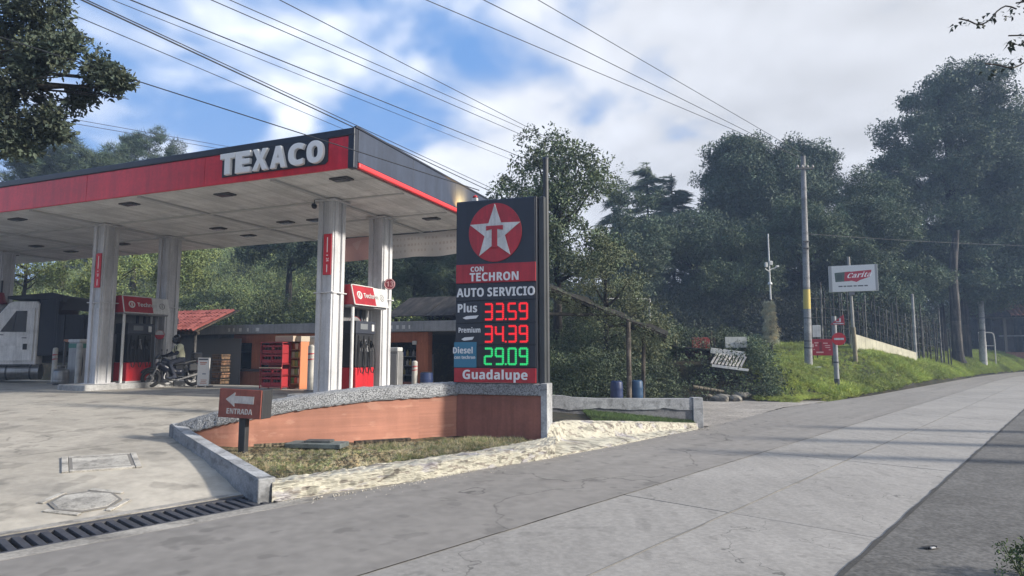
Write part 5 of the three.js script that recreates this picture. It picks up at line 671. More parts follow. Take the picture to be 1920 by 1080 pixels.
{ // concrete utility pole with its yellow band, and the other poles
  const pm = M([0.40, 0.40, 0.40], 0.85, { map: rep(TX.concrete, 0.5) });
  const o = thing('utility_pole', 'tall tapered concrete utility pole with a yellow band and wires', 'utility pole', [12.87, 0.2, -28]);
  part('shaft', bar([0, 0, 0], [0.20, 10.2, 0], 0.17, 0.10, 18), pm, o); part('band', bar([0.063, 3.32, 0], [0.080, 4.18, 0], 0.151, 0.146, 18), M([0.52, 0.40, 0.10], 0.7), o, 'yellow painted band'); part('ring', [bar([0.02, 1.6, 0], [0.021, 1.65, 0], 0.168, 0.168, 18), bar([0.025, 1.9, 0], [0.026, 1.94, 0], 0.166, 0.166, 18), bar([0.055, 2.9, 0], [0.056, 2.94, 0], 0.158, 0.158, 18)], MT.dark, o);
  part('crossarm', rbox(0.8, 0.07, 0.07, 0.19, 9.6, 0.10, 0.01), MT.darkSteel, o); for (const x of [-0.7, -0.2, 0.35, 0.9]) part('insulator', lathe([[0, 0], [0.035, 0], [0.05, 0.04], [0.03, 0.08], [0.04, 0.11], [0, 0.14]], 0.19 + x * 0.42, 9.64, 0.10, 10), M([0.30, 0.28, 0.26], 0.3), o);
  part('bracket', [rbox(0.3, 0.05, 0.05, 0.11, 6.3, 0.14), rbox(0.3, 0.05, 0.05, 0.11, 6.0, 0.14)], MT.darkSteel, o);
  const pl = thing('name_plate', 'small white plate low on the post beside the utility pole', 'plate', [12.86, 0.875, -27.65], -0.12); part('plate', rbox(0.76, 0.30, 0.03, 0, 0, 0, 0.01), MT.whitePaint, pl); part('mark', [rbox(0.40, 0.03, 0.006, -0.02, 0.04, 0.017, 0.002), rbox(0.26, 0.03, 0.006, -0.05, -0.05, 0.017, 0.002)], M([0.35, 0.16, 0.13], 0.7), pl); part('leg', [rbox(0.04, 0.7, 0.04, -0.25, -0.35, -0.03), rbox(0.04, 0.7, 0.04, 0.25, -0.35, -0.03)], MT.wood, pl);
  const c = thing('leaning_pole', 'white concrete pole leaning left on the grass near the house', 'pole', [36.6, 0.35, -50]); c.scale.setScalar(1.36); part('shaft', bar([0, 0, 0], [0.14, 4.85, 0], 0.17, 0.12, 16), M([0.50, 0.50, 0.49], 0.85, { map: rep(TX.concrete, 0.5) }), c); part('sleeve', bar([0, 0.2, 0], [0.03, 1.6, 0], 0.19, 0.18, 16), M([0.56, 0.56, 0.54], 0.85, { map: rep(TX.concrete, 0.7) }), c); part('strap', [bar([0.062, 2.2, 0], [0.063, 2.24, 0], 0.16, 0.16, 16), bar([0.085, 2.9, 0], [0.086, 2.94, 0], 0.155, 0.155, 16)], MT.dark, c); part('arm', bar([0.11, 3.9, 0], [-0.25, 3.75, 0.1], 0.03), MT.grey, c);
  const p3 = thing('fence_pole', 'thin pale pole standing alone before the dark fence', 'pole', [22.58, 0.9, -36]); part('shaft', bar([0, 0, 0], [0.02, 4.0, 0], 0.085, 0.07, 12), M([0.46, 0.46, 0.45], 0.85, { map: rep(TX.concrete, 1) }), p3); part('cap', lathe([[0, 4.03], [0.06, 4.02], [0.075, 3.98]], 0.02), MT.grey, p3);
  const l = thing('lamp_mast', 'slim white mast with small brackets rising from the bushes', 'mast', [13.38, 2.0, -33]); part('shaft', bar([0, 0, 0], [0, 5.8, 0], 0.055, 0.035), MT.whitePaint, l); part('bracket', [bar([0, 3.9, 0], [0.42, 4.05, 0], 0.025), bar([0, 3.8, 0], [-0.26, 3.95, 0.1], 0.025), rbox(0.18, 0.22, 0.12, 0.05, 4.25, 0.08, 0.03), rbox(0.14, 0.26, 0.12, -0.2, 4.15, 0.1, 0.03), rbox(0.16, 0.10, 0.14, 0.42, 4.08, 0, 0.03)], MT.whitePaint, l); part('collar', cyl(0.12, 0.08, 0.12, 0, 3.2, 0, 10), MT.whitePaint, l);
  // post with no-entry and warning signs
  const s = thing('road_sign_post', 'grey post carrying a red no-entry disc and a small red triangle', 'road sign', [12.07, 0.0, -24.0], -0.42);
  part('post', [cyl(0.09, 0.08, 2.95, 0, 1.5, 0, 16)], M([0.33, 0.34, 0.35], 0.7, { map: rep(TX.streak, 1) }), s); part('foot_band', [cyl(0.096, 0.095, 0.60, 0, 0.35, 0, 16)], MT.dark, s, 'dark painted foot'); part('ring', cyl(0.098, 0.098, 0.05, 0, 1.26, 0, 16), MT.dark, s);
  const d = part('disc', cyl(0.235, 0.235, 0.02, 0.13, 2.12, 0.12, 30, PI / 2), M([0.55, 0.02, 0.025], 0.4), s, 'red no-entry disc'); part('white_bar', rbox(0.32, 0.075, 0.012, 0.13, 2.12, 0.134, 0.004), MT.whitePaint, d);
  const t = part('triangle', extr(shape([[-0.25, 0], [0.22, -0.02], [0.20, 0.36]]), 0.02, 0.004).translate(0.12, 2.66, 0.11), M([0.36, 0.03, 0.04], 0.5), s, 'red triangular plate'); part('mark', [rbox(0.16, 0.03, 0.008, 0.14, 2.76, 0.136, 0.002), rbox(0.05, 0.14, 0.008, 0.20, 2.82, 0.137, 0.002), rbox(0.34, 0.035, 0.008, 0.14, 2.69, 0.138, 0.002)], MT.whitePaint, t);
  const rt = canvasTex(160, 120, (x, W, H) => { x.fillStyle = '#a81f2a'; x.fillRect(0, 0, W, H); x.fillStyle = '#d9a8a4'; for (const [a, b, c2, e] of [[14, 34, 12, 26], [30, 22, 26, 10], [34, 40, 14, 12], [86, 26, 30, 8], [96, 44, 34, 6], [100, 58, 30, 6], [40, 92, 46, 10], [22, 72, 10, 8], [120, 76, 14, 6]]) x.fillRect(a, b, c2, e); x.fillStyle = '#7d141d'; x.fillRect(60, 20, 18, 70); });
  const rp = thing('red_poster', 'red poster board with pale marks beside the utility pole', 'poster', [14.0, 1.86, -29.0], -0.30); board('panel', 1.04, 0.74, 0.04, rt, MT.red, rp, [0, 0, 0]); part('leg', [rbox(0.05, 1.3, 0.05, -0.4, -0.5, -0.04), rbox(0.05, 1.3, 0.05, 0.4, -0.5, -0.04)], MT.wood, rp);
  const wb = thing('white_plate', 'small white plate standing above the red poster', 'plate', [14.25, 2.62, -30.0], -0.2); part('plate', rbox(0.36, 0.56, 0.03, 0, 0, 0, 0.01), MT.whitePaint, wb); part('leg', rbox(0.05, 1.6, 0.05, 0, -0.9, -0.04), MT.wood, wb);
  // advertising board on its pole
  const at2 = canvasTex(512, 330, (x, W, H) => { x.fillStyle = '#d8d6d2'; x.fillRect(0, 0, W, H); x.fillStyle = '#4d5a50'; x.beginPath(); x.moveTo(60, 88); x.lineTo(230, 76); x.lineTo(220, 200); x.lineTo(66, 206); x.fill(); x.fillStyle = '#3f4a44'; x.fillRect(84, 110, 60, 70); x.fillStyle = '#b3303c'; x.beginPath(); x.moveTo(170, 84); x.lineTo(452, 66); x.lineTo(438, 150); x.lineTo(330, 190); x.lineTo(290, 214); x.lineTo(240, 196); x.lineTo(160, 200); x.fill(); x.save(); x.translate(160, 162); x.rotate(-0.05); x.transform(1, 0, -0.25, 1, 0, 0); x.fillStyle = '#f3efec'; x.font = 'italic bold 84px serif'; x.fillText('Carita', 22, 0); x.restore(); x.fillStyle = '#4a4a4c'; x.font = 'bold 22px sans-serif'; for (const [a, w] of [[96, 44], [150, 30], [188, 56], [256, 34], [300, 60], [370, 36]]) x.fillRect(a, 256, w, 15); x.fillStyle = '#9a9a98'; x.fillRect(0, 0, 30, H); x.fillRect(W - 26, 0, 26, H); });
  const ab = thing('advertising_board', 'white roadside advertising board with red and green emblem on a pole', 'billboard', [16.0, 0.9, -30.0], -0.40);
  board('panel', 2.05, 1.24, 0.14, at2, M([0.55, 0.55, 0.53], 0.6), ab, [0.08, 4.20, 0]); part('pole', [bar([0, 0, -0.12], [-0.05, 5.25, -0.12], 0.07, 0.06, 14)], M([0.36, 0.35, 0.32], 0.7, { map: rep(TX.streak, 1) }), ab); part('lower_pole', bar([0.02, 0.1, -0.12], [0, 1.9, -0.12], 0.10, 0.085, 14), M([0.28, 0.24, 0.15], 0.8, { map: rep(TX.streak, 1) }), ab, 'stained thicker foot'); part('clamp', rbox(0.24, 0.18, 0.18, 0, 3.5, -0.08, 0.02), MT.grey, ab);
}
{ // cream retaining wall and the tall dark fence
  const o = thing('cream_wall', 'low cream wall stepping down to the right behind the fence', 'wall'), m = M([0.56, 0.53, 0.40], 0.85, { map: rep(TX.streak, 0.6) });
  const A = P(17.0, 0, 32.2), C = P(22.2, 0, 35.6), n = 6, th = Math.atan2(-(C.z - A.z), C.x - A.x), L = A.distanceTo(C) / n;
  for (let i = 0; i < n; i++) { const t = (i + 0.5) / n, p = A.clone().lerp(C, t), h0 = mix(2.55, 1.62, i / n), h1 = mix(2.55, 1.62, (i + 1) / n); const g = extr(shape([[-L / 2 + 0.008, 0.4], [-L / 2 + 0.008, h0], [L / 2 - 0.008, h1], [L / 2 - 0.008, 0.4]]), 0.16, 0.01); g.rotateY(th); g.translate(p.x, 0, p.z); part('wall_panel', g, m, o); }
  const f = thing('stake_fence', 'tall dark wire fence of uneven posts along the top of the bank', 'fence'), dk = M([0.11, 0.105, 0.098], 0.9, { map: rep(TX.bark, 1) }), lt = M([0.34, 0.335, 0.32], 0.85, { map: rep(TX.bark, 1) });
  rnd = mulberry(5); const pts = []; const X0 = 15.4, X1 = 29.0, N = 36;
  for (let i = 0; i < N; i++) { const t = i / (N - 1), x = mix(X0, X1, t) + rr(-0.08, 0.08), d = mix(33.0, 42.5, t), y = land(x, d) - 0.2, h = rr(2.5, 3.3) + (i % 6 === 2 ? 0.7 : 0); pts.push([x, y, d]); part('post', bar(P(x, y, d), P(x + rr(-0.06, 0.06), y + h, d), i % 6 === 2 ? 0.06 : 0.042, 0.035, 7), i % 5 === 2 ? lt : dk, f); }
  for (const h of [0.5, 1.0, 1.5, 2.0, 2.5]) part('wire', tube(pts.filter((_, i) => i % 3 === 0).map(([x, y, d]) => P(x, y + h + 0.2, d - 0.05)), 0.012, 60, 4), dk, f);
}
{ // house with tiled porch at the right edge
  const o = thing('tiled_house', 'dark open porch house with a red tiled roof edge and orange low wall', 'house', [48.6, 0.75, -62.0], -0.45), dark = M([0.13, 0.12, 0.115], 0.9, { map: rep(TX.streak, 0.5) }), tl = [0, 1, 2].map((k) => M([0.22 + 0.05 * k, 0.085 + 0.02 * k, 0.055 + 0.012 * k], 0.9, { map: rep(TX.streak, 1) }));
  o.scale.setScalar(1.42);
  part('wall', [rbox(9, 3.0, 0.2, 2.5, 1.5, -3.2), rbox(0.2, 3.0, 3.6, -2.0, 1.5, -1.4)], dark, o); part('low_wall', rbox(5.0, 0.72, 0.22, 1.8, 0.30, 0.6, 0.02), M([0.42, 0.19, 0.11], 0.85, { map: rep(TX.streak, 0.6) }), o, 'orange low porch wall'); part('low_wall_pier', rbox(0.5, 0.62, 0.3, -1.0, 0.22, 0.6, 0.02), M([0.24, 0.12, 0.09], 0.9), o);
  for (const x of [-1.0, 2.2]) part('post', rbox(0.16, 2.7, 0.16, x + 0.35, 1.6, 0.6, 0.01), M([0.17, 0.15, 0.13], 0.85), o); part('rail', bar([-1.0, 1.75, 0.6], [4.5, 1.78, 0.6], 0.04), MT.grey, o); part('ceiling', box(8, 0.08, 4.4, 1.8, 3.02, -1.2), dark, o);
  const g = norm(new THREE.CylinderGeometry(0.11, 0.13, 0.55, 7, 1, true, -PI / 2, PI).rotateX(-PI / 2)); tl.forEach((m) => { m.side = THREE.DoubleSide; });
  for (let r = 0; r < 5; r++) for (let c = 0; c < 20; c++) { const m = new THREE.Mesh(g, tl[Math.floor(hash(r, c, 5) * 3)]); m.name = 'tile'; m.castShadow = m.receiveShadow = true; m.position.set(-0.3 + c * 0.25, 3.10 + r * 0.20, 1.2 - r * 0.42); m.rotation.x = 0.42; o.add(m); }
  part('roof', rbox(8.5, 0.08, 2.6, 1.6, 3.55, 0.2, 0.01, 0.42), M([0.09, 0.06, 0.05], 0.95, { map: rep(TX.bark, 0.5) }), o);
  const gt = thing('pipe_gate', 'pale bent pipe gate frame beside the leaning white pole', 'gate', [38.4, 0.35, -52.0], -0.2); gt.scale.setScalar(1.36); part('frame', [tube([[0.42, 0, 0], [0.42, 1.9, 0], [0.36, 2.1, 0], [-0.4, 2.12, 0]], 0.035, 24, 7)], M([0.40, 0.40, 0.40], 0.6), gt); part('rail', bar([-0.4, 1.35, 0], [0.42, 1.35, 0], 0.025), M([0.40, 0.40, 0.40], 0.6), gt); part('stile', bar([-0.4, 0, 0], [-0.4, 2.12, 0], 0.03), MT.darkSteel, gt);
}

// three short posts on the road's right side, outside the frame, whose shadows cross the slabs
[[12.0, 8.46], [13.55, 10.05], [15.3, 11.95]].forEach(([x, d], i) => { const o = thing('gate_post', ['nearest of three concrete gate posts right of the road', 'middle of three concrete gate posts right of the road', 'farthest of three concrete gate posts right of the road'][i], 'post', [x, 0, -d]); part('shaft', rbox(0.34, 3.9, 0.34, 0, 1.95, 0, 0.02), MT.cement, o); part('cap', rbox(0.42, 0.08, 0.42, 0, 3.94, 0, 0.02), MT.cement, o); });
// ------------------------------------------------------------------ foliage
function leafClump(kind, seed) { // leaves spread through a ball of radius 1
  const r = mulberry(seed), pos = [], nor = [], q = new THREE.Quaternion(), up = new V3(0, 1, 0);
  const add = (poly, c, dir, roll, s) => { q.setFromUnitVectors(up, dir); const q2 = new THREE.Quaternion().setFromAxisAngle(up, roll), v = poly.map(([x, y, z]) => new V3(x, y, z).multiplyScalar(s).applyQuaternion(q2).applyQuaternion(q).add(c)); for (let i = 1; i < v.length - 1; i++) for (const p of [v[0], v[i], v[i + 1]]) pos.push(p.x, p.y, p.z); };
  const dirR = () => { const z = r() * 2 - 1, a = r() * 2 * PI, s = Math.sqrt(1 - z * z); return new V3(s * Math.cos(a), z, s * Math.sin(a)); };
  const leaf = [[0, 0, 0], [0.20, 0.35, 0.05], [0.17, 0.70, 0.02], [0, 1, -0.06], [-0.17, 0.70, 0.02], [-0.20, 0.35, 0.05]], ivy = [[0, 0, 0], [0.42, 0.12, 0.05], [0.22, 0.45, 0.03], [0, 1, -0.05], [-0.22, 0.45, 0.03], [-0.42, 0.12, 0.05]], oak = [[0, 0, 0], [0.16, 0.22, 0.04], [0.28, 0.5, 0.04], [0.16, 0.66, 0.02], [0.14, 0.9, 0], [0, 1, -0.05], [-0.14, 0.9, 0], [-0.16, 0.66, 0.02], [-0.28, 0.5, 0.04], [-0.16, 0.22, 0.04]];
  if (kind === 'pine') for (let i = 0; i < 34; i++) { const d = dirR(); d.y = Math.abs(d.y) * 0.7 + 0.15; d.normalize(); add([[-0.035, 0, 0], [0.035, 0, 0], [0, 1, 0]], dirR().multiplyScalar(0.35), d, r() * 6, 0.65 + r() * 0.35); }
  else if (kind === 'spray') for (let i = 0; i < 26; i++) { const a = r() * 0.9 - 0.45, t = r(); add([[-0.05, 0, 0], [0.05, 0, 0], [0, 1, 0]], new V3(t * 1.5 - 0.7, (r() - 0.5) * 0.2 - t * 0.15, (r() - 0.5) * 0.35), new V3(0.6 + r() * 0.5, -0.35 + a * 0.5, (r() - 0.5) * 1.6).normalize(), r() * 6, 0.42 + r() * 0.3); }
  else { const n = kind === 'ivy' ? 7 : kind === 'oak' ? 15 : 18, L = kind === 'ivy' ? 0.62 : kind === 'oak' ? 0.52 : 0.46; for (let i = 0; i < n; i++) { const c = dirR().multiplyScalar(Math.cbrt(r()) * 0.8), d = dirR(); d.add(c).normalize(); if (kind === 'ivy') d.y = -Math.abs(d.y) - 0.4; d.normalize(); add(kind === 'ivy' ? ivy : kind === 'oak' ? oak : leaf, c, d, r() * 6, L * (0.7 + r() * 0.6)); } }
  const g = new THREE.BufferGeometry(); g.setAttribute('position', new THREE.Float32BufferAttribute(pos, 3)); g.computeVertexNormals(); return g;
}
const CL = {}; for (const k of ['leaf', 'pine', 'spray', 'ivy', 'oak']) CL[k] = [leafClump(k, 11), leafClump(k, 23)];
const ML = M([1, 1, 1], 0.75, { double: true });
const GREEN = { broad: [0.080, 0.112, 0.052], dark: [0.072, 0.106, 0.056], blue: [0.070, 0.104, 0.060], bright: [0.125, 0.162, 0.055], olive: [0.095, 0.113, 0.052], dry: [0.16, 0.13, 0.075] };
// list: [x, y, z, size, tone]; name of the mesh is its kind of part
function foliage(name, list, kind, color, parent, tint = 0.35, flat = 1) {
  const ms = []; const halves = [[], []]; list.forEach((p, i) => halves[i & 1].push(p));
  const g = CL[kind], m4 = new THREE.Matrix4(), q = new THREE.Quaternion(), e = new THREE.Euler(), c = new THREE.Color();
  const im = new THREE.InstancedMesh(g[0], ML, list.length);
  list.forEach(([x, y, z, s, t = 0.5, yaw], i) => { e.set(kind === 'spray' ? rr(-0.25, 0.25) : rr(0, 6.28), yaw ?? rr(0, 6.28), kind === 'spray' ? rr(-0.2, 0.2) : rr(0, 6.28)); if (kind === 'pine' || kind === 'ivy') e.set(rr(-0.5, 0.5), rr(0, 6.28), rr(-0.5, 0.5)); q.setFromEuler(e); m4.compose(new V3(x, y, z), q, new V3(s, s * flat, s)); im.setMatrixAt(i, m4); const k = 1 + tint * 2.3 * (t - 0.5) + rr(-0.25, 0.25), w = rr(-0.12, 0.14); im.setColorAt(i, c.setRGB(color[0] * k * (1 + w), color[1] * k, color[2] * k * (1 - w))); });
  im.name = name; im.userData.kind = 'stuff'; im.castShadow = im.receiveShadow = true; parent.add(im); return im;
}
function inBlob(b, hole = 0.42, edge = 0.5, freq = 0.9) { // a point in an ellipsoid's outer half, with gaps
  for (let k = 0; k < 12; k++) { const z = rr(-1, 1), a = rr(0, 2 * PI), s = Math.sqrt(1 - z * z), r = Math.pow(rr(edge ** 3, 1), 1 / 3) * (0.82 + 0.36 * noise3(b[0] + s * Math.cos(a) * 2.2, b[1] + z * 2.2, b[2] + s * Math.sin(a) * 2.2)); const x = b[0] + s * Math.cos(a) * b[3] * r, y = b[1] + z * b[4] * r, zz = b[2] + s * Math.sin(a) * b[5] * r; if (fbm(x * freq, y * freq, zz * freq, 2) > hole) return [x, y, zz, r * (0.5 + 0.5 * z)]; }
  return null;
}
function tufts(b, cover, tr, list, size, per) { // a sub-crown as separate leafy tufts on its boughs, with gaps between them
  const R3 = (b[3] + b[4] + b[5]) / 3, n = Math.max(5, Math.round(cover * 3.2 * R3 * R3 / (tr * tr)));
  for (let i = 0; i < n; i++) {
    const z = rr(-0.85, 1), a = rr(0, 2 * PI), s = Math.sqrt(Math.max(0, 1 - z * z)), r = Math.pow(rr(0.10, 1), 0.45) * 1.04, x = b[0] + s * Math.cos(a) * b[3] * r, y = b[1] + z * b[4] * r, w = b[2] + s * Math.sin(a) * b[5] * r, q = tr * rr(0.55, 1.25), tone = rr(0.15, 0.85), m = Math.max(3, Math.round(per * (q / tr) ** 2));
    for (let k = 0; k < m; k++) { const u = rr(-1, 1), c = rr(0, 2 * PI), t = Math.sqrt(1 - u * u), f = Math.cbrt(rr(0.03, 1)) * q; list.push([x + t * Math.cos(c) * f, y + u * f * 0.62 + 0.12 * f * (1 - t), w + t * Math.sin(c) * f, size * rr(0.6, 1.25), clamp(tone + rr(-0.2, 0.2))]); }
  }
}
function tree(name, label, group, base, H, blobs, { size = 0.3, kind = 'leaf', color = GREEN.broad, trunkR = 0.22, limbs = 9, lean = 0, cover = 1.05, tuft = 0.62, per = 15, scale = 1 }) {
  const o = thing(name, label, 'tree', [base[0], base[1], -base[2]], 0, group), list = []; o.scale.setScalar(scale);
  blobs.forEach((b) => tufts(b, cover, tuft, list, size, per));
  foliage('crown', list, kind, color, o);
  const top = H * 0.72, tk = [[0, -0.4, 0], [lean * 0.2, top * 0.35, 0.05], [lean * 0.6, top * 0.7, -0.05], [lean, top, 0]].map((p) => new V3(...p)), cv = new THREE.CatmullRomCurve3(tk), gs = [];
  for (let i = 0; i < 7; i++) gs.push(bar(cv.getPoint(i / 7), cv.getPoint((i + 1) / 7), trunkR * (1 - i / 9), trunkR * (1 - (i + 1) / 9), 9));
  part('trunk', gs, MT.trunk, o); const lb = [];
  for (let i = 0; i < Math.min(limbs, blobs.length); i++) { const b = blobs[i], s = cv.getPoint(clamp((b[1] / top) * 0.75, 0.3, 0.98)), e = new V3(b[0], b[1], b[2]), m = s.clone().lerp(e, 0.5).add(new V3(0, -0.08 * s.distanceTo(e), 0)); lb.push(bar(s, m, trunkR * 0.38, trunkR * 0.24, 6), bar(m, e, trunkR * 0.24, trunkR * 0.10, 6)); }
  if (lb.length) part('limb', lb, MT.trunk, o); return o;
}
function roundBlobs(cx, cy, cz, rx, ry, rz, n, sub = 0.42) { // sub-crowns through an ellipsoid
  const out = []; for (let i = 0; i < n; i++) { const z = rr(-0.9, 1), a = i * 2.4 + rr(-0.4, 0.4), s = Math.sqrt(Math.max(0, 1 - z * z)), r = rr(0.45, 0.78), k = rr(0.75, 1.2) * sub; out.push([cx + s * Math.cos(a) * rx * r, cy + z * ry * r, cz + s * Math.sin(a) * rz * r, rx * k, ry * k * 0.85, rz * k]); } return out;
}
rnd = mulberry(77);
{ // broadleaf tree behind the price sign
  const b = [...roundBlobs(0.2, 8.4, 0, 2.0, 2.3, 2.0, 12, 0.36), ...roundBlobs(0.5, 5.3, 0.2, 2.2, 2.2, 2.0, 10, 0.42), [-2.2, 7.2, 0.3, 0.9, 0.7, 0.9], [-1.5, 8.0, 0.3, 0.9, 0.6, 0.8], [-1.2, 6.3, 0.2, 0.9, 0.8, 0.9]];
  tree('broadleaf_tree', 'tall open broadleaf tree rising straight behind the price sign', undefined, [1.75, 0.1, 24.5], 10.5, b, { size: 0.30, color: GREEN.broad, trunkR: 0.24, limbs: 14 });
  tree('bushy_tree', 'lower olive green bushy tree right of the price sign', undefined, [3.3, 0.1, 22.5], 6.2, [...roundBlobs(0, 3.7, 0, 1.9, 2.0, 1.6, 9, 0.44), ...roundBlobs(1.0, 2.2, 0.3, 1.5, 1.6, 1.3, 5, 0.5)], { size: 0.22, color: GREEN.olive, trunkR: 0.15 });
}
function conifer(label, base, H, R0, n, color, size = 0.55) {
  const o = thing('conifer', label, 'tree', [base[0], base[1], -base[2]]), list = [], lb = []; const tiers = Math.round(H * 1.35);
  for (let t = 0; t < tiers * 5; t++) { const h = 0.16 + 0.84 * Math.pow(rr(0, 1), 0.85), y = H * h, r = (R0 * Math.pow(1 - h, 0.75) + 0.25) * rr(0.5, 1.2), a = rr(0, 2 * PI), dr = rr(0.05, 0.30); lb.push(bar([0, y, 0], [Math.cos(a) * r, y - r * dr + 0.1, Math.sin(a) * r], 0.045, 0.012, 5)); const cnt = Math.max(2, Math.round(n * r / (tiers * 5 * R0 * 0.42))); for (let i = 0; i < cnt; i++) { const f = Math.sqrt(rr(0.05, 1)); list.push([Math.cos(a) * r * f + rr(-0.18, 0.18), y - r * dr * f + rr(-0.16, 0.12), Math.sin(a) * r * f + rr(-0.18, 0.18), size * rr(0.5, 1.15), rr(0.2, 0.8), -a]); } }
  foliage('crown', list, 'spray', color, o, 0.3); part('trunk', bar([0, -0.5, 0], [0, H, 0], 0.24, 0.03, 9), MT.trunk, o); part('limb', lb, MT.trunk, o);
}
conifer('dark pointed conifer right of the broadleaf tree, tallest of two', [10.8, 1.6, 50], 15.2, 3.6, 2200, GREEN.blue, 0.75);
conifer('ragged conifer just right of the pointed one', [13.0, 1.6, 51], 14.6, 3.4, 1700, GREEN.blue, 0.75);
conifer('small dark conifer between the broadleaf tree and the pointed conifer', [7.6, 1.4, 47], 12.6, 2.8, 1400, GREEN.blue, 0.7);
{ // great rounded trees to the right
  tree('round_tree', 'big dome shaped dark tree left of the utility pole', undefined, [18.4, 1.8, 48], 17, [...roundBlobs(0, 12.6, 0, 3.9, 4.2, 3.6, 20, 0.40), ...roundBlobs(-0.8, 8.0, 0, 4.2, 3.2, 3.4, 12, 0.42), ...roundBlobs(-1.5, 4.6, 0, 4.4, 2.0, 3, 9, 0.42)], { size: 0.42, color: GREEN.blue, trunkR: 0.4, limbs: 16, tuft: 0.85, per: 26, cover: 2.6 });
  tree('round_tree', 'dark tree with a feathery crown directly behind the utility pole', undefined, [23.2, 1.8, 50], 17, [...roundBlobs(0, 12.4, 0, 2.6, 4.2, 3.0, 15, 0.40), ...roundBlobs(0, 7.6, 0, 3.0, 3.0, 3.0, 9, 0.45), ...roundBlobs(0.5, 4.4, 0, 3.4, 2.0, 3, 8, 0.42)], { size: 0.42, color: GREEN.blue, trunkR: 0.35, limbs: 12, tuft: 0.8, per: 24, cover: 2.2 });
  tree('giant_tree', 'largest spreading cypress-like tree with a flat lobed top at right', undefined, [35.6, 1.2, 50.7], 20, [[-2.2, 13.6, 0, 2.0, 1.5, 1.9], [-0.6, 16.2, 0.2, 2.1, 1.35, 2.0], [1.5, 17.1, 0, 2.2, 1.25, 2.0], [2.6, 15.4, 0.4, 1.6, 1.3, 1.6], [-3.0, 11.4, 0.3, 1.7, 1.4, 1.7], [0.4, 13.8, 0.6, 2.3, 1.4, 1.8], [-2.8, 9.0, 0.3, 1.8, 1.2, 1.7], [-0.9, 11.2, 0.5, 2.2, 1.5, 1.9], [1.8, 12.0, 0.6, 2.2, 1.5, 1.9], [0.2, 8.4, 0.5, 2.4, 1.4, 2.0], [2.6, 9.0, 0.4, 2.0, 1.4, 1.9], [-3.0, 6.9, 0.2, 1.7, 1.1, 1.6], [-0.6, 6.4, 0.3, 2.0, 1.2, 1.8], [2.0, 6.4, 0.3, 2.0, 1.2, 1.8], [-2.8, 4.6, 0.4, 1.8, 1.2, 1.6], [-0.4, 4.4, 0.6, 2.0, 1.2, 1.8], [2.2, 4.4, 0.5, 2.0, 1.2, 1.8], [3.4, 6.6, 0.6, 1.8, 1.6, 1.6], [3.6, 4.2, 0.8, 1.8, 1.3, 1.6], [3.6, 11, 0.4, 1.8, 1.8, 1.6]], { size: 0.34, color: GREEN.dark, trunkR: 0.45, limbs: 14, tuft: 0.72, per: 26, cover: 1.75, scale: 1.3 });
  tree('giant_tree', 'dense dark tree filling the right edge beyond the grass bank', undefined, [49.6, 1.0, 62.5], 17, [...roundBlobs(0, 12.6, 0, 2.8, 3.0, 2.8, 12, 0.44), ...roundBlobs(-0.6, 8.4, 0.6, 3.4, 2.6, 3.0, 12, 0.44), ...roundBlobs(-2.4, 5.6, 1.5, 2.6, 1.8, 2.2, 8, 0.46), [3, 13.4, 0, 2, 1.8, 2], ...roundBlobs(3.2, 9.0, 0, 2.6, 3.6, 2.4, 9, 0.46), ...roundBlobs(1.5, 5.6, 0, 3.4, 2.0, 2.4, 8, 0.46)], { size: 0.34, color: GREEN.dark, trunkR: 0.4, limbs: 14, tuft: 0.72, per: 26, cover: 1.75, scale: 1.6 });
  tree('leafy_tree', 'mid green leafy tree above the house at the right edge', undefined, [49.2, 0.9, 60.5], 10, [...roundBlobs(0.6, 7.6, 0, 2.6, 2.4, 2.2, 11, 0.44)], { size: 0.30, color: GREEN.broad, trunkR: 0.28, scale: 1.5 });
  tree('dark_tree', 'shaded dark tree behind the advertising board', undefined, [19.2, 1.8, 42], 9, [...roundBlobs(0, 7.4, 0, 3.2, 2.4, 2.6, 12, 0.42)], { size: 0.34, color: GREEN.dark, trunkR: 0.3, limbs: 10, tuft: 0.75, per: 22, cover: 2.0 });
  tree('dark_tree', 'shaded dark tree above the white board and stair', undefined, [12.6, 1.4, 43], 9, [...roundBlobs(0, 7.6, 0, 3.4, 2.2, 2.6, 12, 0.42)], { size: 0.34, color: GREEN.blue, trunkR: 0.3, limbs: 10, tuft: 0.75, per: 22, cover: 2.0 });
  tree('dark_tree', 'dark low tree in the gap behind the white pipe frame', undefined, [7.6, 1.2, 40], 8, [...roundBlobs(0, 6.0, 0, 2.8, 2.6, 2.4, 10, 0.42), ...roundBlobs(0.5, 9.0, 0, 2.2, 2.2, 2.0, 7, 0.42)], { size: 0.34, color: GREEN.blue, trunkR: 0.26 });
  const tr = thing('tree_trunk', 'stout grey tree trunk standing behind the fence', 'tree', [32.0, 0.9, -46.2]); tr.scale.setScalar(1.2); part('trunk', [bar([0, 0, 0], [0.05, 5.5, 0], 0.30, 0.24, 14), bar([0.05, 5.5, 0], [0.3, 8, 0.2], 0.24, 0.16, 12)], M([0.17, 0.15, 0.13], 0.95, { map: rep(TX.bark, 0.7, 0.4), bump: rep(B.bark, 0.7, 0.4), bs: 0.02 }), tr); part('root_flare', lathe([[0.46, 0], [0.36, 0.25], [0.30, 0.7]], 0, 0, 0, 14), MT.trunk, tr);
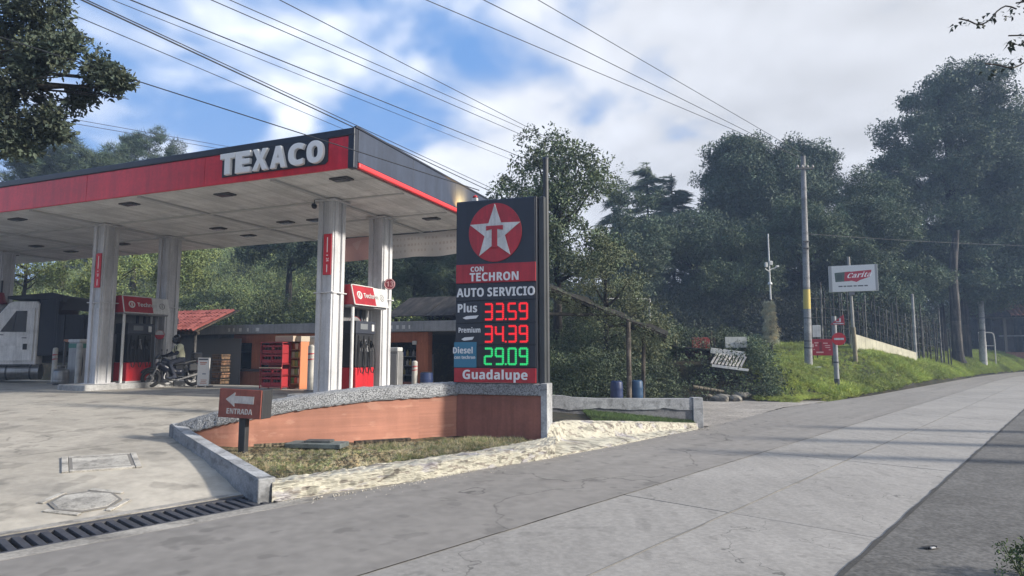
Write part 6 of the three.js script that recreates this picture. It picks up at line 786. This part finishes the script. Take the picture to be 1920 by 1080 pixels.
  const dp = thing('dry_vine_mass', 'pale dry hanging vine mass on a dead stump below the mast', 'dry plant', [12.5, 1.8, -31]), l = []; for (let i = 0; i < 380; i++) { const y = rr(0.3, 2.3), r = 0.16 + 0.20 * (1 - y / 2.4); l.push([rr(-r, r), y, rr(-r, r), rr(0.10, 0.24), rr(0.3, 0.9)]); } foliage('dry_leaves', l, 'pine', [0.42, 0.39, 0.26], dp, 0.4, -1.3); part('stump', bar([0, -0.3, 0], [0.05, 2.4, 0], 0.10, 0.05), M([0.28, 0.25, 0.18], 0.95, { map: rep(TX.bark, 1) }), dp);
}
{ // lower growth closing the wood under the big crowns
  tree('wood_tree', 'lower bushy tree between the dome tree and the giant tree', undefined, [23.6, 1.8, 43], 10, [...roundBlobs(0, 7.6, 0, 3.2, 3.2, 2.6, 12, 0.44), ...roundBlobs(0, 3.8, 0, 3.6, 2.0, 2.4, 8, 0.46)], { size: 0.36, color: GREEN.dark, trunkR: 0.26, tuft: 0.75, per: 20, cover: 1.9 });
  tree('wood_tree', 'bushy tree filling the gap left of the giant tree trunk', undefined, [25.4, 1.8, 45], 12, [...roundBlobs(0, 9.4, 0, 2.8, 3.0, 2.4, 11, 0.44), ...roundBlobs(0.6, 5.0, 0, 3.6, 2.2, 2.4, 9, 0.46)], { size: 0.36, color: GREEN.dark, trunkR: 0.26, tuft: 0.75, per: 20, cover: 1.9 });
  tree('wood_tree', 'dense tree over the porch house beside the giant trunk', undefined, [36.0, 1.2, 53.5], 12, [...roundBlobs(0, 8.6, 0, 4.0, 3.2, 2.6, 13, 0.44), ...roundBlobs(2.5, 6.0, 0, 3.4, 2.4, 2.4, 8, 0.46)], { size: 0.36, color: GREEN.dark, trunkR: 0.26, tuft: 0.75, per: 20, cover: 1.9 });
  tree('wood_tree', 'tall tree at the far right edge behind the porch house', undefined, [47.5, 1.0, 64], 18, [...roundBlobs(0, 13.0, 0, 4.0, 4.0, 3.0, 15, 0.42), ...roundBlobs(-0.8, 7.6, 0, 4.0, 3.0, 2.8, 11, 0.44)], { size: 0.38, color: GREEN.dark, trunkR: 0.36, limbs: 14, tuft: 0.8, per: 22, cover: 1.9, scale: 1.3 });
  tree('wood_tree', 'bushy tree under the dome tree behind the mast', undefined, [14.6, 1.6, 42], 8, [...roundBlobs(0, 5.4, 0, 3.4, 2.4, 2.4, 11, 0.44)], { size: 0.34, color: GREEN.broad, trunkR: 0.22, tuft: 0.7, per: 18, cover: 1.7 });
}
{ // trees left, beyond the canopy
  tree('pine_tree', 'spreading pine above the left end of the canopy roof', undefined, [-28.4, 6, 40], 10, [...roundBlobs(0, 7.4, 0, 4.6, 2.2, 3.0, 15, 0.36)], { size: 0.50, kind: 'pine', color: [0.055, 0.085, 0.045], trunkR: 0.25, limbs: 12 });
  tree('pine_tree', 'dark bushy pine with three peaks right of the spreading pine', undefined, [-25.6, 6, 43], 10.5, [[-1.2, 9.0, 0, 1.5, 1.5, 1.4], [0.6, 9.6, 0, 1.0, 1.6, 1.1], [2.4, 8.4, 0, 1.0, 1.7, 1.1], [0.4, 7.0, 0, 2.6, 1.4, 1.8], [-1.6, 6.6, 0.2, 1.8, 1.4, 1.6]], { size: 0.48, kind: 'pine', color: [0.050, 0.080, 0.046], trunkR: 0.22 });
  tree('hill_tree', 'yellow green leafy tree in the gap right of the left pumps', undefined, [-17.5, 2.6, 33], 6, [...roundBlobs(0, 3.4, 0, 2.3, 2.2, 1.8, 9, 0.44)], { size: 0.27, color: GREEN.bright, trunkR: 0.14 });
  tree('hill_tree', 'bright green shrubby tree left, above the truck bed', undefined, [-24.5, 2.4, 32], 6, [...roundBlobs(0, 3.6, 0, 3.2, 2.0, 2.0, 10, 0.42)], { size: 0.27, color: [0.115, 0.150, 0.052], trunkR: 0.14 });
  tree('hill_tree', 'bright leafy tree between the two left columns', undefined, [-19.2, 2.2, 30], 5, [...roundBlobs(0, 3.4, 0, 1.6, 1.7, 1.4, 8, 0.44)], { size: 0.24, color: [0.135, 0.175, 0.056], trunkR: 0.12 });
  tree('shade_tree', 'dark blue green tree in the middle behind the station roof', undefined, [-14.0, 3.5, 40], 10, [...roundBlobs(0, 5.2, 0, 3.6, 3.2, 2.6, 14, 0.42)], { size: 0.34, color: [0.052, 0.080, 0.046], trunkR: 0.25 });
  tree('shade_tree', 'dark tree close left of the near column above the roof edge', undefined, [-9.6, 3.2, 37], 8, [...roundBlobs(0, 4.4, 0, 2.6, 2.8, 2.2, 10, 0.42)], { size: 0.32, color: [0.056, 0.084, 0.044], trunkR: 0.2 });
  tree('young_pine', 'soft green young pine seen under the hanging banner', undefined, [-5.2, 2.4, 34], 7, [[0, 2.2, 0, 1.8, 1.6, 1.5], [0.4, 4.0, 0, 1.4, 1.4, 1.3], [-0.9, 3.4, 0.2, 1.2, 1.3, 1.2], [1.6, 2.8, 0, 1.4, 1.5, 1.2]], { size: 0.42, kind: 'pine', color: [0.050, 0.078, 0.042], trunkR: 0.14 });
  tree('young_pine', 'darker young pine left of the price sign under the canopy corner', undefined, [-2.6, 2.2, 33], 7, [[0, 2.4, 0, 1.5, 1.8, 1.4], [0.3, 4.4, 0, 1.3, 1.5, 1.2], [1.4, 3.2, 0.3, 1.2, 1.4, 1.2]], { size: 0.40, kind: 'pine', color: [0.050, 0.078, 0.042], trunkR: 0.14 });
}
function stuff(name, label, list, kind, color, tint = 0.5, flat = 1) { const g = new THREE.Group(); const im = foliage(numbered(name), list, kind, color, scene, tint, flat); im.userData = { kind: 'stuff', label }; tag(im, label, name.replaceAll('_', ' ')); im.userData.kind = 'stuff'; return im; }
{ // scrub over the hillside behind the station
  const l = []; for (let i = 0; i < 42000; i++) { const x = rr(-46, 2.5), d = 29.5 + 36 * Math.pow(rr(0, 1), 1.3), s = (x + 3.17) * 0.37 + (d - 12.45) * 0.929; if (s < 16.5) continue; const h = 0.3 + 3.2 * Math.pow(fbm(x * 0.3, d * 0.3, 4, 3), 1.5); l.push([x, land(x, d) + rr(0, 1) * h, -d, rr(0.2, 0.4), noise3(x * 0.45, d * 0.45, 3)]); }
  stuff('hillside_scrub', 'mixed green scrub covering the hillside behind the station', l, 'leaf', [0.105, 0.138, 0.050], 0.6);
  const k = []; for (let i = 0; i < 15000; i++) { const x = rr(0.7, 9.3), d = rr(17.6, 27); if (d < 21.9 && x > 4.2 - (d - 18) * 0.25) continue; if (x > 5.8 && x < 8.8 && d < 24.6 && rr(0, 1) < 0.86) continue; const h = (x < 4.2 ? 1.9 : 1.1) * (0.35 + fbm(x * 0.8, d * 0.8, 7, 3)) * sm(21.3, 23, d + (x < 4.2 ? 4 : 0)); k.push([x, Math.max(0, land(x, d)) + rr(0, 1) * h, -d, rr(0.10, 0.24), noise3(x * 0.9, d * 0.9, 5)]); }
  stuff('thicket', 'dark green thicket of vines and bushes right of the sign', k, 'leaf', [0.058, 0.082, 0.040], 0.6);
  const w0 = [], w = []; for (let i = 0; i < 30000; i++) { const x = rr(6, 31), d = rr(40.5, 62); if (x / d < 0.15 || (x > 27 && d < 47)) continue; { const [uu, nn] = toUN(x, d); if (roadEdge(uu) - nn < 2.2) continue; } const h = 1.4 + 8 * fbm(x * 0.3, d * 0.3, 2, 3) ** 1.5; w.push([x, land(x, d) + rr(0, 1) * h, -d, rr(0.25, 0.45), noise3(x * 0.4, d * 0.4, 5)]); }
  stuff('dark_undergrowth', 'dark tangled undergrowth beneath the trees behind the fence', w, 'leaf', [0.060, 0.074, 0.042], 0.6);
  for (let i = 0; i < 9000; i++) { const x = rr(28, 54), d = rr(50, 78); const [uu, nn] = toUN(x, d); if (roadEdge(uu) - nn < 5) continue; const h = 2 + 9 * fbm(x * 0.3, d * 0.3, 2, 3); w0.push([x, land(x, d) + rr(0, 1) * h, -d, rr(0.3, 0.5), noise3(x * 0.4, d * 0.4, 5)]); }
  stuff('roadside_wood', 'dark leafy wood behind the porch house at the right edge', w0, 'leaf', [0.060, 0.082, 0.044], 0.6);
  const far = []; for (let i = 0; i < 22000; i++) { const a = rr(-0.62, 1.02), D = rr(66, 86), x = Math.tan(a) * D, h = 4 + 9 * fbm(x * 0.06, D * 0.06, 3, 3); far.push([x, land(clamp(x, -60, 75), D) + rr(0, 1) * h * (a > 0.05 ? 0.62 : 0.75), -D, rr(0.5, 0.95), noise3(x * 0.15, D * 0.15, 5)]); }
  stuff('distant_wood', 'hazy blue green wood far behind the trees', far, 'leaf', [0.060, 0.086, 0.048], 0.5);
  // bank grass, low tufts
  const b = [], bd = []; for (let i = 0; i < 74000; i++) { const u = rr(21.5, 84), e = Math.pow(rr(0, 1), 1.4) * 9.5, q = R(u, roadEdge(u) - 0.05 - e - (u > 45 ? bend(u) * 0 : 0)), x = q.x, d = -q.z; if (d > 64 || x < 8) continue; const dark = sm(10.6, 8.4, x - (d - 24) * 0.35) * 0.8; if (rr(0, 1) < dark * 0.8) { if (i % 2) bd.push([x, land(x, d) + rr(0, 0.55), -d, rr(0.08, 0.2), noise3(x, d, 3)]); continue; } b.push([x, land(x, d) + rr(-0.02, 0.05), -d, rr(0.05, 0.13) * (0.7 + d / 60) * (noise3(x * 1.3, d * 1.3, 6) > 0.62 ? 1.9 : 1), noise3(x * 0.5, d * 0.5, 3) * 0.6 + noise3(x * 2, d * 2, 3) * 0.4]); }
  stuff('bank_grass', 'bright green mown grass on the bank beside the road', b, 'pine', [0.30, 0.36, 0.070], 0.55, 0.8);
  stuff('bank_weeds', 'dark leafy weeds at the street corner end of the bank', bd, 'leaf', [0.060, 0.090, 0.040], 0.6);
  const pg = []; for (let i = 0; i < 5200; i++) { const a = rr(0, 1), t = rr(0, 1), x = mix(mix(-2.62, 0.5, a), mix(-4.3, -0.2, a), t), d = mix(mix(7.45, 10.7, a), mix(9.35, 11.2, a), t); pg.push([x, soilY(x, d) - 0.005, -d, rr(0.022, 0.065) * (noise3(x * 2.2, d * 2.2, 2) > 0.5 ? 1.25 : 0.8), noise3(x * 1.8, d * 1.8, 8)]); }
  stuff('dry_grass', 'short dry straw and grass in the planter', pg.filter((_, i) => i % 2), 'pine', [0.44, 0.38, 0.24], 0.5); stuff('planter_grass', 'thin green grass among the straw in the planter', pg.filter((_, i) => !(i % 2) && fbm(_[0] * 1.6, _[2] * 1.6, 4, 3) > 0.44), 'pine', [0.17, 0.20, 0.075], 0.5);
  const sg = []; for (let i = 0; i < 4200; i++) { const t = rr(0, 1), s = rr(0, 1), x = mix(1.5, 3.85, t), d = mix(mix(11.9, 13.7, t), 13.9, s); sg.push([x, mix(0.38, 0.12, t) - 0.03 + 0.05 * s, -d, rr(0.03, 0.075), noise3(x * 2, d * 2, 4)]); }
  stuff('strip_grass', 'green grass strip at the foot of the low grey wall', sg, 'pine', [0.075, 0.125, 0.035], 0.5);
  struct('strip_soil', polySheet([[0.62, 11.05], [0.95, 11.6], [1.86, 12.02], [3.0, 13.1], [3.95, 13.75], [3.9, 14.0], [0.55, 13.8]], (x, d) => mix(0.39, 0.10, clamp((x - 0.6) / 3.2)), 0.4, 6), MG.land, 'soil strip below the low grey wall', true);
  const vg = []; for (let i = 0; i < 900; i++) { const u = rr(3.0, 8), n = rr(-0.35, 0.6), q = R(u, n); vg.push([q.x, 0.0 + rr(0, 0.04), q.z, rr(0.03, 0.07), rr(0, 1)]); } stuff('verge_grass', 'sparse weeds along the near right road edge', vg, 'pine', [0.10, 0.11, 0.05], 0.5);
}
{ // grit along the foot of the kerbs
  const g = new THREE.IcosahedronGeometry(1, 0), N = 1300, im = new THREE.InstancedMesh(g, M([0.36, 0.33, 0.28], 0.95), N), m = new THREE.Matrix4(), q = new THREE.Quaternion(), e = new THREE.Euler(), c = new THREE.Color(); rnd = mulberry(17);
  for (let i = 0; i < N; i++) { const u = i % 5 ? rr(3.6, 13.6) : rr(13, 30), off = Math.pow(rr(0, 1), 2.2) * 0.45, p = R(u, (u < 13.6 ? -6.34 + (u < 5 ? -0.25 * (5 - u) / 1.4 : 0.12 * sm(6, 9, u)) : roadEdge(u)) + off, 0.006), s = rr(0.004, 0.016) * (1 - 0.5 * off); e.set(rr(0, 6), rr(0, 6), rr(0, 6)); q.setFromEuler(e); m.compose(p, q, new V3(s, s * 0.7, s * 1.2)); im.setMatrixAt(i, m); const k = rr(0.6, 1.3); im.setColorAt(i, c.setRGB(k, k, k)); }
  im.name = 'roadside_grit'; tag(im, 'loose grit along the foot of the kerb and road edge', 'grit'); im.userData.kind = 'stuff'; im.castShadow = im.receiveShadow = true; scene.add(im);
}
{ // creeper over the shed roof edge
  const o = thing('roof_creeper', 'dark creeper hanging over the sloping edge of the ruined shed', 'creeper', [0.5, 3.42, -16.4]), l = []; rnd = mulberry(63);
  for (let i = 0; i < 800; i++) { const t = rr(0, 1), q = Math.abs(rr(-1, 1) + rr(-1, 1)) * 0.5, hang = noise3(t * 9, 2, 1) > 0.55 ? 0.45 : 0.14; l.push([3.7 * t + rr(-0.1, 0.1), -1.39 * t - 0.04 - q * hang + rr(-0.03, 0.10), -1.1 * t + rr(-0.5, 0.12), rr(0.06, 0.13), noise3(t * 8, 1, 3)]); }
  foliage('leaves', l, 'leaf', [0.062, 0.078, 0.042], o, 0.5); part('stem', tube([[0, 0.05, 0.04], [1.2, -0.40, -0.30], [2.4, -0.86, -0.66], [3.7, -1.34, -1.05]], 0.02, 24, 5), MT.trunk, o);
}
{ // weed at the lower right corner
  const o = thing('weed', 'leafy green weed at the lower right road edge', 'plant', [3.62, 0.0, -4.72]), l = []; for (let i = 0; i < 60; i++) l.push([rr(-0.10, 0.16), rr(0.02, 0.24), rr(-0.14, 0.14), rr(0.04, 0.08), rr(0, 1)]); foliage('leaves', l, 'leaf', [0.06, 0.095, 0.025], o, 0.5); part('stem', [0, 1, 2, 3].map((k) => bar([0, 0, 0], [0.1 * Math.cos(k * 1.7), 0.24, 0.1 * Math.sin(k * 1.7)], 0.006, 0.003, 5)), M([0.10, 0.12, 0.04], 0.9), o);
  const st = thing('litter', 'small dark scrap lying on the dark verge strip', 'litter', [3.42, 0.012, -5.42], 0.3); part('scrap', sheetGrid(6, 3, (a, b) => new V3((a - 0.5) * 0.14, 0.012 + 0.014 * Math.sin(a * 9) * b, (b - 0.5) * 0.06)), M([0.02, 0.02, 0.02], 0.8, { double: true }), st); part('fleck', rbox(0.05, 0.012, 0.02, -0.01, 0.014, 0.03, 0.004), MT.white, st);
}
{ // near oak branch hanging in from the upper left
  const o = thing('oak_tree', 'near oak with lobed leaves hanging in from the upper left corner', 'tree', [-13.2, 0.3, -9.6]), l = []; rnd = mulberry(99);
  const tips = [[[-8.9, 6.2, 9.5], 1.2], [[-7.75, 6.45, 9.4], 0.62], [[-7.25, 6.85, 9.4], 0.52], [[-6.62, 6.08, 9.3], 0.36], [[-7.2, 6.0, 9.3], 0.5], [[-6.15, 5.68, 9.2], 0.34], [[-5.86, 5.52, 9.2], 0.18], [[-6.62, 5.56, 9.2], 0.40], [[-7.2, 5.42, 9.2], 0.45], [[-7.0, 5.05, 9.2], 0.34], [[-7.65, 5.0, 9.3], 0.46], [[-6.72, 4.98, 9.2], 0.22], [[-7.3, 4.72, 9.2], 0.28], [[-8.4, 5.2, 9.4], 0.8], [[-9.8, 6.6, 9.8], 1.2], [[-10.4, 5.4, 9.2], 1.0], [[-11.2, 7.0, 10.2], 1.4], [[-12.4, 7.6, 9.4], 1.5], [[-11.8, 5.8, 8.6], 1.1], [[-13.6, 8.6, 10.0], 1.6], [[-14.6, 7.2, 9.2], 1.4], [[-12.2, 6.2, 10.8], 1.2]];
  const B0 = new V3(-13.2, 0.3, -9.6), lb = []; for (const [c, r] of tips) { const n = Math.round(360 * r * r + 70); for (let k = 0; k < n; k++) { const p = inBlob([c[0], c[1], -c[2], r, r * 0.85, r], 0.485, 0.15, 2.6); if (p) l.push([p[0] - B0.x, p[1] - B0.y, p[2] - B0.z, rr(0.10, 0.17), noise3(p[0] * 2, p[1] * 2, p[2])]); } const e = new V3(c[0] - B0.x, c[1] - B0.y, -c[2] - B0.z), s = new V3(0.15, 4.6, 0), m = s.clone().lerp(e, 0.55).add(new V3(0, 0.35, 0)); lb.push(tube([s, s.clone().lerp(m, 0.5).add(new V3(rr(-0.2, 0.2), 0.35, rr(-0.3, 0.3))), m, m.clone().lerp(e, 0.5).add(new V3(rr(-0.1, 0.1), rr(-0.05, 0.2), rr(-0.15, 0.15))), e], 0.022, 18, 6)); for (let k = 0; k < 4; k++) lb.push(bar(m.clone().lerp(e, 0.6), e.clone().add(new V3(rr(-r, r), rr(-r, r) * 0.7, rr(-r, r))), 0.014, 0.005, 5)); }
  foliage('crown', l, 'oak', [0.045, 0.062, 0.040], o, 0.4); part('trunk', [bar([0, -0.5, 0], [0.05, 2.4, 0], 0.36, 0.28, 14), bar([0.05, 2.4, 0], [0.15, 4.8, 0], 0.28, 0.18, 12), bar([0.15, 4.8, 0], [-0.5, 8, 0], 0.18, 0.08, 10)], MT.trunk, o); part('limb', lb, MT.trunk, o);
}
{ // trailing leaves at the upper right, from a near tree outside the frame
  const o = thing('trailing_branch_tree', 'near branch with pointed leaves hanging in at the upper right corner', 'tree', [5.8, 0.0, -0.8]), l = [], st = []; rnd = mulberry(41);
  const put = (a, b, n, s) => { a = [a[0] - 0.2, a[1], a[2] - 3.5]; b = [b[0] - 0.2, b[1], b[2] - 3.5]; const A = new V3(...a), C = new V3(...b), pts = []; for (let i = 0; i <= 6; i++) { const p = A.clone().lerp(C, i / 6); p.y += 0.05 * Math.sin(i * 1.3); pts.push(p); } st.push(tube(pts, 0.006, 12, 5)); for (let k = 0; k < n; k++) { const p = A.clone().lerp(C, Math.pow(k / (n - 1), 0.8)); l.push([p.x - 0 + rr(-0.03, 0.03), p.y + rr(-0.05, 0.02), p.z + rr(-0.03, 0.03), rr(s * 0.7, s * 1.3), rr(0, 1)]); } };
  put([-0.9, 4.62, -0.45], [-1.62, 4.30, -0.5], 9, 0.06); put([-1.62, 4.30, -0.5], [-2.08, 4.17, -0.5], 8, 0.05); put([-0.8, 4.25, -0.45], [-1.70, 4.03, -0.5], 22, 0.07); put([-1.3, 3.98, -0.5], [-1.90, 3.80, -0.5], 10, 0.05); put([-0.7, 4.7, -0.4], [-1.55, 4.42, -0.5], 16, 0.06);
  foliage('leaves', l, 'ivy', [0.045, 0.060, 0.040], o, 0.4); part('twig', st, M([0.06, 0.05, 0.045], 0.9), o); part('trunk', [bar([0, -0.3, 0], [0.1, 5.2, 0], 0.10, 0.06, 10), bar([0.05, 4.2, 0], [-0.9, 4.5, -2.0], 0.035, 0.02, 7), bar([-0.9, 4.5, -2.0], [-1.0, 4.5, -3.95], 0.02, 0.01, 7)], MT.trunk, o);
}
// ------------------------------------------------------------------ overhead wires from behind the camera's left shoulder to the poles ahead
{
  const wm = M([0.018, 0.020, 0.026], 0.6);
  const W = (label, a, b, r, sag) => { if (a[1] > 0 && a[2] < 20 && b[2] > 11) a = a.map((v, i) => v + (v - b[i]) * 0.8); const pts = []; for (let i = 0; i <= 24; i++) { const t = i / 24, p = P(mix(a[0], b[0], t), mix(a[1], b[1], t) - sag * 4 * t * (1 - t), mix(a[2], b[2], t)); pts.push(p); } const o = thing('power_line', label, 'wire'); part('wire', tube(pts, r * 0.8, 48, 6), wm, o); };
//WIRES
  W('thin wire starting at the upper left edge just above the oak leaves', [-7.73, 7.11, 9], [-4.31, 10.23, 28], 0.011, 0);
  W('thick black cable passing over the front corner of the canopy', [-7.39, 7.29, 9], [0.83, 7.93, 28], 0.02, 0);
  W('second black cable close beside the thick one over the canopy corner', [-7.57, 7.48, 9.3], [1.07, 7.99, 28], 0.014, 0);
  W('black wire third up, ending low behind the broadleaf tree', [-7.11, 7.6, 9.6], [2.39, 9.54, 28], 0.016, 0);
  W('thin wire just below the third wire', [-7.33, 7.57, 9.6], [2.15, 9.34, 28], 0.009, 0);
  W('fourth wire from the upper left, lower of the middle pair', [-6.08, 7.89, 10], [2.75, 10.35, 28], 0.013, 0);
  W('upper wire of the middle pair', [-5.89, 8.02, 10.2], [3.07, 10.51, 28], 0.012, 0);
  W('single wire crossing the blue patch to the broadleaf tree top', [-5.24, 8.36, 10.6], [3.23, 10.4, 28], 0.013, 0);
  W('long wire from the top middle, lowest of three reaching the utility pole', [-3.23, 9.22, 12], [12.93, 10.32, 28], 0.013, 0);
  W('middle one of three long wires reaching the utility pole top', [-1.92, 9.42, 12.3], [12.93, 10.32, 28], 0.013, 0);
  W('rightmost long wire reaching the utility pole top', [-0.83, 9.73, 12.6], [13.13, 10.47, 28], 0.012, 0);
  W('low wire crossing in front of the red fascia and dark canopy end', [-7.42, 6.07, 8.5], [-0.6, 4.57, 11.5], 0.011, 0);
  W('upper of two faint wires left above the canopy roof', [-13.47, 7.5, 14], [-9.41, 9.24, 24], 0.01, 0);
  W('lower of two faint wires left above the canopy roof', [-13.46, 7.39, 14], [-9.4, 9.1, 24], 0.01, 0);
  W('wire across the dark trees meeting the utility pole from the left', [7.45, 10.16, 40], [12.96, 6.82, 28], 0.012, 0.15);
  W('wire across the dark trees running right from the utility pole', [12.96, 6.87, 28], [34.74, 8.31, 40], 0.012, 0.1);
  W('thin wire at the right edge before the giant tree', [23.27, 12.31, 34], [27.99, 11.15, 30], 0.012, 0.1);
}
renderer.render(scene, camera);
